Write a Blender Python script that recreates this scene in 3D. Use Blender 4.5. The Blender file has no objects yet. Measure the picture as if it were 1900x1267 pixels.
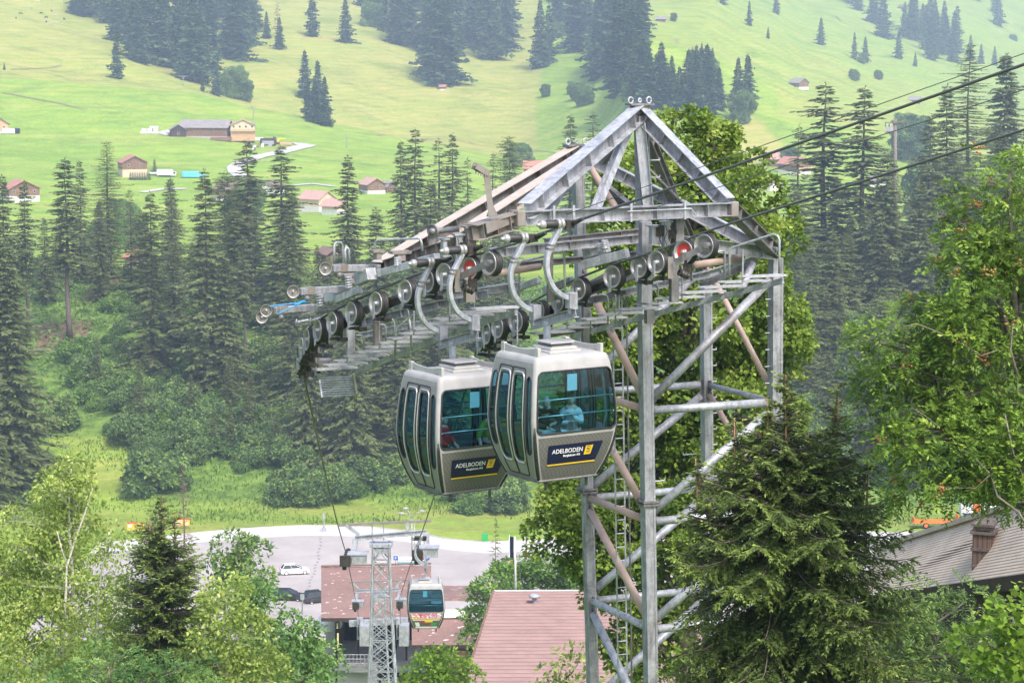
import bpy, math, random
import numpy as np
from mathutils import Vector, Matrix
R = math.radians
scene = bpy.context.scene
# ---------------------------------------------------------------- camera
FPX = 4500.0
PITCH = math.atan(573.5 / FPX)
cam_d = bpy.data.cameras.new('camera')
cam_d.sensor_width = 36.0
cam_d.lens = 36.0 * FPX / 1900.0
cam_d.clip_start = 0.5
cam_d.clip_end = 12000
cam = bpy.data.objects.new('camera', cam_d)
scene.collection.objects.link(cam)
cam.location = (0, 0, 0)
cam.rotation_euler = (math.pi / 2 - PITCH, 0, 0)
scene.camera = cam
scene.render.resolution_x = 1024
scene.render.resolution_y = 682
# ---------------------------------------------------------------- sky, sun, exposure
SUN_EL, SUN_AZ = R(52), R(150)      # azimuth measured clockwise from +Y (north)
world = bpy.data.worlds.new('World')
scene.world = world
world.use_nodes = True
nt = world.node_tree
sky = nt.nodes.new('ShaderNodeTexSky')
sky.sky_type = 'NISHITA'
sky.sun_disc = False
sky.sun_elevation = SUN_EL
sky.sun_rotation = SUN_AZ
sky.air_density = 1.0
sky.dust_density = 4.0
sky.ozone_density = 1.0
bg = nt.nodes['Background']
bg.inputs['Strength'].default_value = 0.15
nt.links.new(sky.outputs[0], bg.inputs[0])
sun_d = bpy.data.lights.new('sun', 'SUN')
sun_d.energy = 1.5
sun_d.angle = R(14)
sun_d.color = (1.0, 0.95, 0.88)
sun = bpy.data.objects.new('sun', sun_d)
scene.collection.objects.link(sun)
sd = Vector((math.sin(SUN_AZ) * math.cos(SUN_EL), math.cos(SUN_AZ) * math.cos(SUN_EL), math.sin(SUN_EL)))
sun.rotation_euler = sd.to_track_quat('Z', 'Y').to_euler()
sun.location = (0, 0, 60)
scene.view_settings.view_transform = 'Standard'
scene.view_settings.look = 'None'
scene.view_settings.gamma = 1.0
scene.view_settings.exposure = 1.2
# ---------------------------------------------------------------- helpers
col = scene.collection
CP, SP = math.cos(PITCH), math.sin(PITCH)
def ray(px, py):
    rx = (px - 950.0) / FPX
    ry = -(py - 633.5) / FPX
    return Vector((rx, CP + ry * SP, -SP + ry * CP))
def P(px, py, Y):
    d = ray(px, py)
    return d * (Y / d.y)
def proj(v):
    x, y, z = v
    dep = y * CP - z * SP
    up = y * SP + z * CP
    return 950 + FPX * x / dep, 633.5 - FPX * up / dep
def atz(px, Y, z):
    """point at depth Y and height z seen in image column px"""
    x = (px - 950.0) / FPX * (Y * CP - z * SP)
    return Vector((x, Y, z))
RL = {}
def tag(o, label=None, cat=None, group=None, kind=None):
    if label: o['label'] = label
    if cat: o['category'] = cat
    if group: o['group'] = group
    if kind: o['kind'] = kind
    return o
def thing(name, label, cat, loc=(0, 0, 0), rz=0, group=None, s=1.0):
    o = bpy.data.objects.new(name, None)
    o.empty_display_size = 0.3
    col.objects.link(o)
    o.location = loc
    o.rotation_euler = (0, 0, rz)
    o.scale = (s, s, s) if not isinstance(s, tuple) else s
    RL[o.name] = Vector(loc)
    return tag(o, label, cat, group)
def rloc(p):
    v = Vector((0, 0, 0))
    while p is not None:
        v += RL.get(p.name, Vector((0, 0, 0)))
        p = p.parent
    return v
def copy_tree(o, parent=None):
    c = o.copy()
    col.objects.link(c)
    if parent is not None: c.parent = parent
    for ch in list(o.children): copy_tree(ch, c)
    return c
def place(proto, loc, rz, s, label, group=None, first=[set()]):
    """first use of a prototype moves the prototype itself, later uses copy it"""
    if proto.name in first[0]:
        o = copy_tree(proto)
    else:
        first[0].add(proto.name); o = proto
    o.location = loc
    o.rotation_euler = (0, 0, rz)
    o.scale = (s, s, s) if not isinstance(s, tuple) else s
    if label: o['label'] = label
    if group: o['group'] = group
    elif 'group' in o.keys(): del o['group']
    return o
def ortho(d):
    d = d.normalized()
    u = Vector((0, 0, 1))
    if abs(d.z) > 0.95: u = Vector((0, 1, 0))
    a = d.cross(u).normalized()
    return a, a.cross(d).normalized()
class MB:
    def __init__(s): s.v = []; s.f = []; s.m = []
    def add(s, vs, fs, m=0):
        b = len(s.v)
        s.v += [tuple(x) for x in vs]
        s.f += [tuple(i + b for i in f) for f in fs]
        s.m += [m] * len(fs)
        return s
    def box(s, c, size, ax=None, m=0):
        c = Vector(c); X, Y, Z = ax if ax else (Vector((1, 0, 0)), Vector((0, 1, 0)), Vector((0, 0, 1)))
        X = X * size[0] / 2; Y = Y * size[1] / 2; Z = Z * size[2] / 2
        vs = [c - X - Y - Z, c + X - Y - Z, c + X + Y - Z, c - X + Y - Z, c - X - Y + Z, c + X - Y + Z, c + X + Y + Z, c - X + Y + Z]
        return s.add(vs, [(0, 3, 2, 1), (4, 5, 6, 7), (0, 1, 5, 4), (1, 2, 6, 5), (2, 3, 7, 6), (3, 0, 4, 7)], m)
    def beam(s, a, b, w, h, m=0, up=None):
        a = Vector(a); b = Vector(b); d = b - a
        if up is None: sx, u = ortho(d)
        else: sx = d.normalized().cross(up).normalized(); u = sx.cross(d.normalized())
        return s.box((a + b) / 2, (d.length, w, h), (d.normalized(), sx, u), m)
    def ibeam(s, a, b, w, h, t=0.014, m=0, up=None):
        a = Vector(a); b = Vector(b); d = b - a
        if up is None: sx, u = ortho(d)
        else: sx = d.normalized().cross(up).normalized(); u = sx.cross(d.normalized())
        c = (a + b) / 2; L = d.length; ax = (d.normalized(), sx, u)
        s.box(c + u * (h / 2 - t / 2), (L, w, t), ax, m)
        s.box(c - u * (h / 2 - t / 2), (L, w, t), ax, m)
        s.box(c, (L - 0.004, t * .8, h - 2 * t), ax, m)
        return s
    def tube(s, a, b, r0, r1=None, n=10, m=0, caps=True):
        a = Vector(a); b = Vector(b); r1 = r0 if r1 is None else r1
        x, y = ortho(b - a)
        vs = []
        for p, r in ((a, r0), (b, r1)):
            for i in range(n):
                t = 2 * math.pi * i / n
                vs.append(p + x * math.cos(t) * r + y * math.sin(t) * r)
        fs = [(i, i + n, (i + 1) % n + n, (i + 1) % n) for i in range(n)]
        if caps: fs += [tuple(range(n)), tuple(range(2 * n - 1, n - 1, -1))]
        return s.add(vs, fs, m)
    def path(s, pts, r, n=8, m=0, caps=True):
        pts = [Vector(p) for p in pts]; k = len(pts)
        rs = r if isinstance(r, (list, tuple)) else [r] * k
        vs = []; px = None
        for i, p in enumerate(pts):
            d = (pts[min(i + 1, k - 1)] - pts[max(i - 1, 0)])
            if d.length < 1e-6: d = Vector((0, 0, 1))
            d.normalize()
            if px is None: x, y = ortho(d)
            else:
                x = px - d * px.dot(d); x.normalize(); y = x.cross(d)
            px = x
            for j in range(n):
                t = 2 * math.pi * j / n
                vs.append(p + x * math.cos(t) * rs[i] + y * math.sin(t) * rs[i])
        fs = []
        for i in range(k - 1):
            for j in range(n):
                a = i * n + j; b = i * n + (j + 1) % n
                fs.append((a, a + n, b + n, b))
        if caps: fs += [tuple(range(n)), tuple(range(k * n - 1, (k - 1) * n - 1, -1))]
        return s.add(vs, fs, m)
    def rpath(s, pts, w, h, side, m=0):
        """rectangular section swept along pts; side = width direction"""
        pts = [Vector(p) for p in pts]; k = len(pts); vs = []
        for i, p in enumerate(pts):
            d = (pts[min(i + 1, k - 1)] - pts[max(i - 1, 0)]).normalized()
            sx = (side - d * side.dot(d)).normalized(); u = sx.cross(d)
            for a, b in ((-1, -1), (1, -1), (1, 1), (-1, 1)): vs.append(p + sx * a * w / 2 + u * b * h / 2)
        fs = [(0, 3, 2, 1), tuple(4 * (k - 1) + j for j in range(4))]
        for i in range(k - 1):
            for j in range(4):
                a = 4 * i + j; b = 4 * i + (j + 1) % 4
                fs.append((a, b, b + 4, a + 4))
        return s.add(vs, fs, m)
    def lathe(s, c, axis, prof, n=20, m=0, up=None):
        """prof: list of (radius, offset along axis)"""
        c = Vector(c); axis = Vector(axis).normalized(); x, y = ortho(axis); vs = []
        for r, o in prof:
            for i in range(n):
                t = 2 * math.pi * i / n
                vs.append(c + axis * o + x * math.cos(t) * r + y * math.sin(t) * r)
        k = len(prof); fs = []
        for i in range(k - 1):
            for j in range(n):
                a = i * n + j; b = i * n + (j + 1) % n
                fs.append((a, b, b + n, a + n))
        return s.add(vs, fs, m)
    def prism(s, poly, ext, m=0):
        poly = [Vector(p) for p in poly]; ext = Vector(ext); n = len(poly)
        vs = poly + [p + ext for p in poly]
        fs = [tuple(range(n)), tuple(range(2 * n - 1, n - 1, -1))] + [(i, i + n, (i + 1) % n + n, (i + 1) % n) for i in range(n)]
        return s.add(vs, fs, m)
    def build(s, name, mat, parent=None, smooth=False, bev=0.0):
        off = rloc(parent)
        me = bpy.data.meshes.new(name)
        me.from_pydata([(x - off.x, y - off.y, z - off.z) for x, y, z in s.v], [], s.f)
        mats = mat if isinstance(mat, (list, tuple)) else [mat]
        for mm in mats: me.materials.append(mm)
        if len(mats) > 1: me.polygons.foreach_set('material_index', s.m)
        if smooth: me.polygons.foreach_set('use_smooth', [True] * len(me.polygons))
        me.update()
        o = bpy.data.objects.new(name, me)
        col.objects.link(o)
        if parent is not None: o.parent = parent
        if smooth == 'auto':
            pass
        if bev:
            md = o.modifiers.new('bevel', 'BEVEL'); md.width = bev; md.segments = 2; md.limit_method = 'ANGLE'
        return o
def fixnormals(o):
    import bmesh
    bm = bmesh.new(); bm.from_mesh(o.data); bmesh.ops.recalc_face_normals(bm, faces=bm.faces); bm.to_mesh(o.data); bm.free()
    return o
def quads_obj(name, V, mat, parent=None, var=None):
    """V: (N,4,3) array of quads -> one mesh"""
    V = np.asarray(V, dtype=np.float32); N = len(V)
    off = rloc(parent)
    V = V - np.array(off, dtype=np.float32)
    me = bpy.data.meshes.new(name)
    me.vertices.add(N * 4); me.loops.add(N * 4); me.polygons.add(N)
    me.vertices.foreach_set('co', V.reshape(-1))
    me.loops.foreach_set('vertex_index', np.arange(N * 4, dtype=np.int32))
    me.polygons.foreach_set('loop_start', np.arange(0, N * 4, 4, dtype=np.int32))
    me.polygons.foreach_set('loop_total', np.full(N, 4, dtype=np.int32))
    if var is not None:
        a = me.attributes.new('var', 'FLOAT', 'FACE')
        a.data.foreach_set('value', np.asarray(var, dtype=np.float32))
    me.materials.append(mat)
    me.update(calc_edges=True)
    o = bpy.data.objects.new(name, me)
    col.objects.link(o)
    if parent is not None: o.parent = parent
    return o
def unit(a): return a / (np.linalg.norm(a, axis=-1, keepdims=True) + 1e-9)
def rhombs(C, D, L, W, rng, up_bias=0.6, fold=0.0):
    """leaf shaped quads: base C, direction D (unit), length L, width W"""
    N = len(C)
    nrm = rng.normal(size=(N, 3)); nrm[:, 2] = np.abs(nrm[:, 2]) + up_bias
    side = unit(np.cross(D, unit(nrm)))
    L = np.broadcast_to(np.asarray(L).reshape(-1, 1), (N, 1)); W = np.broadcast_to(np.asarray(W).reshape(-1, 1), (N, 1))
    mid = C + D * L * 0.45
    V = np.stack([C, mid + side * W / 2, C + D * L, mid - side * W / 2], axis=1)
    return V
# ---------------------------------------------------------------- materials
def newmat(name):
    m = bpy.data.materials.new(name); m.use_nodes = True
    return m, m.node_tree, m.node_tree.nodes['Principled BSDF']
def ramp(nt_, fac, stops):
    r = nt_.nodes.new('ShaderNodeValToRGB')
    e = r.color_ramp.elements
    while len(e) < len(stops): e.new(0.5)
    for i, (p, c) in enumerate(stops):
        e[i].position = p; e[i].color = (c[0], c[1], c[2], 1)
    nt_.links.new(fac, r.inputs[0])
    return r.outputs[0]
def noise(nt_, scale, detail=4, rough=0.6, coord='Object', dist=0, stretch=None):
    tc = nt_.nodes.new('ShaderNodeTexCoord')
    n = nt_.nodes.new('ShaderNodeTexNoise')
    n.inputs['Scale'].default_value = scale; n.inputs['Detail'].default_value = detail
    n.inputs['Roughness'].default_value = rough; n.inputs['Distortion'].default_value = dist
    src = tc.outputs[coord]
    if stretch:
        mp = nt_.nodes.new('ShaderNodeMapping'); mp.inputs['Scale'].default_value = stretch
        nt_.links.new(src, mp.inputs[0]); src = mp.outputs[0]
    nt_.links.new(src, n.inputs['Vector'])
    return n.outputs['Fac']
def mix(nt_, a, b, f, mode='MIX'):
    m = nt_.nodes.new('ShaderNodeMix'); m.data_type = 'RGBA'; m.blend_type = mode
    for i, v in ((6, a), (7, b)):
        if isinstance(v, (tuple, list)): m.inputs[i].default_value = (v[0], v[1], v[2], 1)
        else: nt_.links.new(v, m.inputs[i])
    if isinstance(f, (int, float)): m.inputs[0].default_value = f
    else: nt_.links.new(f, m.inputs[0])
    return m.outputs[2]
def bump(nt_, b, h, strength=0.3, dist=0.02):
    bn = nt_.nodes.new('ShaderNodeBump'); bn.inputs['Strength'].default_value = strength; bn.inputs['Distance'].default_value = dist
    nt_.links.new(h, bn.inputs['Height']); nt_.links.new(bn.outputs[0], b.inputs['Normal'])
def surf(name, c1, c2=None, rough=0.6, metal=0.0, scale=3.0, c3=None, bmp=0.0, spec=0.5, coord='Object', stretch=None, lo=.35, hi=.65):
    m, t, b = newmat(name)
    b.inputs['Roughness'].default_value = rough; b.inputs['Metallic'].default_value = metal
    b.inputs['Specular IOR Level'].default_value = spec
    if c2 is None: b.inputs['Base Color'].default_value = (*c1, 1); 
    else:
        f = noise(t, scale, 5, 0.65, coord, stretch=stretch)
        st = [(lo, c1), (hi, c2)] + ([(min(hi + .12, 1), c3)] if c3 else [])
        t.links.new(ramp(t, f, st), b.inputs['Base Color'])
        if bmp: bump(t, b, f, bmp)
    return m
def foliage(name, stops, trans=0.25, rough=0.6, obj_rand=0.25):
    """stops on the per-leaf attribute 'var', shifted a little per object"""
    m, t, b = newmat(name)
    a = t.nodes.new('ShaderNodeAttribute'); a.attribute_name = 'var'
    oi = t.nodes.new('ShaderNodeObjectInfo')
    ma = t.nodes.new('ShaderNodeMath'); ma.operation = 'MULTIPLY_ADD'
    t.links.new(oi.outputs['Random'], ma.inputs[0]); ma.inputs[1].default_value = obj_rand
    t.links.new(a.outputs['Fac'], ma.inputs[2])
    sb = t.nodes.new('ShaderNodeMath'); sb.operation = 'SUBTRACT'; t.links.new(ma.outputs[0], sb.inputs[0]); sb.inputs[1].default_value = obj_rand / 2
    c = ramp(t, sb.outputs[0], stops)
    t.links.new(c, b.inputs['Base Color'])
    b.inputs['Roughness'].default_value = rough
    b.inputs['Specular IOR Level'].default_value = 0.3
    out = t.nodes['Material Output']
    tr = t.nodes.new('ShaderNodeBsdfTranslucent'); t.links.new(mix(t, c, (1.0, 1.0, 0.35), 0.12, 'MIX'), tr.inputs[0])
    ms = t.nodes.new('ShaderNodeMixShader'); ms.inputs[0].default_value = trans
    t.links.new(b.outputs[0], ms.inputs[1]); t.links.new(tr.outputs[0], ms.inputs[2]); t.links.new(ms.outputs[0], out.inputs[0])
    return m
M = {}
def galv(name, lo, hi, top, rust=.0, rough=.48):
    """zinc with large blotches, fine spangle, dull streaks and a few brown runs"""
    m, t, b = newmat(name)
    n1 = noise(t, 2.2, 6, .7, dist=.6); n2 = noise(t, 22, 3, .6); n3 = noise(t, 3.0, 5, .7, stretch=(3.5, 3.5, .5)); n4 = noise(t, 1.3, 6, .75)
    base = ramp(t, n1, [(.34, lo), (.5, hi), (.68, top)])
    base = mix(t, base, ramp(t, n2, [(.3, (.82, .82, .83)), (.7, (1.12, 1.12, 1.12))]), .8, 'MULTIPLY')
    base = mix(t, base, ramp(t, n3, [(.38, (.62, .60, .58)), (.56, (1, 1, 1))]), .75, 'MULTIPLY')
    rf = ramp(t, n4, [(.60 - rust, (0, 0, 0)), (.70 - rust, (1, 1, 1))])
    mm = t.nodes.new('ShaderNodeMath'); mm.operation = 'MULTIPLY'; t.links.new(rf, mm.inputs[0]); mm.inputs[1].default_value = .6
    t.links.new(mix(t, base, (.20, .125, .085), mm.outputs[0]), b.inputs['Base Color'])
    t.links.new(ramp(t, n2, [(.3, (rough - .1,) * 3), (.7, (rough + .15,) * 3)]), b.inputs['Roughness']); b.inputs['Metallic'].default_value = .35
    bump(t, b, n2, .08, .003)
    return m
M['galv'] = galv('galvanised_steel', (.22, .22, .235), (.36, .37, .41), (.47, .48, .52), .0)
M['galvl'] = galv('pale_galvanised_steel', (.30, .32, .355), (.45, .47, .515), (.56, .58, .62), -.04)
M['galvd'] = galv('dull_weathered_steel', (.12, .118, .122), (.20, .198, .203), (.27, .265, .27), .05, .55)
M['rusty'] = surf('brown_stained_steel', (.22, .185, .165), (.27, .25, .235), .65, .2, 3.5, (.33, .32, .315), .05)
M['tan'] = surf('tan_stained_flange', (.42, .36, .31), (.50, .44, .39), .6, .15, 4, (.52, .50, .49))
M['rusttube'] = surf('pinkish_brown_tube', (.42, .29, .23), (.48, .37, .32), .6, .1, 3, (.50, .45, .43))
M['black'] = surf('black_rubber', (.018, .018, .02), (.035, .034, .034), .55, 0, 20)
M['darkmetal'] = surf('greasy_dark_metal', (.03, .028, .026), (.09, .08, .07), .5, .5, 12, (.16, .11, .08))
M['wheel'] = surf('cast_wheel_metal', (.33, .325, .32), (.43, .425, .42), .4, .4, 15)
M['wheelin'] = surf('wheel_dish_metal', (.17, .165, .16), (.27, .26, .25), .5, .3, 9)
M['red'] = surf('red_painted_disc', (.55, .03, .03), (.62, .05, .04), .45, 0, 10)
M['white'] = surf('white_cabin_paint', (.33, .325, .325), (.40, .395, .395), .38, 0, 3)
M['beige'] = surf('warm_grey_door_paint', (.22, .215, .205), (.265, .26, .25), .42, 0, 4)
M['rope'] = surf('steel_rope', (.09, .09, .095), (.17, .17, .18), .5, .5, 60)
M['thinrope'] = surf('grey_cable', (.12, .125, .13), (.18, .185, .19), .5, .3, 30)
M['bark'] = surf('spruce_bark', (.10, .075, .06), (.19, .15, .13), .9, 0, 6, (.26, .22, .20), .4)
M['barkl'] = surf('grey_bark', (.13, .11, .09), (.24, .21, .18), .9, 0, 9, (.32, .29, .25), .4)
M['birchbark'] = surf('birch_bark', (.10, .085, .07), (.48, .44, .38), .75, 0, 7, (.60, .57, .50), .2, stretch=(1, 1, 2.5), lo=.33, hi=.42)
# the foliage greens
M['f_spruce'] = foliage('spruce_needles', [(0, (0.056, 0.084, 0.026)), (0.35, (0.118, 0.151, 0.041)), (0.7, (0.137, 0.172, 0.063)), (1, (0.187, 0.223, 0.083))], .12)
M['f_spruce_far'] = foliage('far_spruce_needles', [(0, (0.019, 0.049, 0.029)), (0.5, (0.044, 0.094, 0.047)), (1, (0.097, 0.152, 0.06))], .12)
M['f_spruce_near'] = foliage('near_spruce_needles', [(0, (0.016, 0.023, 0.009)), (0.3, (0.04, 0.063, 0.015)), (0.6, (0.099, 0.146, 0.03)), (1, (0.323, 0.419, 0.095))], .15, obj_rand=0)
M['f_larch'] = foliage('larch_needles', [(0, (0.08, 0.121, 0.028)), (0.5, (0.173, 0.229, 0.05)), (1, (0.279, 0.33, 0.076))], .25)
M['f_shrub'] = foliage('shrub_leaves', [(0, (0.055, 0.111, 0.037)), (0.4, (0.12, 0.207, 0.059)), (0.75, (0.213, 0.319, 0.08)), (1, (0.333, 0.446, 0.107))], .25)
M['f_shrubl'] = foliage('light_shrub_leaves', [(0, (0.055, 0.121, 0.028)), (0.4, (0.121, 0.231, 0.044)), (0.75, (0.198, 0.33, 0.066)), (1, (0.297, 0.429, 0.099))], .3)
M['f_maple'] = foliage('maple_leaves', [(0, (0.05, 0.099, 0.015)), (0.35, (0.104, 0.184, 0.024)), (0.65, (0.187, 0.288, 0.039)), (0.88, (0.307, 0.393, 0.06)), (1, (0.277, 0.334, 0.086))], .3)
M['f_rowan'] = foliage('rowan_leaves', [(0, (0.067, 0.133, 0.022)), (0.4, (0.161, 0.276, 0.039)), (0.75, (0.304, 0.437, 0.062)), (1, (0.513, 0.606, 0.125))], .3)
M['f_birch'] = foliage('birch_leaves', [(0, (0.108, 0.171, 0.031)), (0.4, (0.23, 0.319, 0.064)), (0.75, (0.367, 0.46, 0.106)), (1, (0.613, 0.669, 0.226))], .35)
M['f_lime'] = foliage('bright_leaves', [(0, (.06, .13, .012)), (.4, (.14, .26, .02)), (.75, (.22, .36, .035)), (1, (.32, .44, .07))], .35)
M['f_ash'] = foliage('ash_leaves', [(0, (0.041, 0.101, 0.027)), (0.4, (0.088, 0.189, 0.047)), (0.75, (0.149, 0.284, 0.068)), (1, (0.27, 0.405, 0.108))], .3)
M['f_dead'] = foliage('dead_needles', [(0, (.12, .055, .035)), (.5, (.22, .11, .075)), (1, (.30, .17, .12))], .1)
M['berries'] = surf('orange_berries', (.30, .13, .05), (.40, .20, .08), .6, 0, 30)
# ================================================================ TERRAIN
# image row at which the ground of a given depth shows, per image column
TY = [0, 20, 35, 46, 100, 150, 205, 250, 300]
TZ = [-1.9, -7.5, -13, -17, -31, -44, -58, -69, -76.5]
FY = [372, 385, 410, 440, 480, 520, 620, 750, 850, 950, 1050, 1150, 1250, 1330, 1500, 1800, 1900, 2300, 2600, 2750, 3300, 4500]
FT = {
 -1400: [985, 950, 830, 700, 560, 500, 480, 440, 390, 310, 220, 140, 80, 50, -20, -120, -150, -260, -320, -350, -450, -700],
 0: [985, 950, 830, 700, 560, 500, 480, 440, 390, 315, 240, 150, 110, 75, 10, -90, -120, -230, -300, -330, -430, -700],
 200: [980, 945, 825, 690, 555, 500, 478, 438, 392, 318, 248, 160, 136, 108, 40, -60, -90, -200, -270, -300, -400, -700],
 350: [975, 945, 820, 690, 560, 500, 472, 432, 400, 322, 256, 170, 168, 140, 70, -30, -60, -170, -240, -280, -380, -650],
 500: [972, 942, 825, 695, 570, 510, 471, 430, 392, 328, 268, 208, 210, 170, 85, -10, -40, -150, -220, -260, -360, -640],
 640: [968, 940, 830, 700, 580, 520, 470, 430, 385, 335, 282, 236, 240, 200, 105, 5, -20, -120, -200, -230, -330, -620],
 800: [968, 936, 830, 700, 580, 520, 470, 430, 388, 342, 298, 264, 266, 230, 140, 30, 5, -100, -170, -210, -300, -600],
 950: [968, 935, 830, 700, 580, 520, 470, 430, 390, 350, 312, 288, 286, 240, 155, 45, 20, -80, -150, -180, -280, -580],
 1100: [968, 935, 830, 700, 580, 515, 467, 430, 395, 350, 306, 270, 240, 200, 125, 35, 15, -60, -120, -150, -240, -520],
 1190: [968, 935, 830, 700, 580, 510, 465, 430, 400, 345, 280, 190, 76, 82, 40, 5, 8, -50, -100, -130, -200, -500],
 1290: [970, 938, 835, 700, 580, 510, 465, 430, 400, 345, 280, 200, 100, 106, 60, -5, 0, -50, -90, -120, -180, -480],
 1390: [975, 945, 830, 700, 580, 510, 465, 430, 400, 348, 295, 225, 148, 154, 110, 38, 44, -10, -50, -75, -140, -450],
 1500: [978, 946, 830, 700, 580, 510, 467, 433, 402, 350, 300, 245, 188, 194, 158, 92, 98, 40, 0, -30, -100, -440],
 1640: [985, 950, 830, 700, 580, 510, 470, 440, 405, 356, 315, 278, 232, 236, 205, 148, 152, 80, 30, 5, -70, -430],
 1760: [985, 950, 830, 700, 570, 505, 472, 442, 408, 362, 330, 305, 285, 280, 250, 190, 192, 110, 40, 30, -50, -420],
 1900: [985, 950, 830, 700, 560, 500, 475, 445, 410, 370, 345, 325, 310, 300, 265, 205, 205, 140, 92, 84, -30, -420],
 3300: [985, 950, 830, 700, 560, 500, 475, 445, 410, 370, 345, 325, 310, 300, 265, 205, 205, 140, 92, 84, -30, -420],
}
import bisect
FPXs = np.array(sorted(FT)); FTab = np.array([FT[k] for k in FPXs], dtype=float)
FPL = list(FPXs.astype(float)); FL = [list(r) for r in FTab]
def pchip(xs, ys, x):
    return np.interp(x, xs, ys)
def py_far(px, Y):
    row = np.array([np.interp(px, FPXs, FTab[:, j]) for j in range(len(FY))])
    return np.interp(Y, FY, row)
def z_of(px, py, Y):
    ry = -(py - 633.5) / FPX
    return (-SP + ry * CP) * Y / (CP + ry * SP)
ZK = {}
def ground_z(X, Y):
    """terrain height; X, Y world"""
    if Y <= 372:
        z = float(np.interp(Y, TY + [372], TZ + [-76.5]))
        return z
    px = 950 + FPX * X / Y * 0.99
    i = min(max(bisect.bisect_right(FPL, px) - 1, 0), len(FPL) - 2)
    t = min(max((px - FPL[i]) / (FPL[i + 1] - FPL[i]), 0), 1); t = t * t * (3 - 2 * t) * .5 + t * .5
    j = min(max(bisect.bisect_right(FY, Y) - 1, 0), len(FY) - 2)
    k = min((Y - FY[j]) / (FY[j + 1] - FY[j]), 1)
    out = []
    for q in (j, j + 1):
        out.append(-76.5 if q == 0 else z_of(px, FL[i][q] * (1 - t) + FL[i + 1][q] * t, FY[q]))
    return out[0] * (1 - k) + out[1] * k
def undul(X, Y):
    k = min(max((Y - 800) / 500, 0), 1)
    n = math.sin(X / 57 + 1.3 * math.sin(Y / 83)) * math.cos(Y / 71 + .7) + .5 * math.sin(X / 23 + Y / 31)
    m = math.sin(X / 7.3 + math.sin(Y / 9.1)) * math.cos(Y / 6.1 + X / 19)
    s = 1 if 385 < Y < 530 else 0
    e = min(max((385 - Y) / 10, 0), 1) if Y < 385 else 0
    near = min(max((290 - Y) / 40, 0), 1)
    return 2.6 * k * n + .5 * s * m + .3 * near * m
def gz(X, Y): return ground_z(X, Y) + undul(X, Y)
def ground_at(px, py, ymin=380, ymax=4400):
    """first terrain point hit by the ray of an image point"""
    d = ray(px, py)
    prev = None
    Y = ymin
    while Y < ymax:
        p = d * (Y / d.y)
        if p.z <= gz(p.x, Y):
            lo, hi = (prev or Y), Y
            for _ in range(12):
                mid = (lo + hi) / 2; q = d * (mid / d.y)
                if q.z <= gz(q.x, mid): hi = mid
                else: lo = mid
            q = d * (hi / d.y)
            return Vector((q.x, hi, gz(q.x, hi)))
        prev = Y
        Y += max(3, Y * 0.006)
    q = d * (ymax / d.y)
    return Vector((q.x, ymax, gz(q.x, ymax)))
ys = list(np.concatenate([np.linspace(-40, 0, 5)[:-1], np.linspace(0, 300, 61), np.linspace(305, 372, 6), np.linspace(376, 600, 70)[0:], np.linspace(608, 2000, 150), np.geomspace(2030, 4500, 30)]))
us = np.linspace(-1, 1, 241)
us = np.sign(us) * (0.55 * np.abs(us) + 0.45 * np.abs(us) ** 3)
V = []; zone = []; dry = []; earth = []
def inpoly(x, y, poly):
    c = False; n = len(poly)
    for i in range(n):
        x1, y1 = poly[i]; x2, y2 = poly[(i + 1) % n]
        if (y1 > y) != (y2 > y) and x < (x2 - x1) * (y - y1) / (y2 - y1) + x1: c = not c
    return c
for Y in ys:
    half = 90 + 0.42 * max(Y, 0)
    for u in us:
        X = u * half
        z = gz(X, max(Y, 0)) - 0.0
        if Y < 0: z = -1.9 - Y * 0.05
        V.append((X, Y, z))
        pxy = proj((X, Y, z)) if Y > 1 else (0, 2000)
        zn = 1.0 if 388 < Y < 545 else 0.0
        if 366 < Y <= 388: zn = .4
        if 505 < Y < 545: zn = (545 - Y) / 40
        if Y < 290: zn = .7
        # the mown field and the drier strips
        d = 0.0
        if inpoly(pxy[0], pxy[1], [(1250, 330), (1330, 260), (1400, 215), (1470, 290), (1380, 320), (1330, 345)]) and Y > 800: d = 1.0
        elif Y > 1150 and pxy[0] < 1000: d = 0.7
        elif 1000 < Y < 1250 and pxy[0] > 1440 and 140 < pxy[1] < 200 + (pxy[0] - 1440) * .25: d = 0.5
        elif 1250 < Y < 1800 and pxy[0] > 1150: d = .3
        elif 1800 <= Y and pxy[0] > 1150: d = .15
        if 380 < Y < 412 and 90 < pxy[0] < 270: zn = .15; d = .35
        if 372 <= Y < 395: d = max(d, .35)
        zone.append(zn); dry.append(d)
        earth.append(1.0 if 395 < Y < 520 and (inpoly(pxy[0], pxy[1], [(60, 610), (95, 595), (165, 600), (175, 640), (130, 655), (70, 650)]) or inpoly(pxy[0], pxy[1], [(455, 690), (500, 675), (520, 700), (480, 740), (440, 735)]) or inpoly(pxy[0], pxy[1], [(170, 520), (220, 515), (210, 560), (160, 555)])) else 0.0)
nc = len(us); F = []
for i in range(len(ys) - 1):
    for j in range(nc - 1):
        a = i * nc + j
        F.append((a, a + 1, a + nc + 1, a + nc))
me = bpy.data.meshes.new('ground'); me.from_pydata(V, [], F)
me.polygons.foreach_set('use_smooth', [True] * len(F))
for nm, arr in (('zone', zone), ('dry', dry), ('earth', earth)):
    a = me.attributes.new(nm, 'FLOAT', 'POINT'); a.data.foreach_set('value', arr)
m, t, b = newmat('meadow_and_forest_floor')
def attr(t, n):
    a = t.nodes.new('ShaderNodeAttribute'); a.attribute_name = n; return a.outputs['Fac']
n1 = noise(t, .010, 6, .6); n2 = noise(t, .05, 5, .7); n3 = noise(t, .9, 5, .7); n4 = noise(t, .35, 6, .75, stretch=(1, 1.0, 1))
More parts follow.
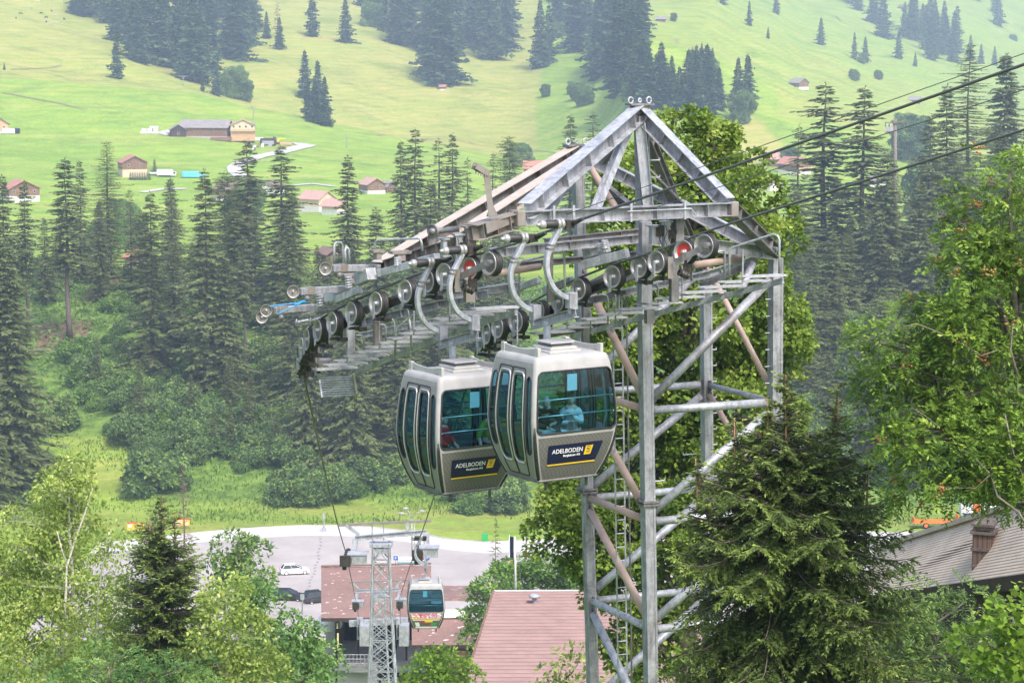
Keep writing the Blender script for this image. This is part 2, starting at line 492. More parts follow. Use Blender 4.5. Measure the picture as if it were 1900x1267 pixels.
n5 = noise(t, .012, 5, .7, stretch=(1, 6, 6), dist=1.2)
green = ramp(t, n2, [(.3, (.185, .315, .040)), (.55, (.245, .375, .05)), (.75, (.305, .41, .065))])
dryc = ramp(t, n2, [(.3, (.31, .335, .075)), (.6, (.40, .385, .11)), (.8, (.47, .40, .16))])
ad = t.nodes.new('ShaderNodeMath'); ad.operation = 'ADD'; t.links.new(attr(t, 'dry'), ad.inputs[0])
mr = t.nodes.new('ShaderNodeMapRange'); mr.inputs[1].default_value = .42; mr.inputs[2].default_value = .7; mr.inputs[3].default_value = -.15; mr.inputs[4].default_value = .75
t.links.new(n5, mr.inputs[0]); t.links.new(mr.outputs[0], ad.inputs[1]); ad.use_clamp = True
meadow = mix(t, green, dryc, ad.outputs[0])
wv = t.nodes.new('ShaderNodeTexWave'); wv.wave_type = 'BANDS'; wv.bands_direction = 'Z'; wv.inputs['Scale'].default_value = .16; wv.inputs['Distortion'].default_value = 9; wv.inputs['Detail'].default_value = 4; wv.inputs['Detail Scale'].default_value = .25; wv.inputs['Detail Roughness'].default_value = .65
t.links.new(t.nodes.new('ShaderNodeTexCoord').outputs['Object'], wv.inputs['Vector'])
meadow = mix(t, meadow, ramp(t, wv.outputs['Fac'], [(.15, (.78, .80, .74)), (.5, (1, 1, 1)), (.85, (1.08, 1.06, 1.0))]), .4, 'MULTIPLY')
n6 = noise(t, .028, 7, .75, dist=.8)
meadow = mix(t, meadow, ramp(t, n6, [(.36, (.62, .72, .55)), (.5, (1, 1, 1)), (.66, (1.15, 1.05, .95))]), .8, 'MULTIPLY')
meadow = mix(t, meadow, ramp(t, n3, [(.35, (.7, .7, .7)), (.65, (1.15, 1.15, 1.15))]), .6, 'MULTIPLY')
floor = ramp(t, n4, [(.3, (.045, .08, .02)), (.45, (.09, .155, .03)), (.6, (.17, .27, .05)), (.74, (.20, .17, .09))])
t.links.new(mix(t, mix(t, meadow, floor, attr(t, 'zone')), ramp(t, n4, [(.35, (.14, .085, .055)), (.65, (.24, .16, .11))]), attr(t, 'earth')), b.inputs['Base Color'])
b.inputs['Roughness'].default_value = .95; b.inputs['Specular IOR Level'].default_value = .1
bump(t, b, n3, .6, .4)
me.materials.append(m)
ground = bpy.data.objects.new('ground', me); col.objects.link(ground); tag(ground, kind='structure')
# ---- car park: a flat sheet just above the valley floor
def edge_line(pts, z):
    r = []
    for x, y in pts:
        d = ray(x, y); r.append(d * (z / d.z))
    return r
PZ = -76.45
far = edge_line([(180, 1010), (250, 1003), (370, 990), (420, 985), (480, 981), (560, 977), (640, 977), (700, 981), (760, 988), (830, 1002), (900, 1008), (1000, 1004), (1300, 985), (1650, 990), (1950, 985)], PZ)
near = [Vector((p.x, 300.5, PZ)) for p in far]
mb = MB()
for i in range(len(far) - 1):
    mb.add([near[i], near[i + 1], far[i + 1], far[i]], [(0, 1, 2, 3)])
asph = surf('pale_asphalt', (.31, .28, .27), (.42, .385, .37), .9, 0, .09, (.47, .44, .425))
cp = mb.build('car_park', asph); tag(cp, kind='structure')
mb = MB()
roadf = [p + Vector((0, 4.5, 0)) for p in far]
for i in range(len(far) - 1):
    a, b_ = far[i], far[i + 1]
    mb.add([a + Vector((0, -7, .02)), b_ + Vector((0, -7, .02)), b_ + Vector((0, .6, .02)), a + Vector((0, .6, .02))], [(0, 1, 2, 3)])
rd = mb.build('road', surf('pale_gravel_road', (.46, .44, .43), (.53, .51, .50), .95, 0, .6)); tag(rd, kind='structure')
# kerb between lot and slope
mb = MB()
mb.rpath([p + Vector((0, .72, .08)) for p in far], .22, .14, Vector((0, 1, 0)))
tag(mb.build('kerb', surf('concrete_kerb', (.4, .39, .38), (.5, .49, .47), .9, 0, 2)), kind='structure')
# repair lines across the lot
mb = MB()
for (x0, y0, x1, y1) in ((597, 985, 590, 1040), (590, 1040, 572, 1090), (572, 1090, 566, 1118)):
    a, b_ = edge_line([(x0, y0), (x1, y1)], PZ + .01)
    n = 9
    for k in range(n):
        p = a.lerp(b_, (k + .2) / n); q = a.lerp(b_, (k + .7) / n)
        q.x += .25 * math.sin(k * 5)
        mb.add([p + Vector((-.18, 0, 0)), p + Vector((.18, 0, 0)), q + Vector((.18, 0, 0)), q + Vector((-.18, 0, 0))], [(0, 1, 2, 3)])
tag(mb.build('road_marking', surf('faded_marking', (.20, .19, .20), (.25, .24, .24), .9, 0, 2)), kind='structure')
# small roads on the meadow, draped on the ground
def draped(pts, w, name, mat_, off=.12, y0=560):
    P3 = []
    for (x, y) in pts:
        P3.append(ground_at(x, y, y0))
    out = MB(); prev = None
    fine = []
    for i in range(len(P3) - 1):
        for k in range(8): 
            q = P3[i].lerp(P3[i + 1], k / 8); fine.append(q)
    fine.append(P3[-1])
    vs = []
    for i, q in enumerate(fine):
        d = fine[min(i + 1, len(fine) - 1)] - fine[max(i - 1, 0)]; d.z = 0; d.normalize()
        s_ = Vector((d.y, -d.x, 0)) * w / 2
        for sg in (-1, 0, 1):
            a = q + s_ * sg; a.z = gz(a.x, a.y) + off; vs.append(a)
    fs = []
    for i in range(len(fine) - 1):
        for j in (0, 1): fs.append((3 * i + j, 3 * i + j + 1, 3 * i + j + 4, 3 * i + j + 3))
    out.add(vs, fs)
    return tag(out.build(name, mat_), kind='structure')
lane = surf('pale_farm_lane', (.40, .385, .36), (.50, .48, .46), .95, 0, .4)
draped([(545, 268), (575, 270), (553, 275), (520, 284), (480, 292), (450, 302), (434, 312), (438, 322), (450, 330)], 6.0, 'farm_lane', lane, .35)
draped([(262, 358), (300, 352), (345, 351)], 3.0, 'meadow_path', lane, .3)
draped([(545, 345), (580, 342), (620, 347)], 3.0, 'meadow_path', lane, .3)
draped([(296, 250), (318, 247), (330, 244)], 9.0, 'farm_yard', lane, .3)

trk = surf('trodden_earth_track', (.20, .19, .08), (.28, .24, .12), .95, 0, .3)
for pts in ([(655, 246), (700, 252), (790, 258), (870, 264), (960, 280), (1040, 286)], [(5, 172), (60, 183), (110, 192), (160, 204)], [(1535, 20), (1560, 38), (1590, 56)], [(20, 130), (70, 128), (115, 122)], [(1255, 74), (1300, 110), (1340, 130)]):
    draped(pts, 1.6, 'cattle_track', trk, .25)
# rough grass tufts on the bank and the clearing
rng = np.random.default_rng(18); N = 60000
X = rng.uniform(-120, 130, N); Yv = rng.uniform(373, 432, N)
cl = np.sin(X / 5 + 2 * np.sin(Yv / 7)) + np.sin(Yv / 3 + X / 8) + rng.normal(0, .7, N)
ok = cl > .1
C = np.stack([X, Yv, np.array([gz(x, y) for x, y in zip(X, Yv)]) - .03], 1)[ok]
D = rng.normal(0, .35, size=(len(C), 3)); D[:, 2] = 1
tg = quads_obj('rough_grass', rhombs(C, unit(D), rng.uniform(.3, .85, len(C)), rng.uniform(.12, .3, len(C)), rng, 0), M['f_lime'], None, np.clip(rng.normal(.3, .22, len(C)), 0, 1))
tag(tg, 'rough grass growing on the bank above the car park', kind='stuff')
# ================================================================ VEGETATION
def conifer(name, H, Rad, seed, whorls, per, sprays, mat, bark, label, cat='spruce tree', bare=0.0, droop=.35, sprayL=.9, sprayW=.28, ragged=.25, power=.85, top=0.0, trunk_r=None, keep=1.0, parent_loc=None, lean=0.0):
    rng = np.random.default_rng(seed)
    root = thing(name, label, cat)
    tr = trunk_r or H * .011
    mb = MB()
    pts = [(math.sin(k * .9) * H * .003 + lean * H * (k / 8) ** 2, math.cos(k * 1.3 + seed) * H * .003, H * k / 8) for k in range(9)]
    mb.path(pts, [tr * (1.25 if k == 0 else 1) * (1 - k / 8.15) for k in range(9)], 7)
    Cs = []; Ds = []; Ls = []; Ws = []; vr = []
    for w in range(whorls):
        f = bare + (1 - bare) * (w + rng.uniform(-.3, .3)) / whorls
        f = min(max(f, bare), .995)
        h = H * f
        Rl = Rad * ((1 - f) ** power) * (1 + .0 * f) + .02 * Rad
        if f < bare + .12: Rl *= .65 + (f - bare) * 2.9
        if bare == 0 and f < .1: Rl *= .8 + f * 2
        whr = rng.uniform(1 - ragged, 1 + ragged * .5)
        for k in range(per):
            if rng.random() > keep: continue
            az = 2 * math.pi * (k + rng.uniform(-.35, .35)) / per + w * 1.7
            L = Rl * whr * rng.uniform(1 - ragged, 1 + ragged * .35) * (1 + .22 * math.sin(w * .8 + az * 2 + seed)) * (1.35 if rng.random() < .08 else 1)
            dr = droop * (1 - f * .9) + rng.uniform(-.08, .08) - .25 * max(f - .8, 0) * 3
            dirh = np.array([math.cos(az), math.sin(az), 0])
            hj = h + rng.uniform(-.5, .5) * H * (1 - bare) / whorls
            base = np.array([lean * H * f * f, 0, min(hj, H * .99)])
            n = max(2, int(sprays * (.35 + .65 * L / Rad)))
            ts = (np.arange(n) + rng.uniform(.1, .9, n)) / n
            ts = .12 + .88 * ts
            zz = -dr * L * ts + .38 * dr * L * ts ** 2.5
            C = base + dirh * (L * ts)[:, None] + np.array([0, 0, 1.0]) * zz[:, None]
            side = np.array([-dirh[1], dirh[0], 0])
            sg = rng.choice([-1, 1], n)
            ang = rng.uniform(.15, 1.15, n)
            D = dirh * np.cos(ang)[:, None] + side * (np.sin(ang) * sg)[:, None] + np.array([0, 0, 1.0]) * (-rng.uniform(.05, .75, n) * (.4 + droop))[:, None]
            sl = sprayL * (.45 + .55 * L / Rad) * rng.uniform(.6, 1.3, n) * (1.1 - .5 * ts)
            cv = rng.uniform(-.16, .16)
            Cs.append(C); Ds.append(unit(D)); Ls.append(sl); Ws.append(sl * sprayW / .9 * rng.uniform(.8, 1.4, n))
            vr.append(np.clip(.25 + .35 * ts + cv + rng.normal(0, .12, n), 0, 1))
            if k % 2 == 0 and L > Rad * .2 and H < 60:
                e = base + dirh * L * .8 + np.array([0, 0, zz.min() * .9])
                mb.tube(tuple(base), tuple(e), tr * .16, tr * .05, 4, caps=False)
    # leader
    n = 10
    C = np.stack([np.full(n, lean * H), np.zeros(n), H * (1 - .05 * rng.random(n))], 1)
    D = rng.normal(size=(n, 3)) * .5; D[:, 2] = rng.uniform(.4, 1.2, n)
    Cs.append(C); Ds.append(unit(D)); Ls.append(np.full(n, sprayL * .45)); Ws.append(np.full(n, sprayW * .4)); vr.append(rng.uniform(.3, .8, n))
    # short spur branches of a bare trunk
    if bare > .12:
        for k in range(int(bare * 60)):
            f = rng.uniform(.12, 1) * bare; az = rng.uniform(0, 6.28); L = Rad * rng.uniform(.15, .55)
            mb.tube((0, 0, H * f), (math.cos(az) * L, math.sin(az) * L, H * f - L * .25), tr * .1, tr * .03, 4, caps=False)
    mb.build('trunk', bark, root, True)
    V_ = rhombs(np.concatenate(Cs), np.concatenate(Ds), np.concatenate(Ls), np.concatenate(Ws), rng, .5)
    quads_obj('crown', V_, mat, root, np.concatenate(vr))
    return root
def broadleaf(name, label, cat, loc, H, blobs, mat, bark, leaf, density, seed, trunk_r=.15, frond=0, up=.6, clump=.9, berries=0, limbs=True, hang=0.0, trunk_top=None, aspect=.55):
    """blobs: list of (dx, dy, z, rx, ry, rz) ellipsoids in metres about loc. leaves sit on small sub-clumps near their surfaces"""
    rng = np.random.default_rng(seed)
    root = thing(name, label, cat, loc)
    mb = MB(); Cs = []; Ds = []; Ls = []; vr = []
    lx, ly, lz = loc
    tt = trunk_top or (blobs[0][0] * .3, blobs[0][1] * .3, H * .8)
    n = 10
    tp = []
    for k in range(n + 1):
        f = k / n
        tp.append((lx + tt[0] * f ** 1.3 + math.sin(f * 7 + seed) * .02 * H * f, ly + tt[1] * f + math.cos(f * 6 + seed) * .015 * H * f, lz - .3 + tt[2] * f))
    mb.path(tp, [trunk_r * (1.2 - f_ / n * 1.0) for f_ in range(n + 1)], 8)
    clumps = []
    for (bx, by, bz, rx, ry, rz) in blobs:
        area = (rx * ry * rz) ** (2 / 3) * 12
        nc_ = max(5, int(area / (clump * clump) * .75))
        d = unit(rng.normal(size=(nc_, 3))); rr = rng.uniform(.4, 1.28, nc_) ** .6
        c = np.array([bx, by, bz]) + d * np.array([rx, ry, rz]) * rr[:, None]
        for q in range(nc_):
            clumps.append((c[q], d[q], rr[q]))
        # limb from trunk to the blob and twigs to some clumps
        if limbs:
            tz = min(max(bz - rz * .9, H * .15), tt[2] * .92); f = tz / tt[2]
            a = Vector((lx + tt[0] * f ** 1.3, ly + tt[1] * f, lz + tz))
            b_ = Vector((lx + bx, ly + by, lz + bz + rz * .1))
            mid = a.lerp(b_, .5) + Vector((0, 0, -.08 * (b_ - a).length))
            mb.path([a, mid, b_], [trunk_r * .42, trunk_r * .28, trunk_r * .14], 6)
            for q in range(0, nc_, 4):
                e = Vector((lx + c[q][0], ly + c[q][1], lz + c[q][2]))
                mm = a.lerp(b_, .5 + .5 * rng.random())
                mb.path([mm, mm.lerp(e, .5) + Vector((0, 0, .06 * (e - mm).length)), e], [trunk_r * .12, trunk_r * .08, trunk_r * .03], 4, caps=False)
    for (c, d, r_) in clumps:
        rc = clump * rng.uniform(.55, 1.15)
        nl = int(density * rc * rc * rng.uniform(.7, 1.2))
        cd = unit(rng.normal(size=(nl, 3)) + d * .7 + np.array([0, 0, .45]))
        pr = rng.uniform(.35, 1.0, nl) ** .6
        pos = c + cd * np.array([rc, rc, rc * .72]) * pr[:, None] + np.array([lx, ly, lz])
        dd = unit(cd * .8 + rng.normal(size=(nl, 3)) * .7 + np.array([0, 0, -.35 - hang]))
        cv = rng.normal(0, .17)
        Cs.append(pos); Ds.append(dd); Ls.append(leaf * rng.uniform(.65, 1.3, nl)); vr.append(np.clip(.42 + cv + .18 * (pr - .6) + rng.normal(0, .17, nl), 0, 1))
    Cs = np.concatenate(Cs); Ds = np.concatenate(Ds); Ls = np.concatenate(Ls); vr = np.concatenate(vr)
    if frond:
        # pinnate fronds: leaflets in pairs along a rachis
        N = len(Cs); nrm = rng.normal(size=(N, 3)) * .5; nrm[:, 2] = 1
        side = unit(np.cross(Ds, unit(nrm))); C2 = []; D2 = []; L2 = []; v2 = []
        for k in range(frond):
            f = (k + 1) / (frond + .5)
            for sg in (-1, 1):
                C2.append(Cs + Ds * (Ls * f)[:, None] + np.array([0, 0, -1]) * (Ls * .25 * f * f)[:, None])
                D2.append(unit(Ds * .55 + side * sg + rng.normal(size=(N, 3)) * .12))
                L2.append(Ls * (.42 - .18 * abs(f - .45))); v2.append(np.clip(vr + rng.normal(0, .06, N), 0, 1))
        C2.append(Cs + Ds * (Ls * .95)[:, None] + np.array([0, 0, -1]) * (Ls * .25)[:, None]); D2.append(Ds); L2.append(Ls * .35); v2.append(vr)
        Cs = np.concatenate(C2); Ds = np.concatenate(D2); Ls = np.concatenate(L2); vr = np.concatenate(v2)
        W = Ls * .42
    else: W = Ls * aspect
    mb.build('trunk', bark, root, True)
    crown = quads_obj('crown', rhombs(Cs, Ds, Ls, W, rng, up), mat, root, vr)
    if berries:
        bb = MB()
        for k in range(berries):
            q = clumps[rng.integers(len(clumps))]
            if q[2] < .8: continue
            p = Vector(q[0] + q[1] * clump * .75) + Vector(loc)
            for j in range(9):
                o_ = Vector(rng.normal(0, .045, 3))
                bb.lathe(p + o_, (0, 0, 1), [(0, -.018), (.018, -.004), (.018, .006), (0, .018)], 5)
        tag(bb.build('berry_clusters', M['berries'], root), kind='stuff')
    return root
# ---- prototypes for the slope forest (built at origin, about 30 m tall)
PT = {}
PT['a'] = conifer('spruce_tree', 30, 4.6, 1, 50, 8, 38, M['f_spruce'], M['bark'], '', sprayL=1.08, sprayW=0.31, ragged=.4, droop=.55, power=.62)
PT['b'] = conifer('spruce_tree', 30, 3.9, 2, 46, 7, 34, M['f_spruce'], M['bark'], '', sprayL=1.01, sprayW=0.29, ragged=.5, power=.6, droop=.6)
PT['c'] = conifer('spruce_tree', 30, 4.2, 3, 38, 7, 32, M['f_spruce'], M['bark'], '', bare=.40, sprayL=1.01, sprayW=0.28, ragged=.5, power=.6, droop=.6)
PT['d'] = conifer('spruce_tree', 30, 5.8, 4, 56, 9, 45, M['f_spruce'], M['bark'], '', sprayL=1.22, sprayW=0.34, ragged=.35, droop=.6, power=.65)
PT['l'] = conifer('larch_tree', 30, 4.6, 5, 60, 10, 45, M['f_larch'], M['bark'], '', cat='larch tree', droop=.1, sprayL=0.65, sprayW=0.19, ragged=.5, power=.5)
PT['s'] = conifer('spruce_tree', 30, 3.3, 6, 38, 6, 28, M['f_spruce'], M['bark'], '', sprayL=0.94, sprayW=0.26, ragged=.6, power=.6, keep=.9, droop=.6)
PT['u'] = conifer('spruce_tree', 30, 6.6, 77, 46, 8, 41, M['f_larch'], M['bark'], '', cat='conifer', bare=.18, sprayL=1.01, sprayW=0.28, ragged=.5, power=.4)
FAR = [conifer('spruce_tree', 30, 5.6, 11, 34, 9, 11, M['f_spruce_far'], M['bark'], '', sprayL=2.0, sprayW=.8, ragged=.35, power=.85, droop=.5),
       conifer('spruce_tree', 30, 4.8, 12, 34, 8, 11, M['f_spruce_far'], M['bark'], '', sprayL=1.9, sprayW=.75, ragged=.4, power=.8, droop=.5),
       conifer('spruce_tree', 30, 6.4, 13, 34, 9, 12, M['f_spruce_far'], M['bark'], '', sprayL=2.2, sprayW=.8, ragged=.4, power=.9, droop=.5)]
def put_conifer(kind, px, top, base, label, group=None, Y=None, wf=1.0, rz=None):
    """tree whose foot shows at (px, base) and whose top shows at row `top`"""
    if Y is None: g = ground_at(px, base)
    else:
        g = P(px, base, Y)
    Hm = (base - top) / FPX * g.y * 1.0
    s_ = Hm / 30
    pr = PT[kind] if isinstance(kind, str) else FAR[kind]
    return place(pr, (g.x, g.y, g.z - .3), rz if rz is not None else (px * 1.7 + base) % 6.28, (s_ * wf, s_ * wf, s_), label, group)
near_forest = [
 # kind, px, top, base, wf, label
 ('a', 12, 320, 640, .9, 'dark spruce at the left edge behind the first bare trunk'),
 ('c', 52, 330, 628, .95, 'spruce with a bare grey lower trunk, leftmost of the bare trunks'),
 ('c', 128, 288, 632, 1.25, 'broad spruce with a long bare double trunk above the brown earth patch'),
 ('l', 203, 258, 515, 1.3, 'pale green broad larch rising above the tree line on the left'),
 ('s', 245, 345, 560, 1.1, 'thin dark spruce just right of the pale larch'),
 ('b', 285, 350, 700, 1.2, 'dark narrow spruce with its bare foot showing among bushes'),
 ('s', 320, 325, 540, 1.2, 'slim spruce with layered separate branches left of the tall pair'),
 ('a', 386, 308, 740, .95, 'very tall spruce in the middle of the left slope'),
 ('b', 462, 255, 560, 1.6, 'tallest dark spruce of the left group, in front of the farm lane'),
 ('b', 525, 265, 600, 1.45, 'greyish open spruce right of the tallest dark spruce'),
 ('c', 455, 430, 690, 1.0, 'smaller spruce with a long thin pale trunk on the slope'),
 ('a', 648, 285, 600, 1.0, 'wide ragged spruce in front of the pink roofed houses'),
 ('b', 745, 258, 540, 1.0, 'narrow spruce, left one of the pair behind the tower arm'),
 ('b', 772, 235, 540, 1.25, 'tall spruce, right one of the pair behind the tower arm'),
 ('s', 815, 253, 520, 1.5, 'slim spruce between the pair and the larch, left one of two'),
 ('b', 840, 245, 520, 1.1, 'slim spruce between the pair and the larch, right one of two'),
 ('s', 868, 290, 520, 1.2, 'small thin spruce at the right end of the middle row'),
 ('u', 945, 250, 480, 1.0, 'rounded brown green conifer left of the tower apex'),
 ('s', 915, 280, 480, 1.3, 'small dark spruce against the rounded brown green conifer'),
 ('b', 1058, 212, 470, 1.2, 'spruce just left of the tower apex'),
 ('s', 1100, 207, 470, 1.6, 'dark ragged spruce right beside the tower apex'),
 ('d', 20, 440, 900, 1.0, 'huge dark spruce filling the left edge of the picture'),
 ('d', -25, 610, 1010, .8, 'dark spruce cut by the left edge low on the slope'),
 ('a', 545, 350, 640, 1.2, 'dense green spruce in front of the grey open one'),
 ('d', 575, 540, 865, .75, 'dense dark spruce behind the hanging rope of the tower end'),
 ('d', 655, 500, 880, .8, 'dark spruce below the outer end of the catwalk'),
 ('b', 545, 420, 760, 1.2, 'straight spruce behind the outrigger wheels'),
 ('a', 700, 380, 700, 1.1, 'dark spruce behind the left end of the tower arm'),
 ('a', 610, 470, 760, 1.1, 'dark green spruce behind the sheave wheels'),
 ('a', 745, 560, 870, 1.0, 'dark spruce left of the farther cabin'),
 ('a', 420, 470, 745, 1.1, 'bushy spruce at the foot of the tall middle spruce'),
 ('a', 325, 440, 660, 1.1, 'dark spruce right behind the narrow one'),
 ('b', 85, 400, 560, 1.3, 'dark spruce between the two bare trunked ones'),
 ('a', 800, 330, 600, 1.2, 'dark spruce low behind the middle row'),
 ('a', 860, 380, 640, 1.2, 'broad dark spruce behind the lattice of the tower arm'),
 ('b', 1525, 152, 560, 1.75, 'tall dark spruce with spreading boughs right of the maple'),
 ('b', 1597, 158, 570, 1.55, 'tall pale green spruce between the two ropes'),
 ('l', 1790, 78, 500, 1.0, 'thin see through larch high on the right'),
 ('d', 1858, 98, 470, .95, 'broad dark conifer at the top right corner of the wood'),
 ('s', 1478, 228, 520, 1.3, 'faint small conifer in front of the mown field'),
 ('b', 1720, 208, 560, 1.3, 'dark spruce behind the wooden power pole'),
 ('a', 1640, 275, 640, 1.2, 'spruce in front of the wooden power pole'),
 ('a', 1750, 155, 520, 1.0, 'dark green spruce right of the power pole'),
 ('c', 1598, 380, 612, 1.2, 'spruce with a thin bare trunk low between the ropes and the rowan'),
 ('c', 1572, 420, 640, 1.0, 'thin browned spruce beside the bare trunk'),
 ('a', 1645, 450, 660, 1.1, 'green spruce left of the rowan top'),
 ('a', 1700, 330, 640, 1.2, 'dense spruce partly behind the rowan'),
 ('a', 1540, 420, 720, 1.1, 'dark spruce behind the right tower leg'),
 ('a', 1770, 300, 600, 1.3, 'dark spruce behind the upper rowan leaves'),
 ('a', 1850, 240, 560, 1.3, 'dark spruce behind the rowan at the right edge'),
 ('a', 1500, 520, 800, 1.2, 'dark spruce low behind the tower leg'),
 ('c', 1535, 640, 870, 1.0, 'spruce with a straight bare trunk behind the near spruce tip'),
 ('a', 1610, 560, 850, 1.1, 'dark green spruce in the wood right of the tower'),
 ('a', 1680, 600, 900, 1.1, 'dark spruce hidden behind the lower rowan branches'),
 ('s', 290, 935, 1060, 1.9, 'small dark spruce tip left of the dead brown one'),
]
for (k, px, tp, bs, wf, lb) in near_forest:
    put_conifer(k, px, tp, bs, lb, wf=wf * 1.22, Y=(330 if bs > 1000 and px > 0 else None))
def fill_mid(poly, n, seed, hr_, label, group, kinds=('a', 'b', 'a', 's', 'd')):
    rng = np.random.default_rng(seed); c = 0
    while c < n:
        x = rng.uniform(min(p[0] for p in poly), max(p[0] for p in poly)); y = rng.uniform(min(p[1] for p in poly), max(p[1] for p in poly))
        if not inpoly(x, y, poly): continue
        c += 1
        hgt_ = rng.uniform(*hr_)
        put_conifer(kinds[c % len(kinds)], x, y - hgt_, y, label, group, wf=rng.uniform(1.1, 1.5))
fill_mid([(1470, 560), (1900, 540), (1900, 800), (1700, 880), (1480, 860)], 34, 61, (190, 290), 'dark spruce in the thick of the right wood', 'spruces in the thick of the right wood', ('a', 'u', 'b', 'c', 'a'))
fill_mid([(570, 620), (960, 560), (960, 820), (740, 860), (600, 840)], 26, 62, (190, 270), 'dark spruce in the wood behind the catwalks', 'spruces in the wood behind the catwalks')
fill_mid([(0, 520), (560, 520), (540, 620), (380, 640), (230, 560), (0, 570)], 16, 63, (150, 230), 'spruce in the second rank of the left wood', 'spruces in the second rank of the left wood', ('b', 's', 'l', 'a', 'u'))
fill_mid([(150, 700), (560, 650), (640, 880), (420, 900), (300, 880)], 20, 64, (55, 120), 'young spruce growing out of the thicket on the left slope', 'young spruces in the thicket on the left slope', ('a', 'b'))
# dead brown spruce
dead = conifer('dead_spruce', 16, 2.2, 21, 26, 6, 7, M['f_dead'], M['bark'], 'dead reddish brown spruce by the edge of the car park', cat='dead spruce', sprayL=.8, sprayW=.16, ragged=.4, droop=.15, power=.7)
g = P(342, 1010, 322); dead.location = (g.x, g.y, g.z - 1); dead.scale = (.85, .85, .75)
# ---- far mountain forest
STUFF_V = []; STUFF_A = []
def fill_poly(poly, n, seed, hgt, label, group, sc=(.85, 1.15), stuff=False):
    rng = np.random.default_rng(seed)
    xs = [p[0] for p in poly]; ys_ = [p[1] for p in poly]
    c = 0; tries = 0; pts = []
    while c < n and tries < 6000:
        tries += 1
        x = rng.uniform(min(xs), max(xs)); y = rng.uniform(min(ys_), max(ys_))
        if not inpoly(x, y, poly): continue
        if any(abs(x - a) < 7 and abs(y - b__) < 6 for a, b__ in pts): continue
        pts.append((x, y)); c += 1
        h = hgt(x, y) * rng.uniform(*sc)
        kd, rz_t, wf_ = int(rng.integers(3)), rng.uniform(0, 6.28), rng.uniform(1.15, 1.6)
        if not stuff:
            put_conifer(kd, x, y - h, y, label, group, rz=rz_t, wf=wf_); continue
        g = ground_at(x, y); s_ = h / FPX * g.y / 30
        for ch in FAR[kd].children:
            if not ch.name.startswith('crown'): continue
            me_ = ch.data; co = np.empty(len(me_.vertices) * 3, dtype=np.float32); me_.vertices.foreach_get('co', co); co = co.reshape(-1, 4, 3)
            va = np.empty(len(me_.polygons), dtype=np.float32); me_.attributes['var'].data.foreach_get('value', va)
            c_, sn = math.cos(rz_t), math.sin(rz_t)
            X_ = (co[..., 0] * c_ - co[..., 1] * sn) * s_ * wf_ + g.x; Y_ = (co[..., 0] * sn + co[..., 1] * c_) * s_ * wf_ + g.y; Z_ = co[..., 2] * s_ + g.z - .3
            STUFF_V.append(np.stack([X_, Y_, Z_], -1)); STUFF_A.append(np.clip(va + rng.uniform(-.15, .15), 0, 1))
hg = lambda x, y: 84 + .42 * max(y, -40)
fill_poly([(118, -45), (140, 30), (165, 60), (205, 95), (290, 128), (335, 152), (385, 165), (455, 115), (478, 40), (478, -45)], 75, 31, hg, 'blue green spruce in the dense belt at the upper left', 'spruces of the upper left belt', stuff=True)
fill_poly([(655, -45), (690, 45), (735, 105), (780, 140), (828, 160), (838, 150), (855, 90), (872, 100), (900, 125), (925, 148), (944, 140), (944, 60), (940, -45)], 60, 32, hg, 'blue green spruce in the belt above the small hillside shed', 'spruces of the middle belt', stuff=True)
fill_poly([(960, -45), (978, 15), (1030, 60), (1080, 115), (1130, 185), (1185, 205), (1200, 130), (1196, 60), (1194, -45)], 46, 33, hg, 'blue green spruce in the belt behind the tower apex', 'spruces of the belt behind the tower')
fill_poly([(1175, 185), (1215, 208), (1300, 222), (1392, 212), (1392, 185), (1300, 175), (1200, 165)], 28, 34, lambda x, y: 95, 'dark spruce in the small wood right of the tower apex', 'spruces right of the tower apex', (.75, 1.15))
hr = lambda x, y: 52 + .25 * max(y, -40)
fill_poly([(1535, -60), (1570, 20), (1625, 60), (1655, 84), (1662, 80), (1650, -10), (1640, -60)], 15, 35, hr, 'hazy spruce in the upper right strip', 'spruces of the upper right strip')
fill_poly([(1672, 70), (1700, 108), (1750, 122), (1782, 115), (1765, 62), (1700, 45)], 16, 36, hr, 'hazy spruce in the small block at the upper right', 'spruces of the upper right block')
fill_poly([(1750, -60), (1790, 20), (1850, 50), (1900, 65), (2000, 80), (2000, -60)], 16, 37, hr, 'hazy spruce on the farthest slope at the top right corner', 'spruces of the farthest slope', stuff=True)
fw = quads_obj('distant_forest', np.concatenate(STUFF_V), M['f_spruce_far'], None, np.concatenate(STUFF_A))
tag(fw, 'dense blue green spruce forest covering the upper mountain belts', kind='stuff')
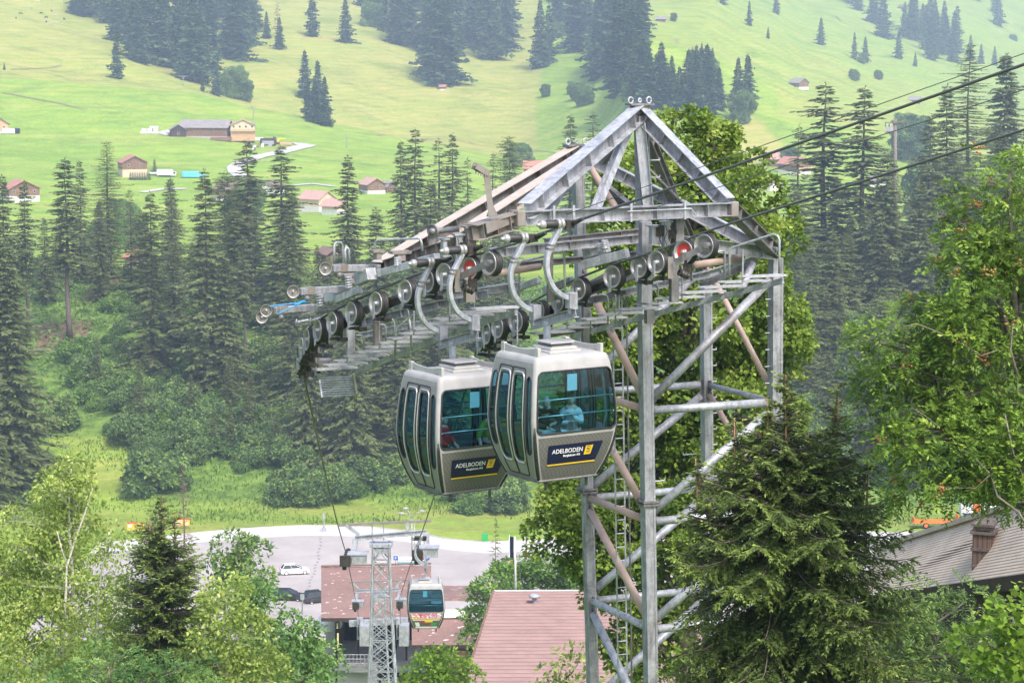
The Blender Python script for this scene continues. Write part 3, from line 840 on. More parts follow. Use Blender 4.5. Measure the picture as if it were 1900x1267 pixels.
singles = [
 (217, 146, 97, 'single spruce standing before the belt, lowest left'), (258, 117, 118, 'single tall spruce on the edge of the upper left belt'),
 (402, 178, 62, 'small dark spruce beside the leafy trees under the belt'), (376, 170, 34, 'short young spruce left of the leafy trees'),
 (580, 68, 100, 'wide spruce on the meadow between the two belts, left one'), (641, 79, 82, 'single spruce with a log lying beside it'),
 (519, 92, 60, 'small spruce at the foot of the pinkish dead tree'), (495, 72, 50, 'greyish small spruce above the meadow gap'),
 (566, 182, 88, 'spruce at the back left of the meadow clump'), (590, 205, 92, 'spruce at the back right of the meadow clump'),
 (571, 222, 78, 'spruce at the front left of the meadow clump'), (603, 234, 92, 'big spruce at the front right of the meadow clump'), (585, 228, 84, 'spruce in the middle of the meadow clump'),
 (1002, 126, 125, 'big spruce between the middle belt and the one behind the tower'), (1018, 118, 108, 'spruce just right of the big one in the meadow gap'),
 (1523, 83, 50, 'single spruce on the bright far meadow'), (1585, 110, 50, 'spruce left in the small far pair'), (1605, 116, 48, 'spruce right in the small far pair'),
 (1667, 108, 50, 'single spruce below the upper right strip'), (1698, 123, 26, 'tiny spruce below the upper right block'),
 (1390, 48, 46, 'spruce near the top edge above the far meadow'), (1440, 28, 45, 'spruce touching the top edge above the far meadow'), (1425, 72, 22, 'tiny spruce on the far meadow'),
 (1302, 115, 36, 'small spruce above the small wood'), (1322, 120, 32, 'thin spruce above the small wood'),
 (1305, -2, 50, 'spruce at the top edge right of the tower belt'), (1340, 8, 40, 'small spruce at the top edge over the far meadow'),
 (8, 130, 14, 'tiny spruce at the left edge of the upper meadow'), (1800, 115, 50, 'spruce right of the upper right block'), (1820, 120, 38, 'shorter spruce right of the upper right block'), (1845, 122, 36, 'spruce nearest the top of the broad dark conifer')]
for (x, y, h, lb) in singles:
    put_conifer(x % 3, x, y - h, y, lb, wf=1.15)
dt = conifer('dead_larch', 26, 4.0, 41, 20, 7, 6, M['f_dead'], M['bark'], 'pinkish dead conifer among the belt at the upper middle left', cat='dead tree', sprayL=1.6, sprayW=.35, droop=.1, power=.6)
g = ground_at(515, 70); dt.location = g; dt.scale = (.95, .95, .95)
dt2 = conifer('dead_spruce', 26, 2.6, 43, 20, 6, 5, M['f_dead'], M['bark'], 'thin reddish dead conifer inside the middle belt', cat='dead tree', sprayL=1.4, sprayW=.3, droop=.2, power=.7)
g = ground_at(770, 90); dt2.location = g
# ---- shrubs and leafy trees, prototypes
def shrub_proto(name, seed, mat, n=5, w=3.0, h=3.2, leaf=.40, dens=150, cat='shrub', clump=.75):
    rng = np.random.default_rng(seed)
    bl = [(rng.uniform(-w * .75, w * .75), rng.uniform(-w * .5, w * .5), h * rng.uniform(.25, .95), w * rng.uniform(.16, .42), w * rng.uniform(.16, .42), h * rng.uniform(.14, .36)) for _ in range(int(n * 2.4))]
    return broadleaf(name, '', cat, (0, 0, 0), h, bl, mat, M['bark'], leaf, dens, seed, trunk_r=.12, clump=clump)
SH = [shrub_proto('shrub', 51, M['f_shrub']), shrub_proto('shrub', 52, M['f_shrub'], 6, 3.4, 3.2), shrub_proto('shrub', 53, M['f_shrubl'], 5, 3, 2.2),
      shrub_proto('shrub', 54, M['f_shrubl'], 4, 2.6, 1.6, .3)]
LT = [shrub_proto('leafy_tree', 55, M['f_shrub'], 11, 6, 11, .5, 95, 'leafy tree', 1.4), shrub_proto('leafy_tree', 56, M['f_shrubl'], 10, 6, 10, .5, 95, 'leafy tree', 1.4)]
def put_shrub(pr, px, py, size_px, label, group=None, base=6.2, Y=None, ysc=1.0):
    g = ground_at(px, py) if Y is None else P(px, py, Y)
    s_ = size_px / FPX * g.y / base
    return place(pr, (g.x, g.y, g.z - .25 * s_), px * .7, (s_, s_, s_ * ysc), label, group)
rng = np.random.default_rng(5)
G1 = 'bushes on the wooded slope'
cnt = 0
for poly, n, prs, sz, lb in [
  ([(120, 640), (200, 600), (330, 640), (480, 600), (560, 600), (560, 760), (420, 800), (300, 900), (170, 760)], 130, (1, 2, 3, 2), (30, 85), 'green bush in the thicket on the left slope'),
  ([(210, 720), (460, 760), (560, 740), (640, 800), (620, 880), (480, 880), (330, 850)], 60, (0, 2, 1), (40, 95), 'blue green bush in the thicket on the left slope'),
  ([(470, 905), (640, 900), (720, 912), (560, 945)], 16, (1, 3, 0), (65, 95), 'bush in the row above the car park verge'),
  ([(250, 480), (450, 470), (420, 600), (300, 640), (200, 560)], 44, (0, 2, 3), (30, 75), 'bush between the spruce trunks on the upper slope'),
  ([(0, 470), (120, 500), (130, 560), (0, 560)], 10, (0, 1), (34, 55), 'bush among the leftmost spruces'),
  ([(1470, 480), (1700, 480), (1700, 900), (1470, 900)], 80, (0, 1, 2), (45, 115), 'blue green bush in the wood right of the tower'),
  ([(640, 500), (960, 490), (960, 700), (700, 700)], 26, (0, 1), (50, 80), 'dark bush in the wood behind the tower arm'),
  ([(760, 900), (980, 870), (1000, 930), (900, 970)], 12, (0, 1, 2), (50, 80), 'bush on the grassy bank behind the cabins'),
  ]:
    c = 0
    while c < n:
        x = rng.uniform(min(p[0] for p in poly), max(p[0] for p in poly)); y = rng.uniform(min(p[1] for p in poly), max(p[1] for p in poly))
        if not inpoly(x, y, poly): continue
        c += 1
        put_shrub(SH[prs[c % len(prs)]], x, y, rng.uniform(*sz), lb, lb.replace('bush', 'bushes', 1))
for (pi, x, y, s_, lb, base) in [
  (0, 288, 912, 120, 'big round blue green bush above the yellow signboard', 3.4), (0, 95, 800, 105, 'dark bush under the huge left spruce', 3.4),
  (1, 690, 900, 90, 'bush at the right end of the row above the verge', 3.4), (0, 950, 945, 90, 'dark bush right below the cabins', 3.4), (2, 880, 968, 70, 'pale bush on the bank below the farther cabin', 3.4),
  (0, 730, 890, 80, 'dark bush left below the farther cabin', 3.4)]:
    put_shrub(SH[pi], x, y, s_, lb)
for (pi, x, y, s_, lb) in [(0, 432, 182, 60, 'round leafy tree at the lower end of the upper left belt'), (0, 452, 186, 40, 'smaller round leafy tree at the belt foot'),
  (1, 425, 100, 46, 'pale leafy tree on the edge of the upper left belt'), (0, 360, 130, 50, 'leafy tree half inside the upper left belt'), (1, 696, 50, 46, 'pale leafy tree at the left edge of the middle belt'),
  (0, 1072, 185, 32, 'dark leafy tree on the meadow left of the tower apex'), (0, 1085, 196, 38, 'leafy tree cluster on the meadow beside the tower apex'), (0, 1062, 175, 24, 'small dark leafy tree above the meadow cluster'),
  (1, 1172, 190, 34, 'pale leafy tree just above the tower apex plate'), (1, 1310, 160, 50, 'pale leafy tree within the small wood'), (0, 1375, 228, 60, 'round leafy tree at the right foot of the small wood'),
  (0, 1012, 180, 24, 'small grey green tree on the meadow'), (0, 1035, 70, 30, 'dark bush beside the big spruce in the gap'), (0, 1250, 40, 16, 'bush near the top hut'), (0, 965, 310, 46, 'blue green round tree behind the rounded conifer'),
  (0, 1465, 310, 40, 'round dark tree before the house right of the maple'), (0, 1600, 118, 20, 'low far shrub beside the small far pair'), (0, 1585, 150, 22, 'shrub on the dry strip at the right, left one'), (0, 1630, 148, 18, 'shrub on the dry strip at the right, right one'), (0, 1880, 78, 14, 'tiny shrub at the far right meadow')]:
    put_shrub(LT[pi], x, y, s_, lb, base=12.5)
for (x, y, s_, lb) in [(1500, 540, 110, 'leafy tree right behind the upright tower leg'), (1560, 700, 130, 'broad leafy tree low in the right wood'), (1740, 420, 130, 'leafy tree between the spruces above the rowan'), (1690, 300, 90, 'green leafy tree beside the power pole'),
   (1480, 620, 110, 'leafy tree beside the tower leg lower down'), (240, 460, 90, 'light green leafy tree between the larch and slim spruces'), (450, 420, 80, 'light green leafy tree behind the tall left group'), (190, 480, 80, 'bright leafy tree under the pale larch'), (1610, 800, 140, 'leafy tree behind the near spruce'), (1520, 860, 130, 'leafy tree behind the tower leg foot'), (650, 640, 110, 'leafy tree behind the catwalk end')]:
    put_shrub(LT[1 if 'ight' in lb else 0], x, y, s_, lb, base=12.5)
# low undergrowth on the forest slope: nobody could count it
rng = np.random.default_rng(8)
N = 110000
X = rng.uniform(-130, 130, N); Yv = rng.uniform(384, 520, N)
kz = np.array([gz(x, y) for x, y in zip(X, Yv)])
patch = np.sin(X / 9 + 2 * np.sin(Yv / 13)) + np.sin(Yv / 7 + X / 17) + rng.normal(0, .6, N)
pxx = 950 + FPX * X / Yv
ok = (patch > -.2) & ~((pxx > 90) & (pxx < 270) & (Yv < 430)) & ((Yv > 400) | (patch > 1.6))
C = np.stack([X, Yv, kz + rng.uniform(-.1, .7, N)], 1)[ok]
D = rng.normal(size=(len(C), 3)); D[:, 2] = np.abs(D[:, 2]) * .8
L = rng.uniform(.35, 1.1, len(C))
ug = quads_obj('undergrowth', rhombs(C, unit(D), L, L * .6, rng, .8), M['f_shrubl'], None, np.clip(rng.normal(.38, .2, len(C)), 0, 1))
tag(ug, 'low leafy undergrowth covering the wooded slope', kind='stuff')

rng = np.random.default_rng(28); N = 80000
Yv = rng.uniform(30, 296, N); X = rng.uniform(-1, 1, N) * (30 + .3 * Yv)
kz = np.array([gz(x, y) for x, y in zip(X, Yv)])
ok = ~((np.abs(X + 9) < 13) & (Yv > 188) & (Yv < 222))
C = np.stack([X, Yv, kz - .05], 1)[ok]; D = rng.normal(size=(len(C), 3)); D[:, 2] = np.abs(D[:, 2]) + .3
L = rng.uniform(.3, .8, len(C)) * (.5 + C[:, 1] / 260)
tag(quads_obj('hillside_brush', rhombs(C, unit(D), L, L * .55, rng, .8), M['f_shrub'], None, np.clip(rng.normal(.4, .2, len(C)), 0, 1)), 'low brush covering the near hillside below the trees', kind='stuff')
# ================================================================ TOWER HEAD AND MAST
TW = thing('ropeway_tower', 'tall grey steel ropeway tower with cantilevered head, catwalks and two sheave trains', 'ropeway tower', P(1260, 1400, 47.7))
def lerp(a, b, t): return a + (b - a) * t
def arc(pts, n):
    """resample polyline"""
    pts = [Vector(p) for p in pts]; d = [0]
    for i in range(1, len(pts)): d.append(d[-1] + (pts[i] - pts[i - 1]).length)
    out = []
    for k in range(n):
        s_ = d[-1] * k / (n - 1); i = max(j for j in range(len(d)) if d[j] <= s_ + 1e-9); i = min(i, len(pts) - 2)
        out.append(pts[i].lerp(pts[i + 1], (s_ - d[i]) / (d[i + 1] - d[i])))
    return out
# legs: foot and head given as image rows in planes of known depth
YA, YB, YC, YD = 46.0, 47.1, 48.4, 49.5
A0, A1 = P(1210, 1420, YA), P(1190, 215, YA)
B0, B1 = P(1434, 1420, YB), P(1439, 478, YB)
C0, C1 = P(1104, 1420, YC), P(1071, 285, YC)
D0, D1 = P(1316, 1420, YD), P(1309, 500, YD)
LEG = {'A': (A0, A1), 'B': (B0, B1), 'C': (C0, C1), 'D': (D0, D1)}
def L_(k, z):
    a, b_ = LEG[k]; t = (z - a.z) / (b_.z - a.z); return a + (b_ - a) * t
ZL = [P(1210, 762, YA).z, P(1210, 968, YA).z, P(1210, 1168, YA).z, P(1210, 1375, YA).z]
Ztop = P(1438, 500, YB).z
eu = (B1 - L_('A', B1.z)).normalized()
for k in 'ABCD':
    a, b_ = LEG[k]
    mb = MB()
    d = (b_ - a).normalized()
    w = .215 if k in 'AB' else .19
    mb.box((a + b_) / 2, ((b_ - a).length, w, w), (d, eu, d.cross(eu)))
    # open channel lips make the section read as a rolled profile
    n_ = d.cross(eu).normalized()
    for sg in (-1, 1):
        mb.box((a + b_) / 2 - n_ * (w / 2 + .006) + eu * sg * (w / 2 - .02), ((b_ - a).length, .045, .012), (d, eu, n_))
    mb.build('leg', M['galv'], TW)
    # bolted flange joints
    fl = MB()
    for zf in ((P(1200, 932, YA).z,) if k == 'A' else (ZL[0] - 2.0,)):
        q = L_(k, zf)
        for dz in (-.03, .03): fl.box(q + d * dz, (.34, .34, .035), (eu, n_, d))
        for sx in (-1, 1):
            for sy in (-1, 1): fl.tube(q + eu * sx * .14 + n_ * sy * .14 - d * .09, q + eu * sx * .14 + n_ * sy * .14 + d * .09, .018, n=6)
    fl.build('flange', M['galvd'], TW)
def pipe(a, b_, r=.085, mat='galv', name='brace', inset=.16):
    a = Vector(a); b_ = Vector(b_); d = (b_ - a).normalized()
    mb = MB(); aa = a + d * inset; bb = b_ - d * inset
    mb.tube(aa, bb, r, n=14)
    o = mb.build(name, M[mat], TW, True)
    # gusset plates with flattened ends
    g_ = MB(); s_, u = ortho(d)
    g_.box(aa - d * .06, (.22, .018, .2), (d, eu if abs(d.dot(eu)) < .5 else s_, d.cross(eu if abs(d.dot(eu)) < .5 else s_).normalized()))
    g_.box(bb + d * .06, (.22, .018, .2), (d, eu if abs(d.dot(eu)) < .5 else s_, d.cross(eu if abs(d.dot(eu)) < .5 else s_).normalized()))
    g_.build('gusset', M['galvd'], o)
    return o
for i, z in enumerate(ZL):
    pipe(L_('A', z), L_('B', z), .082, 'galvl' if i != 1 else 'galvl')
    pipe(L_('A', z + .02), L_('C', z + .02), .075, 'rusttube' if i < 2 else 'galvl')
    pipe(L_('C', z), L_('D', z), .075, 'galvl')
    pipe(L_('D', z), L_('B', z), .06, 'galv')
ZZ = [Ztop] + ZL
for i in range(4):
    za, zb = ZZ[i], ZZ[i + 1]
    pipe(L_('B', za - .1), L_('A', zb + .12), .085, 'galv' if i < 1 else 'galvl')
    pipe(L_('C', za - .15), L_('A', zb + .15), .08, 'rusttube' if i < 3 else 'galvl')
    pipe(L_('D', za - .15), L_('C', zb + .15), .085, 'galv' if i < 2 else 'galvl')
    pipe(L_('D', za - .1), L_('B', zb + .12), .06, 'rusttube')
# step bolts on leg D and leg B, small brackets
sb = MB()
for k in range(22):
    z = Ztop - .25 - k * .33
    q = L_('D', z); sb.tube(q + eu * .1, q + eu * .24, .012, n=6); sb.tube(q + eu * .23, q + eu * .23 + Vector((0, 0, .05)), .012, n=6)
    if k < 10:
        q = L_('B', z); sb.tube(q - eu * .1, q - eu * .22, .012, n=6)
sb.build('step_bolts', M['galvl'], TW)
sg_ = MB()
for (x, y, s_) in ((1209, 893, 1), (1199, 330, 1), (1199, 298, 1), (1290, 842, -1)):
    q = P(x, y, YA if x < 1250 else YD); sg_.tube(q, q + eu * .28 * s_, .014, n=6); sg_.tube(q + eu * .28 * s_, q + eu * .28 * s_ + Vector((0, 0, .05)), .014, n=6)
sg_.build('step_bracket', M['galvl'], TW)
# ladder
la, lb_ = P(1145, 545, 47.2), P(1156, 1300, 47.2)
mb = MB()
for s_ in (-1, 1): mb.beam(la + eu * s_ * .1, lb_ + eu * s_ * .1, .03, .04)
lad = mb.build('ladder', M['galvl'], TW)
mb = MB(); n = int((la - lb_).length / .27)
for k in range(n):
    q = la.lerp(lb_, (k + .5) / n); mb.tube(q - eu * .09, q + eu * .09, .012, n=6)
mb.build('rungs', M['galvl'], lad)
mb = MB(); mb.tube(la + eu * .2, lb_ + eu * .2, .018, n=6); mb.build('safety_rail', M['galvd'], TW)
# ---------------------------------------------------------------- head frame
ap1, ap2 = P(1187, 203, YA), P(1070, 278, YC)
q_l, q_r = P(964, 405, 41.9), P(1353, 388, 44.5)
def ib(a, b_, w, h, name, mat, t=.016, up=None, stiff=0, parent=TW, flange=None):
    mb = MB(); mb.ibeam(a, b_, w, h, t, up=up)
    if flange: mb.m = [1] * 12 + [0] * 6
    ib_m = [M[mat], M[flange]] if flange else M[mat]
    a = Vector(a); b_ = Vector(b_); d = (b_ - a).normalized()
    if up is None: sx, u = ortho(d)
    else: sx = d.cross(up).normalized(); u = sx.cross(d)
    for k in range(stiff):
        c = a.lerp(b_, (k + .5) / stiff)
        mb.box(c, (.014, w - .012, h - 2 * t - .004), (d, sx, u))
    return mb.build(name, ib_m, parent)
VUP = Vector((0, 0, 1))
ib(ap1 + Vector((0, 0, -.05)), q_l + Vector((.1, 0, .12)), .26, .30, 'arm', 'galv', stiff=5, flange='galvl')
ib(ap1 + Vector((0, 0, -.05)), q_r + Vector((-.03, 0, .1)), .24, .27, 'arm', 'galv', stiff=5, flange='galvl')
ib(ap2 + Vector((0, 0, -.05)), P(702, 500, 44.2), .26, .30, 'arm', 'galvd', stiff=7, flange='tan')
ib(P(1092, 287, 47.6), P(880, 425, 42.4), .22, .24, 'arm', 'galvd', stiff=5, flange='tan')
ib(ap2 + Vector((0, 0, -.05)), B1 + Vector((0, 0, .05)), .2, .24, 'arm', 'galv', stiff=6)
ib(q_r + Vector((0, .1, .05)), B1 + Vector((0, 0, .1)), .2, .24, 'arm', 'galvd', stiff=3)
ib(ap1 + Vector((0, .1, -.1)), P(1306, 510, YD), .16, .2, 'arm', 'galvd', stiff=3)
# masts above the legs, front mast profile in the paler steel
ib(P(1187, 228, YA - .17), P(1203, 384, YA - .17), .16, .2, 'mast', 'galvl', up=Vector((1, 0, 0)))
# braces in the head
ib(P(1166, 238, 45.8), P(1103, 392, 44.4), .13, .16, 'brace', 'galvl', up=Vector((.6, -.8, 0)))
ib(P(1170, 232, 45.9), P(1118, 300, 46.6), .12, .14, 'brace', 'galvd', up=Vector((.6, -.8, 0)))
ib(P(1064, 318, 48.2), P(1013, 398, 46.6), .14, .17, 'brace', 'galv', up=Vector((.6, -.8, 0)))
ib(P(1054, 322, 48.1), P(996, 400, 45.6), .12, .15, 'brace', 'galvd', up=Vector((.6, -.8, 0)))
ib(P(1108, 335, 48.0), P(1176, 392, 46.8), .13, .16, 'brace', 'galvd')
mb = MB(); mb.tube(P(1088, 300, 47.9), P(1146, 392, 46.4), .07, n=12); mb.build('brace', M['rusttube'], TW, True)
mb = MB(); mb.tube(P(1190, 300, 46.3), P(1288, 400, 47.2), .035, n=8); mb.build('brace', M['galvd'], TW, True)
# lifting plates with eyes on the apexes
for (q, Yq) in ((P(1187, 194, YA), YA), (P(1070, 270, YC), YC)):
    mb = MB(); mb.box(q, (.48, .3, .035), (eu, Vector((-eu.y, eu.x, 0)), VUP))
    mb.box(q + Vector((0, 0, -.1)), (.30, .22, .16), (eu, Vector((-eu.y, eu.x, 0)), VUP))
    pl = mb.build('apex_plate', M['galvd'], TW)
    for s_ in (-.19, 0, .19):
        mb = MB(); c = q + eu * s_ + Vector((0, 0, .075)); pr = []
        rr = .06 if s_ else .035
        pts = [c + eu * math.cos(t) * rr * .8 + VUP * math.sin(t) * rr for t in [2 * math.pi * k / 14 for k in range(15)]]
        mb.path(pts, .017, 6); mb.build('lifting_eye', M['galvl'], pl, True)
# cross beam Q with end plates
qd = (q_r - q_l).normalized()
ib(q_l, q_r, .24, .245, 'cross_beam', 'galv', stiff=4)
mb = MB()
for q in (q_l, q_r):
    mb = MB(); mb.box(q + qd * (.04 if q is q_r else -.04) , (.17, .27, .28), (qd, qd.cross(VUP).normalized(), qd.cross(VUP).normalized().cross(qd) * -1))
    mb.build('end_box', M['rusty'], TW, bev=.02)
# thin conduit along the beam and straps
mb = MB(); off = Vector((.1, -.14, 0))
mb.path([q_l.lerp(q_r, .47) + off + VUP * .05, q_l.lerp(q_r, .78) + off + VUP * .055, q_l.lerp(q_r, .8) + off - VUP * .06], .012, 6)
for t in (.14, .23, .5, .76):
    c = q_l.lerp(q_r, t) + Vector((.06, -.128, .03)); mb.box(c, (.045, .02, .34), (qd, qd.cross(VUP), VUP))
mb.build('conduit', M['galvl'], TW)
# box from Q towards the left track
ql2 = P(876, 432, 41.3)
ib(q_l + Vector((-.12, 0, -.05)), ql2, .3, .28, 'cross_beam', 'rusty', stiff=3)
mb = MB(); mb.beam(P(955, 402, 41.85), P(902, 424, 41.25), .02, .19); mb.build('cover_plate', M['rusty'], TW)
# second cross beams under Q
ib(P(905, 470, 43.4), P(1198, 441, 45.4), .16, .17, 'cross_beam', 'galv', stiff=5)
ib(P(1010, 448, 44.2), P(1196, 428, 45.4), .12, .10, 'cross_beam', 'galvd', stiff=2)
ib(P(1198, 441, 45.5), P(1436, 470, 47.0), .18, .25, 'cross_beam', 'galv', stiff=5)
ib(P(960, 492, 45.6), P(1200, 470, 46.6), .12, .12, 'cross_beam', 'galvd', stiff=3)
ib(P(1060, 565, 47.0), P(1316, 508, 47.2), .14, .14, 'cross_beam', 'galv', stiff=4)
ib(P(1316, 508, 47.2), P(1404, 480, 47.1), .12, .14, 'cross_beam', 'galvl', stiff=2)
ib(P(1404, 486, 47.0), P(1300, 530, 46.0), .1, .1, 'cross_beam', 'galvd')
mb = MB(); mb.tube(P(1288, 492, 45.6), P(1372, 480, 47.0), .07, n=12); mb.build('brace', M['rusttube'], TW, True)
mb = MB(); mb.tube(P(905, 510, 43.0), P(1000, 495, 45.3), .065, n=12); mb.build('brace', M['rusttube'], TW, True)
mb = MB(); mb.tube(P(1090, 530, 46.6), P(1136, 505, 46.8), .06, n=12); mb.build('brace', M['galvd'], TW, True)
mb = MB(); mb.tube(P(1090, 545, 46.7), P(1185, 512, 46.9), .05, n=12); mb.build('brace', M['galvd'], TW, True)
mb = MB(); mb.tube(P(1396, 488, 46.6), P(1370, 550, 46.2), .08, n=12); mb.build('brace', M['galv'], TW, True)
# long longitudinal beams of the left track
ib(P(868, 446, 41.7), P(695, 500, 44.6), .2, .2, 'track_beam', 'rusty', stiff=9)
ib(P(905, 545, 43.6), P(665, 600, 46.0), .14, .15, 'track_beam', 'galv', stiff=7)
ib(P(960, 530, 44.8), P(840, 548, 43.4), .12, .13, 'track_beam', 'galv', stiff=3)
ib(P(985, 560, 45.2), P(670, 622, 46.6), .10, .11, 'track_beam', 'galvl', stiff=6)
ib(P(1130, 600, 46.6), P(1000, 625, 47.6), .10, .12, 'track_beam', 'galvd', stiff=3)
ib(P(900, 500, 44.2), P(760, 530, 44.8), .10, .10, 'track_beam', 'galvd', stiff=3)
# brown hangers from the cross beam down to the catwalk
for (x, y0, y1, Y, w, mt) in ((870, 440, 560, 41.9, .17, 'rusty'), (1250, 398, 560, 44.2, .15, 'galvd'), (1196, 412, 560, 44.6, .20, 'galv'), (1205, 575, 600, 44.6, .16, 'galvd'), (700, 588, 640, 45.6, .14, 'rusty'), (1086, 560, 640, 46.6, .13, 'galvd'), (648, 605, 670, 46.4, .1, 'galvl'), (655, 605, 668, 46.5, .06, 'galv'), (1020, 470, 560, 45.4, .10, 'galvd')):
    a, b_ = P(x, y0, Y), P(x + (y1 - y0) * .01, y1, Y)
    mb = MB(); mb.box((a + b_) / 2, (w, w * .8, (a - b_).length), (eu, Vector((-eu.y, eu.x, 0)), VUP)); mb.build('hanger_post', M[mt], TW)
# ---------------------------------------------------------------- sheave trains
def poly3(l): return [P(*q) for q in l]
ROPE_L = poly3([(957, 452, 40.4), (917, 463, 40.8), (880, 474, 41.2), (836, 488, 41.7), (795, 502, 42.2), (740, 522, 42.9), (690, 543, 43.6), (640, 566, 44.3), (602, 587, 45.0), (577, 605, 45.7), (562, 624, 46.3), (556, 650, 46.8), (559, 680, 47.1), (566, 706, 47.4)])
ROPE_R = poly3([(1310, 430, 42.9), (1268, 447, 43.2), (1222, 464, 43.6), (1180, 478, 44.0), (1140, 490, 44.4), (1078, 514, 45.0), (1030, 536, 45.6), (1000, 553, 46), (960, 575, 46.6), (925, 592, 47.1), (900, 606, 47.6), (888, 622, 47.9), (884, 650, 48.3)])
def sheave(c, ax, r, colr='wheel', dish='wheelin', wd=.16, parent=TW):
    """ax points to the visible rim side"""
    c = Vector(c); ax = Vector(ax).normalized()
    mb = MB()
    w = wd / 2
    mb.lathe(c, ax, [(r * .97, w), (r * 1.0, w - .008), (r * .97, w - .02), (r * .80, w - .03), (r * .78, w - .012), (r * .97, w)], 28)
    mb.lathe(c, ax, [(r * .80, w - .02), (r * .74, w - .045), (r * .28, w - .05), (r * .18, w - .02), (r * .18, w + .02), (r * .1, w + .03), (.001, w + .03)], 28)
    root_ = mb.build('sheave', M[colr], parent, True)
    mb = MB()
    mb.lathe(c, ax, [(r * .92, w - .025), (r * 1.02, w - .03), (r * 1.06, w - .05), (r * 1.0, w - .065), (r * .9, .01), (r * .9, -.01), (r * 1.0, -w + .055), (r * 1.08, -w + .035), (r * 1.08, -w + .01), (r * .95, -w), (.02, -w)], 28)
    mb.build('tyre', M['black'], root_, True)
    mb = MB()
    mb.lathe(c, ax, [(r * .745, w - .041), (r * .27, w - .046)], 28)
    mb.build('dish', M[dish], root_, True)
    return root_
def hsheave(px, py, Y, tang, r, red=False, bracket=True):
    c = P(px, py, Y)
    t = Vector((tang.x, tang.y, 0)).normalized()
    ax = Vector((-t.y, t.x, 0))
    if ax.dot(Vector((-1, -.45, 0))) < 0: ax = -ax
    ax.z = .06
    o = sheave(c, ax, r, dish='red' if red else 'wheelin')
    if bracket:
        mb = MB(); a = c + ax * .115
        mb.beam(a + VUP * .03, a - VUP * (r * 1.35) + t * .01, .05, .018, up=ax)
        mb.tube(c - ax * .12, a, .022, n=8)
        mb.build('fork', M['galvl'], TW)
        # dark guard and axle block behind
        mb = MB(); q = c - ax * .13
        mb.box(q - VUP * r * .45 , (.05, .03, r * 2.3), (t, ax, VUP))
        mb.box(q - VUP * r * 1.35, (.20, .16, .07), (t, ax, VUP))
        mb.tube(c - ax * .05 - VUP * r * 1.32, c + ax * .12 - VUP * r * 1.32, .028, n=8)
        mb.build('sheave_guard', M['darkmetal'], TW)
    return ax, t
LW = [(912, 489, 40.8, .205, 0), (875, 499, 41.2, .205, 1), (829, 510, 41.6, .205, 0), (798, 522, 42.0, .205, 0), (757, 541, 42.5, .21, 0), (703, 563, 43.2, .21, 0), (657, 581, 43.9, .21, 0), (622, 600, 44.5, .215, 0), (595, 613, 45.1, .215, 0), (575, 630, 45.7, .215, 0), (566, 647, 46.2, .215, 0), (562, 668, 46.7, .2, 0)]
RW = [(1310, 457, 42.9, .215, 0), (1272, 468, 43.2, .215, 1), (1222, 487, 43.6, .21, 0), (1190, 495, 44.0, .21, 0), (1140, 514, 44.4, .21, 0), (1078, 537, 45.0, .21, 0), (1040, 560, 45.6, .2, 0), (1003, 577, 46.1, .2, 0), (962, 597, 46.6, .22, 0), (928, 608, 47.1, .22, 0), (908, 619, 47.5, .22, 0), (896, 632, 47.9, .21, 0)]
for W_ in (LW, RW):
    pp = [P(*w[:3]) for w in W_]
    for i, w in enumerate(W_):
        tg = (pp[min(i + 1, len(pp) - 1)] - pp[max(i - 1, 0)])
        hsheave(w[0], w[1], w[2], tg, w[3], bool(w[4]), bracket=not w[4] and i > 0)
    # rocker beams of the train run behind the wheels
    for i in range(2, len(pp) - 1, 2):
        tg = (pp[i + 1] - pp[i]).normalized(); n_ = Vector((-tg.y, tg.x, 0)).normalized()
        if n_.dot(Vector((1, .4, 0))) < 0: n_ = -n_
        a, b_ = pp[i] + n_ * .16, pp[i + 1] + n_ * .16
        mb = MB(); mb.beam(a - tg * .1 - VUP * .05, b_ + tg * .1 - VUP * .05, .03, .13); mb.build('rocker_beam', M['darkmetal'], TW)
    mb = MB()
    for i in range(2, len(pp) - 1):
        tg = (pp[i + 1] - pp[i]).normalized(); n_ = Vector((-tg.y, tg.x, 0)).normalized()
        if n_.dot(Vector((1, .4, 0))) < 0: n_ = -n_
        mb.beam(pp[i] + n_ * .2 + VUP * .02, pp[i + 1] + n_ * .2 + VUP * .02, .05, .11)
    mb.build('carrying_beam', M['galvd'], TW)
# bracket beams in front of the red wheels, with the worn roller below
for (ax_, ay, aY, bx, by, bY, rx, ry) in ((857, 512, 40.95, 907, 488, 40.55, 868, 536), (1252, 487, 42.95, 1312, 455, 42.65, 1268, 508)):
    a, b_ = P(ax_, ay, aY), P(bx, by, bY)
    mb = MB(); mb.beam(a, b_, .03, .11); mb.tube(b_ + Vector((-.03, -.06, 0)), b_ + Vector((.03, .08, 0)), .05, n=12)
    mb.beam(b_ + (a - b_) * .25 + Vector((-.01, -.02, 0)), b_ + Vector((-.01, -.02, 0)), .02, .13)
    mb.build('lever', M['galvd'], TW)
    c = P(rx, ry, aY); mb = MB()
    mb.lathe(c, (-.7, -.4, .35), [(.03, -.11), (.07, -.1), (.055, -.06), (.075, -.03), (.055, 0), (.075, .03), (.055, .06), (.07, .09), (.03, .1)], 14)
    mb.beam(c + Vector((.02, 0, .05)), c + Vector((.04, 0, .24)), .05, .05)
    mb.box(c + Vector((.08, .1, .05)), (.16, .1, .22))
    mb.build('worn_roller', M['darkmetal'], TW, False)
    mb = MB(); mb.beam(P(ax_ - 8, ay - 10, aY + .1), P(ax_ - 8, ay + 30, aY + .1), .09, .05); mb.build('stop_plate', M['rusty'], TW)
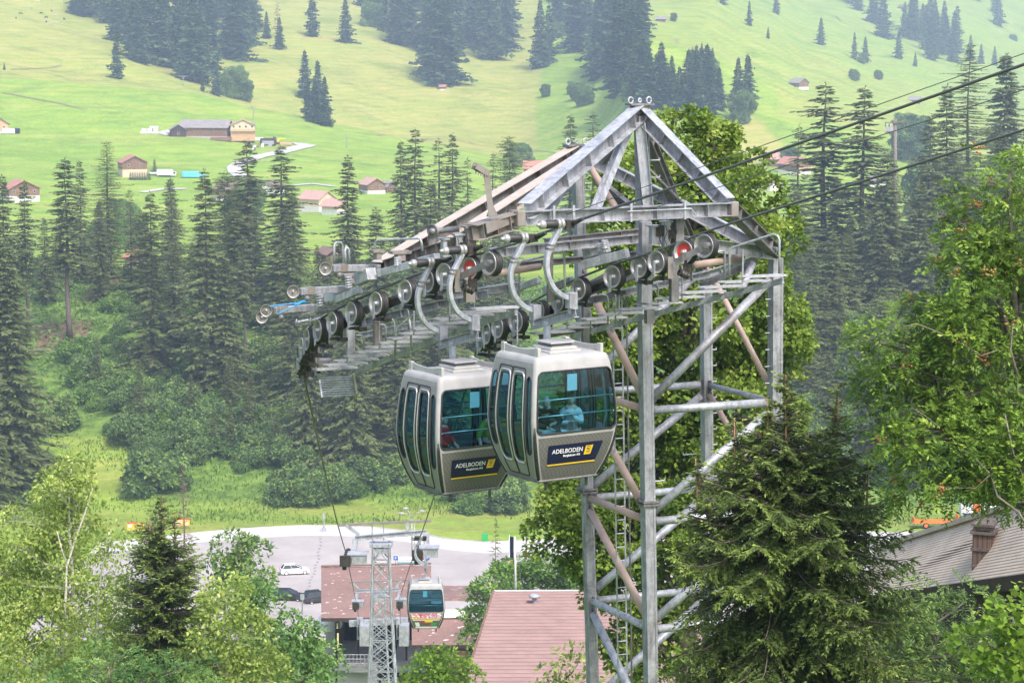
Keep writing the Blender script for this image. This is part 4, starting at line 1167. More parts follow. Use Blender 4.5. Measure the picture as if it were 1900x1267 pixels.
# light box beams with bolts, springs and cable joints above the trains
def lbox(a, b_, w, h, mat='galvl', name='box_beam'):
    mb = MB(); mb.beam(a, b_, w, h); return mb.build(name, M[mat], TW, bev=.012)
def spring(c, r, h):
    c = Vector(c); mb = MB(); pts = []
    for k in range(41):
        t = k / 40; pts.append(c + Vector((math.cos(t * 31) * r, math.sin(t * 31) * r, h * t)))
    mb.path(pts, .016, 6); mb.tube(c, c + VUP * h, r * .5, n=8); mb.build('spring', M['galvl'], TW)
lbox(P(705, 507, 43.3), P(772, 490, 42.6), .14, .14); lbox(P(666, 518, 43.6), P(690, 508, 43.3), .22, .22)
lbox(P(625, 556, 44.4), P(668, 538, 43.8), .12, .13); lbox(P(608, 552, 44.8), P(635, 548, 44.5), .2, .17)
lbox(P(1082, 492, 44.8), P(1165, 470, 44.3), .14, .17); lbox(P(1085, 470, 44.9), P(1128, 458, 44.7), .2, .2)
lbox(P(1010, 540, 45.8), P(1062, 520, 45.3), .12, .15); lbox(P(948, 540, 45.5), P(1000, 520, 45.2), .14, .12)
lbox(P(780, 484, 42.5), P(812, 476, 42.2), .14, .12)
for (x, y, Y, h) in ((738, 494, 42.9, .16), (647, 536, 44.0, .22), (594, 570, 44.8, .24), (1122, 462, 44.5, .16), (1115, 466, 44.6, .14)):
    spring(P(x, y, Y), .055, h)
for (x, y, Y, s1, s2) in ((742, 468, 43.0, .36, .05), (650, 510, 44.2, .3, .04), (598, 547, 45.0, .22, .03), (700, 466, 43.4, .22, .04)):
    mb = MB(); mb.box(P(x, y, Y), (s1, .24, s2), (eu, Vector((-eu.y, eu.x, 0)), VUP)); mb.box(P(x, y + 8, Y), (s1 * .4, .2, .14), (eu, Vector((-eu.y, eu.x, 0)), VUP)); mb.build('cap_plate', M['rusty'], TW)
# column groups that carry the red sheaves
for (cx, cy, cY, k) in ((850, 456, 41.5, 'l'), (1236, 432, 44.1, 'r')):
    for dx, w, h0, h1, mt in ((-24, .13, 8, -18, 'galvl'), (0, .13, 14, -26, 'galvl'), (22, .16, 20, -40, 'rusty' if k == 'l' else 'galvd')):
        a, b_ = P(cx + dx, cy + h1 + 5, cY), P(cx + dx + 1, cy + h0 + 12, cY)
        mb = MB(); mb.box((a + b_) / 2, (w, w, (a - b_).length), (eu, Vector((-eu.y, eu.x, 0)), VUP)); mb.box(a, (w * 1.5, w * 1.5, .03), (eu, Vector((-eu.y, eu.x, 0)), VUP)); mb.build('column', M[mt], TW)
    mb = MB()
    for j in range(4):
        q = P(cx - 10 + j * 9, cy - 14, cY - .12); mb.path([q, q + Vector((.03, -.02, -.12)), q + Vector((-.02, 0, -.25)), q + Vector((.03, 0, -.38))], .009, 5)
    mb.box(P(cx - 12, cy - 4, cY), (.14, .14, .2)); mb.box(P(cx + 10, cy + 2, cY), (.12, .14, .16))
    mb.build('cable_loops', M['darkmetal'], TW)
# small cross shaft with hand wheel
mb = MB(); a, b_ = P(803, 429, 41.0), P(848, 425, 41.6); mb.tube(a, b_, .045, .055, n=12); mb.lathe(a, b_ - a, [(.11, -.02), (.125, 0), (.11, .02), (.08, .015), (.05, .0), (.05, -.06), (.001, -.06)], 20); mb.build('cross_shaft', M['galvd'], TW, True)
# three outrigger arms with small rope-catcher wheels
for (ax_, ay, bx, by, Y1, Y2, extra) in ((508, 576, 585, 570, 44.6, 45.4, 1), (556, 541, 641, 536, 43.6, 44.6, 0), (616, 498, 702, 497, 42.7, 43.8, 0)):
    a, b_ = P(ax_, ay, Y1), P(bx, by, Y2)
    lbox(a, b_, .13, .125, 'galv', 'outrigger_arm')
    mb = MB(); mb.beam(a.lerp(b_, .12) + VUP * .01, a.lerp(b_, .28) + VUP * .01, .137, .132); mb.build('rust_patch', M['rusty'], TW)
    nrm = Vector((.12, -1, 0))
    for (dx, dy) in (((-14, 0), (-22, 12)) if extra else ((-12, 0),)):
        c = P(ax_ + dx, ay + dy, Y1 - .02)
        sheave(c, nrm, .118, wd=.06)
    if extra:
        mb = MB(); mb.beam(P(487, 589, Y1), P(584, 578, Y2 - .1), .03, .05); mb.build('tie_bar', M['galvl'], TW)
    c = P(ax_ + 14, ay + 13, Y1); mb = MB(); mb.lathe(c, nrm, [(.001, .03), (.05, .03), (.055, -.03), (.001, -.03)], 14); mb.build('guide_roller', M['galvd'], TW, True)
mb = MB(); pts = [P(501, 568, 44.4), P(545, 563, 44.6), P(570, 560, 44.7)]; mb.path(pts, .012, 5); mb.path([P(515, 583, 44.4), P(550, 566, 44.5), P(573, 558, 44.7)], .012, 5)
mb.path([P(548, 566, 44.5), P(556, 561, 44.5), P(552, 566, 44.45), P(560, 560, 44.5), P(571, 559, 44.6)], .025, 6); mb.build('lashing', surf('blue_rope', (.02, .25, .55), (.04, .33, .65), .6, 0, 9), TW)
for (x, y, Y, ln) in ((552, 598, 45.6, 20), (578, 595, 45.3, 16)):
    mb = MB(); mb.tube(P(x, y, Y), P(x + ln, y - 4, Y + .1), .03, n=8); mb.lathe(P(x, y, Y), (-1, 0, 0), [(.06, 0), (.07, .02), (.04, .04)], 10); mb.build('sensor_arm', M['galvl'], TW)
# end block of the left train
mb = MB(); mb.box(P(590, 672, 46.9), (.5, .3, .12)); mb.box(P(582, 655, 46.8), (.22, .2, .4)); mb.box(P(565, 692, 47.3), (.16, .25, .2)); mb.tube(P(560, 704, 47.2), P(576, 704, 47.5), .05, n=10)
mb.box(P(576, 632, 46.1), (.1, .12, .3)); mb.build('end_block', M['galvd'], TW)
mb = MB()
for k in range(9): 
    q = P(558 + k * 4.2, 686 + (k % 3) * 7 - k * 1.5, 47.1); mb.box(q, (.06, .07, .09)); 
mb.tube(P(553, 645, 46.5), P(556, 700, 47.2), .02, n=6); mb.build('end_block_fittings', M['darkmetal'], TW)
# ---------------------------------------------------------------- catwalks: gratings as steps hung on a stringer
M['tread'] = surf('bright_grating', (.36, .37, .40), (.50, .51, .54), .5, .3, 14)
def catwalk(pts, n, wdt, label_mat='galvl', under='galvd'):
    st = poly3(pts); mb = MB()
    side = Vector((-.866, -.42, 0)).normalized()
    mb.rpath(st, .05, .10, side)
    root_ = mb.build('catwalk', M['galvl'], TW)
    q = arc(st, n)
    for i, p in enumerate(q):
        mb = MB(); tdir = (q[min(i + 1, n - 1)] - q[max(i - 1, 0)]); tdir.z = 0; tdir.normalize()
        sd_ = side
        c = p + sd_ * wdt * .5 + VUP * .10
        mb.box(c, (.20, wdt, .02), (tdir, sd_, VUP))
        for k in range(7):
            mb.box(c + tdir * (-.085 + .028 * k) + VUP * .02, (.006, wdt * .98, .012), (tdir, sd_, VUP))
        mb.build('tread', M['tread'], root_)
    mb = MB()
    for i in range(0, n, 3):
        p = q[i] + side * wdt * .97
        mb.path([p, p + VUP * .6], .016, 6)
    mb.build('railing_posts', M['galv'], root_)
    return root_
catwalk([(659, 691, 46.9), (770, 646, 45.3), (886, 600, 43.8), (957, 580, 42.9)], 15, .84)
catwalk([(1453, 521, 43.6), (1345, 549, 44.5), (1236, 577, 45.2), (1130, 606, 46.3), (1062, 624, 47.0)], 12, .88)
# hung end ladder of the left catwalk
a, b_ = P(655, 697, 46.9), P(661, 735, 46.6)
sd_ = Vector((-.95, -.30, 0)).normalized()
mb = MB(); mb.beam(a, b_, .04, .2)
el = mb.build('end_ladder', surf('lichen_covered_steel', (.28, .28, .17), (.38, .38, .28), .7, .1, 9), TW)
mb = MB()
for k in range(9):
    q = a.lerp(b_, (k + .3) / 9); mb.beam(q, q + sd_ * .68 + VUP * .0, .05, .02)
mb.beam(a + sd_ * .68, b_ + sd_ * .68, .03, .04); mb.build('rungs', M['galvl'], el)
# hand rails
def rail(pts, r=.022, mat='galvl'):
    mb = MB(); out = []
    pts = poly3(pts)
    for i, p in enumerate(pts):
        if 0 < i < len(pts) - 1:
            a = p + (pts[i - 1] - p).normalized() * .06; b_ = p + (pts[i + 1] - p).normalized() * .06
            out += [a, (a + b_) / 2 * .7 + p * .3, b_]
        else: out.append(p)
    mb.path(out, r, 8); mb.build('handrail', M[mat], TW, True)
rail([(620, 490, 44.0), (620, 450, 44.0), (635, 450, 44.2), (637, 490, 44.2)])
rail([(641, 492, 44.4), (640, 459, 44.4), (647, 459, 44.5), (648, 492, 44.5)])
rail([(696, 482, 43.6), (696, 446, 43.6), (781, 442, 42.6), (784, 466, 42.6)])
rail([(1353, 524, 44.8), (1354, 461, 44.8), (1437, 434, 44.2), (1446, 440, 44.1), (1446, 508, 44.1)])
rail([(1344, 522, 44.9), (1345, 465, 44.9), (1325, 468, 44.7)])
rail([(963, 550, 44.8), (963, 486, 44.8), (1010, 476, 44.6), (1042, 462, 44.6), (1047, 470, 44.6), (1048, 545, 44.6)])
rail([(733, 660, 44.6), (735, 610, 44.6), (760, 590, 44.4), (764, 650, 44.4)])
for (x, y0, y1, Y) in ((1128, 545, 600, 45.4), (1142, 540, 600, 45.4), (1257, 520, 560, 44.6), (1096, 570, 615, 46), (1221, 525, 565, 44.8), (844, 555, 590, 43.4), (716, 600, 640, 45.0), (732, 590, 640, 45.0), (675, 620, 650, 45.8), (758, 570, 612, 44.4), (880, 545, 580, 43.2), (960, 640, 560, 45)):
    rail([(x, y1, Y), (x, y0 + 4, Y), (x - 5, y0, Y), (x - 14, y0 + 3, Y)], .016, 'galv')
# rope guide pole on the box
mb = MB(); a = P(912, 402, 41.4); b_ = P(902, 318, 41.4)
mb.box((a + b_) / 2, (.10, .09, (a - b_).length), (Vector((1, 0, 0)), Vector((0, 1, 0)), (b_ - a).normalized()))
mb.beam(P(904, 322, 41.4), P(880, 308, 41.2), .1, .10); mb.box(P(881, 305, 41.15), (.05, .05, .06))
for k in range(5): mb.box(P(883 + k * 4.5, 320 + k * 1.8, 41.25), (.02, .08, .05))
mb.prism([P(902, 402, 41.4), P(925, 402, 41.4), P(912, 375, 41.4)], (0, .03, 0)); mb.build('cable_bracket', M['rusty'], TW)
# ---------------------------------------------------------------- ropes (each one continuous rope)
def rope(pts, r, name, label, mat='rope', group=None):
    mb = MB(); mb.path(pts, r, 8); o = mb.build(name, M[mat], None, True)
    return tag(o, label, 'rope', group)
near = P(1900, 120, 32.3); g0 = P(985, 440, 40.0)
d = (near - g0)
lt_l, lt_r = P(641, 1022, 112), P(773, 1012, 112)
def sag(a, b_, n, s_):
    return [a.lerp(b_, k / n) - VUP * s_ * 4 * (k / n) * (1 - k / n) for k in range(1, n)]
t2l, t2r = P(660, 1112, 182), P(741, 1110, 182)
rope([g0 + d * 2.0, near, g0] + ROPE_L + sag(ROPE_L[-1], lt_l, 10, .25) + [lt_l, t2l, P(670, 1170, 203)], .022, 'haul_rope', 'thick steel rope that carries the two big cabins and bends over the left sheave train')
near = P(1900, 241, 37.4); g1 = P(1340, 420, 42.6); d = near - g1
rope([g1 + d * 2.2, near, g1] + ROPE_R + sag(ROPE_R[-1], lt_r, 10, .25) + [lt_r, t2r, P(744, 1172, 203)], .022, 'haul_rope', 'thick steel rope running lower at the right over the inner sheave train')
a = P(1896, 101, 34); b_ = P(1040, 402, 42.6)
rope([b_ + (a - b_) * 1.6, a, b_], .007, 'signal_cable', 'thin grey cable above the upper thick rope', 'thinrope')
a = P(1896, 168, 34); b_ = P(1188, 394, 43.6)
rope([b_ + (a - b_) * 1.6, a, b_], .008, 'signal_cable', 'thin grey cable between the two thick ropes', 'thinrope')
# ================================================================ CABINS
M['cabpanel'] = None
def panelmat():
    m, t, b = newmat('textured_beige_panel')
    tc = t.nodes.new('ShaderNodeTexCoord'); mp = t.nodes.new('ShaderNodeMapping'); mp.inputs['Scale'].default_value = (26, 26, 26)
    t.links.new(tc.outputs['Object'], mp.inputs[0])
    ck = t.nodes.new('ShaderNodeTexChecker'); ck.inputs['Scale'].default_value = 1.0
    ck.inputs['Color1'].default_value = (.11, .108, .10, 1); ck.inputs['Color2'].default_value = (.155, .15, .142, 1)
    t.links.new(mp.outputs[0], ck.inputs[0])
    n = noise(t, 2, 4)
    t.links.new(mix(t, ck.outputs[0], ramp(t, n, [(.3, (.85, .85, .83)), (.7, (1.05, 1.05, 1.05))]), .7, 'MULTIPLY'), b.inputs['Base Color'])
    b.inputs['Roughness'].default_value = .45
    bump(t, b, ck.outputs[1], .15, .004)
    return m
M['cabpanel'] = panelmat()
def glassmat(name, tint, gloss=.26):
    m, t, b = newmat(name); t.nodes.remove(b); out = t.nodes['Material Output']
    tr = t.nodes.new('ShaderNodeBsdfTransparent'); tr.inputs[0].default_value = (*tint, 1)
    gl = t.nodes.new('ShaderNodeBsdfGlossy'); gl.inputs['Roughness'].default_value = .04; gl.inputs[0].default_value = (.85, .95, 1, 1)
    lw = t.nodes.new('ShaderNodeLayerWeight'); lw.inputs[0].default_value = .25
    mr = t.nodes.new('ShaderNodeMapRange'); mr.inputs[3].default_value = .015; mr.inputs[4].default_value = gloss
    t.links.new(lw.outputs['Facing'], mr.inputs[0])
    ms = t.nodes.new('ShaderNodeMixShader'); t.links.new(mr.outputs[0], ms.inputs[0]); t.links.new(tr.outputs[0], ms.inputs[1]); t.links.new(gl.outputs[0], ms.inputs[2])
    t.links.new(ms.outputs[0], out.inputs[0])
    return m
M['glass'] = glassmat('teal_tinted_glass', (.30, .56, .66))
M['cglass'] = glassmat('car_window_glass', (.15, .17, .19))
M['navy'] = surf('navy_sign', (.008, .010, .045), None, .35)
M['yellow'] = surf('yellow_print', (.85, .55, .03), None, .4)
M['wtext'] = surf('white_lettering', (.85, .85, .86), None, .5)
M['ttext'] = surf('black_lettering', (.01, .01, .015), None, .5)
M['int'] = surf('grey_cabin_interior', (.20, .21, .22), (.26, .27, .28), .7, 0, 3)
M['intd'] = surf('dark_cabin_floor', (.05, .055, .06), (.08, .085, .09), .8, 0, 5)
M['orange'] = surf('orange_reflective_strip', (.75, .13, .02), (.80, .17, .03), .5, 0, 9)
M['alu'] = surf('aluminium', (.52, .53, .55), (.60, .61, .63), .35, .6, 9)
M['paper'] = surf('white_paper', (.75, .80, .82), None, .7)
M['cupola'] = surf('grey_roof_fitting', (.42, .415, .40), (.50, .495, .48), .5, .2, 6)
CH = 2.03     # body height
HU, HV = .73, .835
BOARD = surf('olive_board', (.24, .22, .13), (.30, .27, .17), .8, 0, 3)
PROF = [(0, -.245), (.10, -.20), (.22, -.15), (.40, -.09), (.58, -.045), (.78, -.012), (.98, 0), (1.20, -.008), (1.45, -.03), (1.70, -.06), (1.86, -.085), (1.95, -.105), (2.0, -.14), (2.03, -.20)]
def bul(z): return float(np.interp(z, [p[0] for p in PROF], [p[1] for p in PROF]))
def side_pt(sidei, a, z, out=0.0):
    """point on one of the four sides. a in [-1,1] across the flat part"""
    b_ = bul(z); hu, hv = HU + b_, HV + b_; r = .075
    # outward slope of the profile
    if sidei == 0: return Vector((hu + out, a * (hv - r), z))           # +x end (faces along rope)
    if sidei == 1: return Vector((-a * (hu - r), hv + out, z))          # +y
    if sidei == 2: return Vector((-hu - out, -a * (hv - r), z))
    return Vector((a * (hu - r), -hv - out, z))
def ring(z, inset=0.0):
    b_ = bul(z) - inset; hu, hv = HU + b_, HV + b_; r = max(.075 - inset * .2, .05); out = []
    for (cx, cy, a0) in ((hu - r, -hv + r, -90), (hu - r, hv - r, 0), (-hu + r, hv - r, 90), (-hu + r, -hv + r, 180)):
        for k in range(5):
            t = R(a0 + 90 * k / 4); out.append(Vector((cx + r * math.cos(t), cy + r * math.sin(t), z)))
    return out
def rr(a, z, box, rad):
    a0, z0, a1, z1 = box
    if not (a0 <= a <= a1 and z0 <= z <= z1): return False
    ra, rz = rad
    dx = max(a0 + ra - a, a - (a1 - ra), 0) / ra; dz = max(z0 + rz - z, z - (z1 - rz), 0) / rz
    return dx * dx + dz * dz <= 1
def contour(sidei, box, rad, out, n=6):
    a0, z0, a1, z1 = box; ra, rz = rad; pts = []
    for (ca, cz, t0) in ((a1 - ra, z0 + rz, -90), (a1 - ra, z1 - rz, 0), (a0 + ra, z1 - rz, 90), (a0 + ra, z0 + rz, 180)):
        for k in range(n + 1):
            t = R(t0 + 90 * k / n); pts.append((ca + ra * math.cos(t), cz + rz * math.sin(t)))
    # refine long edges so the strip follows the bulge
    res = []
    for i in range(len(pts)):
        p, q = pts[i], pts[(i + 1) % len(pts)]
        m_ = max(1, int(abs(q[1] - p[1]) / .12))
        for k in range(m_): res.append((p[0] + (q[0] - p[0]) * k / m_, p[1] + (q[1] - p[1]) * k / m_))
    return [side_pt(sidei, a, z, out) for a, z in res]
WIN_END = [(-1.02, .80, 1.02, 1.80)]
WIN_DOOR = [(-.93, .50, -.72, 1.72), (-.56, .33, -.12, 1.72), (.12, .33, .56, 1.72), (.74, .45, .95, 1.72)]
def make_cabin(label, people=True, sign='plain', number='4', hangers=True):
    root = thing('gondola_cabin', label, 'gondola cabin')
    NA, NZ = 72, 84
    for sd in range(4):
        wins = WIN_END if sd in (0, 2) else WIN_DOOR
        rad = (.11, .09) if sd in (0, 2) else (.11, .10)
        shell = MB(); lower = MB(); glass = [MB() for _ in wins]
        # vertical grid follows the profile, flat part only
        for i in range(NA):
            for j in range(NZ):
                a0, a1 = -1 + 2 * i / NA, -1 + 2 * (i + 1) / NA
                z0, z1 = CH * .955 * j / NZ, CH * .955 * (j + 1) / NZ
                am, zm = (a0 + a1) / 2, (z0 + z1) / 2
                tgt = None; o_ = 0.0
                for w, wb in enumerate(wins):
                    if rr(am, zm, wb, rad): tgt = glass[w]; o_ = -.012
                if tgt is None:
                    tgt = lower if (sd in (0, 2) and zm < .74 and abs(am) < 1.1) else shell
                tgt.add([side_pt(sd, a0, z0, o_), side_pt(sd, a1, z0, o_), side_pt(sd, a1, z1, o_), side_pt(sd, a0, z1, o_)], [(0, 1, 2, 3)])
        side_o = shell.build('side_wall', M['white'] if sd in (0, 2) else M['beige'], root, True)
        if lower.v: lower.build('lower_panel', M['cabpanel'], side_o, True)
        for w, wb in enumerate(wins):
            parent = side_o
            if sd in (1, 3) and w in (1, 2):
                # door leaf: raised frame strip around the window and its own outline
                mb = MB(); bx_ = (-.655, .06, -.012, 1.84) if w == 1 else (.012, .06, .655, 1.84)
                mb.path(contour(sd, bx_, (.05, .04), .004) + [contour(sd, bx_, (.05, .04), .004)[0]], .011, 5)
                parent = mb.build('door', M['black'], root, True)
                mb = MB(); c_ = contour(sd, (wb[0] - .055, wb[1] - .05, wb[2] + .055, wb[3] + .05), (.13, .12), .006); mb.path(c_ + [c_[0]], .016, 6); mb.build('door_frame', M['alu'], parent, True)
            glass[w].build('window', M['glass'], parent, True)
            c_ = contour(sd, wb, rad, .002)
            mb = MB(); mb.path(c_ + [c_[0]], .014 if sd in (1, 3) else .016, 6); mb.build('gasket', M['black'], parent, True)
    # rounded corners and roof edge, from the rings
    zs = [CH * .955 * j / 24 for j in range(25)]
    rings = [ring(z) for z in zs]
    for c in range(4):
        cor = MB()
        for j in range(24):
            for k in range(4):
                i0 = c * 5 + k
                cor.add([rings[j][i0], rings[j][i0 + 1], rings[j + 1][i0 + 1], rings[j + 1][i0]], [(0, 1, 2, 3)])
        cor.build('corner_post', M['white'], root, True)
    roof = MB(); rz_ = [(CH * .955, 0), (CH * .975, .012), (CH * .99, .03), (CH * 1.0, .06), (CH * 1.008, .12), (CH * 1.014, .22), (CH * 1.018, .38), (CH * 1.02, .60)]
    base_b = bul(CH * .955)
    rgs = []
    for z, ins in rz_:
        hu, hv = HU + base_b - ins, HV + base_b - ins; r = max(.075 - ins * .1, .04); out = []
        for (cx, cy, a0) in ((hu - r, -hv + r, -90), (hu - r, hv - r, 0), (-hu + r, hv - r, 90), (-hu + r, -hv + r, 180)):
            for k in range(5):
                t = R(a0 + 90 * k / 4); out.append(Vector((cx + r * math.cos(t), cy + r * math.sin(t), z)))
        rgs.append(out)
    for j in range(len(rgs) - 1):
        for i in range(20):
            roof.add([rgs[j][i], rgs[j][(i + 1) % 20], rgs[j + 1][(i + 1) % 20], rgs[j + 1][i]], [(0, 1, 2, 3)])
    roof.add(rgs[-1], [tuple(range(20))])
    roof_o = roof.build('roof', M['white'], root, True)
    # floor, interior
    mb = MB(); mb.add([p + Vector((0, 0, .04)) for p in ring(0)], [tuple(range(20))]); mb.add([p + Vector((0, 0, -.012)) for p in ring(0)], [tuple(range(19, -1, -1))]); mb.build('floor', M['intd'], root)
    mb = MB(); mb.path([p + Vector((0, 0, -.01)) for p in ring(0, -.01)] + [ring(0, -.01)[0] + Vector((0, 0, -.01))], .022, 6); mb.build('floor_rim', M['galvd'], root, True)
    for s_ in (-1, 1):
        mb = MB(); mb.box((s_ * .28, 0, .42), (.26, 1.1, .05)); mb.box((s_ * .40, 0, .24), (.03, 1.0, .33)); mb.build('bench', M['int'], root)
    # dark lining behind the lower panels
    for sd in (0, 2):
        mb = MB(); zz = [.05, .3, .55, .76]
        for j in range(3):
            mb.add([side_pt(sd, -.95, zz[j], -.07), side_pt(sd, .95, zz[j], -.07), side_pt(sd, .95, zz[j + 1], -.07), side_pt(sd, -.95, zz[j + 1], -.07)], [(0, 1, 2, 3)])
        mb.build('lining', M['int'], root)
    # orange strips on the door panes, hand bars
    for sd in (1, 3):
        for (a0, a1) in ((-.52, -.16), (.16, .52)):
            for z in (.50, .84):
                mb = MB(); mb.add([side_pt(sd, a0, z - .018, -.03), side_pt(sd, a1, z - .018, -.03), side_pt(sd, a1, z + .022, -.03), side_pt(sd, a0, z + .022, -.03)], [(0, 1, 2, 3)]); mb.build('warning_strip', M['orange'], root)
        # the lower part of the door panes is backed by a beige board
        mb = MB(); zz = [.06, .34, .62, .72]
        for j in range(3): mb.add([side_pt(sd, -.7, zz[j], -.05), side_pt(sd, .7, zz[j], -.05), side_pt(sd, .7, zz[j + 1], -.05), side_pt(sd, -.7, zz[j + 1], -.05)], [(0, 1, 2, 3)])
        mb.build('door_lining', BOARD, root)
    for sd in (0, 2):
        for z in (1.08, 1.34):
            mb = MB(); a, b_ = side_pt(sd, -.98, z, -.05), side_pt(sd, .98, z, -.05); mb.tube(a, b_, .013, n=8)
            for q in (a, b_): mb.tube(q, q + (q - Vector((0, q.y, q.z))).normalized() * .04, .010, n=6)
            mb.build('hand_bar', M['alu'], root, True)
    # inner standing posts beside the doors
    for sd in (1, 3):
        for a in (-.68, 0, .68):
            mb = MB(); mb.path([side_pt(sd, a, z, -.06) for z in (.1, .5, 1.0, 1.5, 1.9)], .022, 6); mb.build('door_post', M['alu'] if a else M['intd'], root, True)
    mb = MB(); q = side_pt(0, -.06, 1.60, -.035); mb.box(q, (.006, .19, .27)); mb.build('notice', M['paper'], root)
    # black rubber bumpers on the corner edges
    for (sx, sy) in ((1, 1), (1, -1), (-1, 1), (-1, -1)):
        mb = MB(); pts = []
        for z in (-.01, .1, .22, .4, .58, .78, .92):
            b_ = bul(z); pts.append(Vector((sx * (HU + b_ - .025), sy * (HV + b_ - .025), z)))
        mb.path(pts, [.022, .032, .034, .034, .032, .026, .012], 8); mb.build('bumper', M['black'], root, True)
    # roof fittings: curved rails and ventilation hood
    for s_ in (-1, 1):
        mb = MB(); y = s_ * (HV - .22)
        for sx in (-1, 1):
            mb.box((sx * .5, y, CH + .075), (.10, .06, .15))
        pts = [Vector((x, y, CH + .05 + .045 * (abs(x) / .5) ** 2)) for x in np.linspace(-.5, .5, 11)]
        mb.rpath(pts, .03, .10, Vector((0, 1, 0))); mb.build('roof_rail', M['cupola'], root, bev=.008)
    mb = MB()
    mb.box((.16, -.05, CH + .045), (.62, .62, .05)); mb.box((.16, -.05, CH + .095), (.52, .52, .05)); mb.box((.16, -.05, CH + .14), (.36, .36, .06)); ho = mb.build('roof_vent', M['cupola'], root, bev=.012)
    mb = MB(); mb.box((.16, -.05, CH + .155), (.40, .40, .03)); mb.build('vent_gap', M['intd'], ho)
    mb = MB(); mb.box((.16, -.05, CH + .185), (.47, .47, .035)); mb.build('vent_cap', M['white'], ho, bev=.014)
    # stubs below
    for (x, y) in ((.35, .45), (.35, -.35)):
        mb = MB(); mb.tube((x, y, -.02), (x, y, -.19), .028, n=8); mb.build('guide_pin', M['galvd'], root, True)
    # sign on the +x end
    if sign == 'plain':
        def sgn(a, z, o): return side_pt(0, a, z, o)
        mb = MB(); a0, a1, b0, b1, z0, z1 = -.60, .66, -.70, .74, .255, .60
        N = 8
        for i in range(N):
            for j in range(4):
                def pt(u, v): return sgn((a0 + (a1 - a0) * u) * (1 - v) + (b0 + (b1 - b0) * u) * v if False else (-.80 + 1.50 * u + .06 * v), z0 + (z1 - z0) * v, .008)
                mb.add([pt(i / N, j / 4), pt((i + 1) / N, j / 4), pt((i + 1) / N, (j + 1) / 4), pt(i / N, (j + 1) / 4)], [(0, 1, 2, 3)])
        so = mb.build('sign', M['navy'], root, True)
        mb = MB()
        for i in range(N):
            mb.add([sgn(-.80 + 1.50 * i / N, z0 - .004, .012), sgn(-.80 + 1.50 * (i + 1) / N, z0 - .004, .012), sgn(-.80 + 1.50 * (i + 1) / N, z0 + .020, .012), sgn(-.80 + 1.50 * i / N, z0 + .020, .012)], [(0, 1, 2, 3)])
        # emblem square
        mb.add([sgn(.28, .39, .012), sgn(.48, .39, .012), sgn(.50, .545, .013), sgn(.30, .545, .013)], [(0, 1, 2, 3)])
        mb.build('yellow_print', M['yellow'], so)
        mb = MB()
        for k, zz in enumerate((.435, .468, .50, .527)):
            pts = [sgn(.33 + .12 * u, zz + .008 * math.sin(u * 5 + k) + .012 * (1 - u) * (k % 2), .016) for u in np.linspace(0, 1, 7)]
            mb.rpath(pts, .003, .007, Vector((1, 0, 0)))
        mb.build('emblem_lines', M['navy'], so)
        txt(so, 'ADELBODEN', .104, side_pt(0, -.21, .455, .016), M['wtext'], tilt=PANEL_T, bold=.0)
        txt(so, 'Bergbahnen AG', .052, side_pt(0, -.08, .39, .016), M['wtext'], tilt=PANEL_T, bold=.012)
        txt(root, number, .12, side_pt(0, -.13, .86, .004), M['ttext'], tilt=-.05, bold=.02)
    if hangers: make_hanger(root)
    return root
PANEL_T = .17
def txt(parent, s_, size, loc, mat, tilt=0.0, bold=0.0, rz=math.pi / 2, align='CENTER'):
    cu = bpy.data.curves.new('lettering', 'FONT'); cu.body = s_; cu.size = size; cu.align_x = align; cu.extrude = .001; cu.offset = bold * size
    cu.resolution_u = 3
    tmp = bpy.data.objects.new('lettering', cu); col.objects.link(tmp)
    bpy.context.view_layer.update()
    me = bpy.data.meshes.new_from_object(tmp.evaluated_get(bpy.context.evaluated_depsgraph_get()))
    bpy.data.objects.remove(tmp)
    # text plane X -> local +y of the cabin (rz), standing up, leaning with the panel
    mtx = Matrix.Translation(Vector(loc) - rloc(parent)) @ Matrix.Rotation(rz, 4, 'Z') @ Matrix.Rotation(math.pi / 2 + tilt, 4, 'X')
    me.transform(mtx)
    me.materials.clear(); me.materials.append(mat)
    o = bpy.data.objects.new('lettering', me); col.objects.link(o); o.parent = parent
    return o
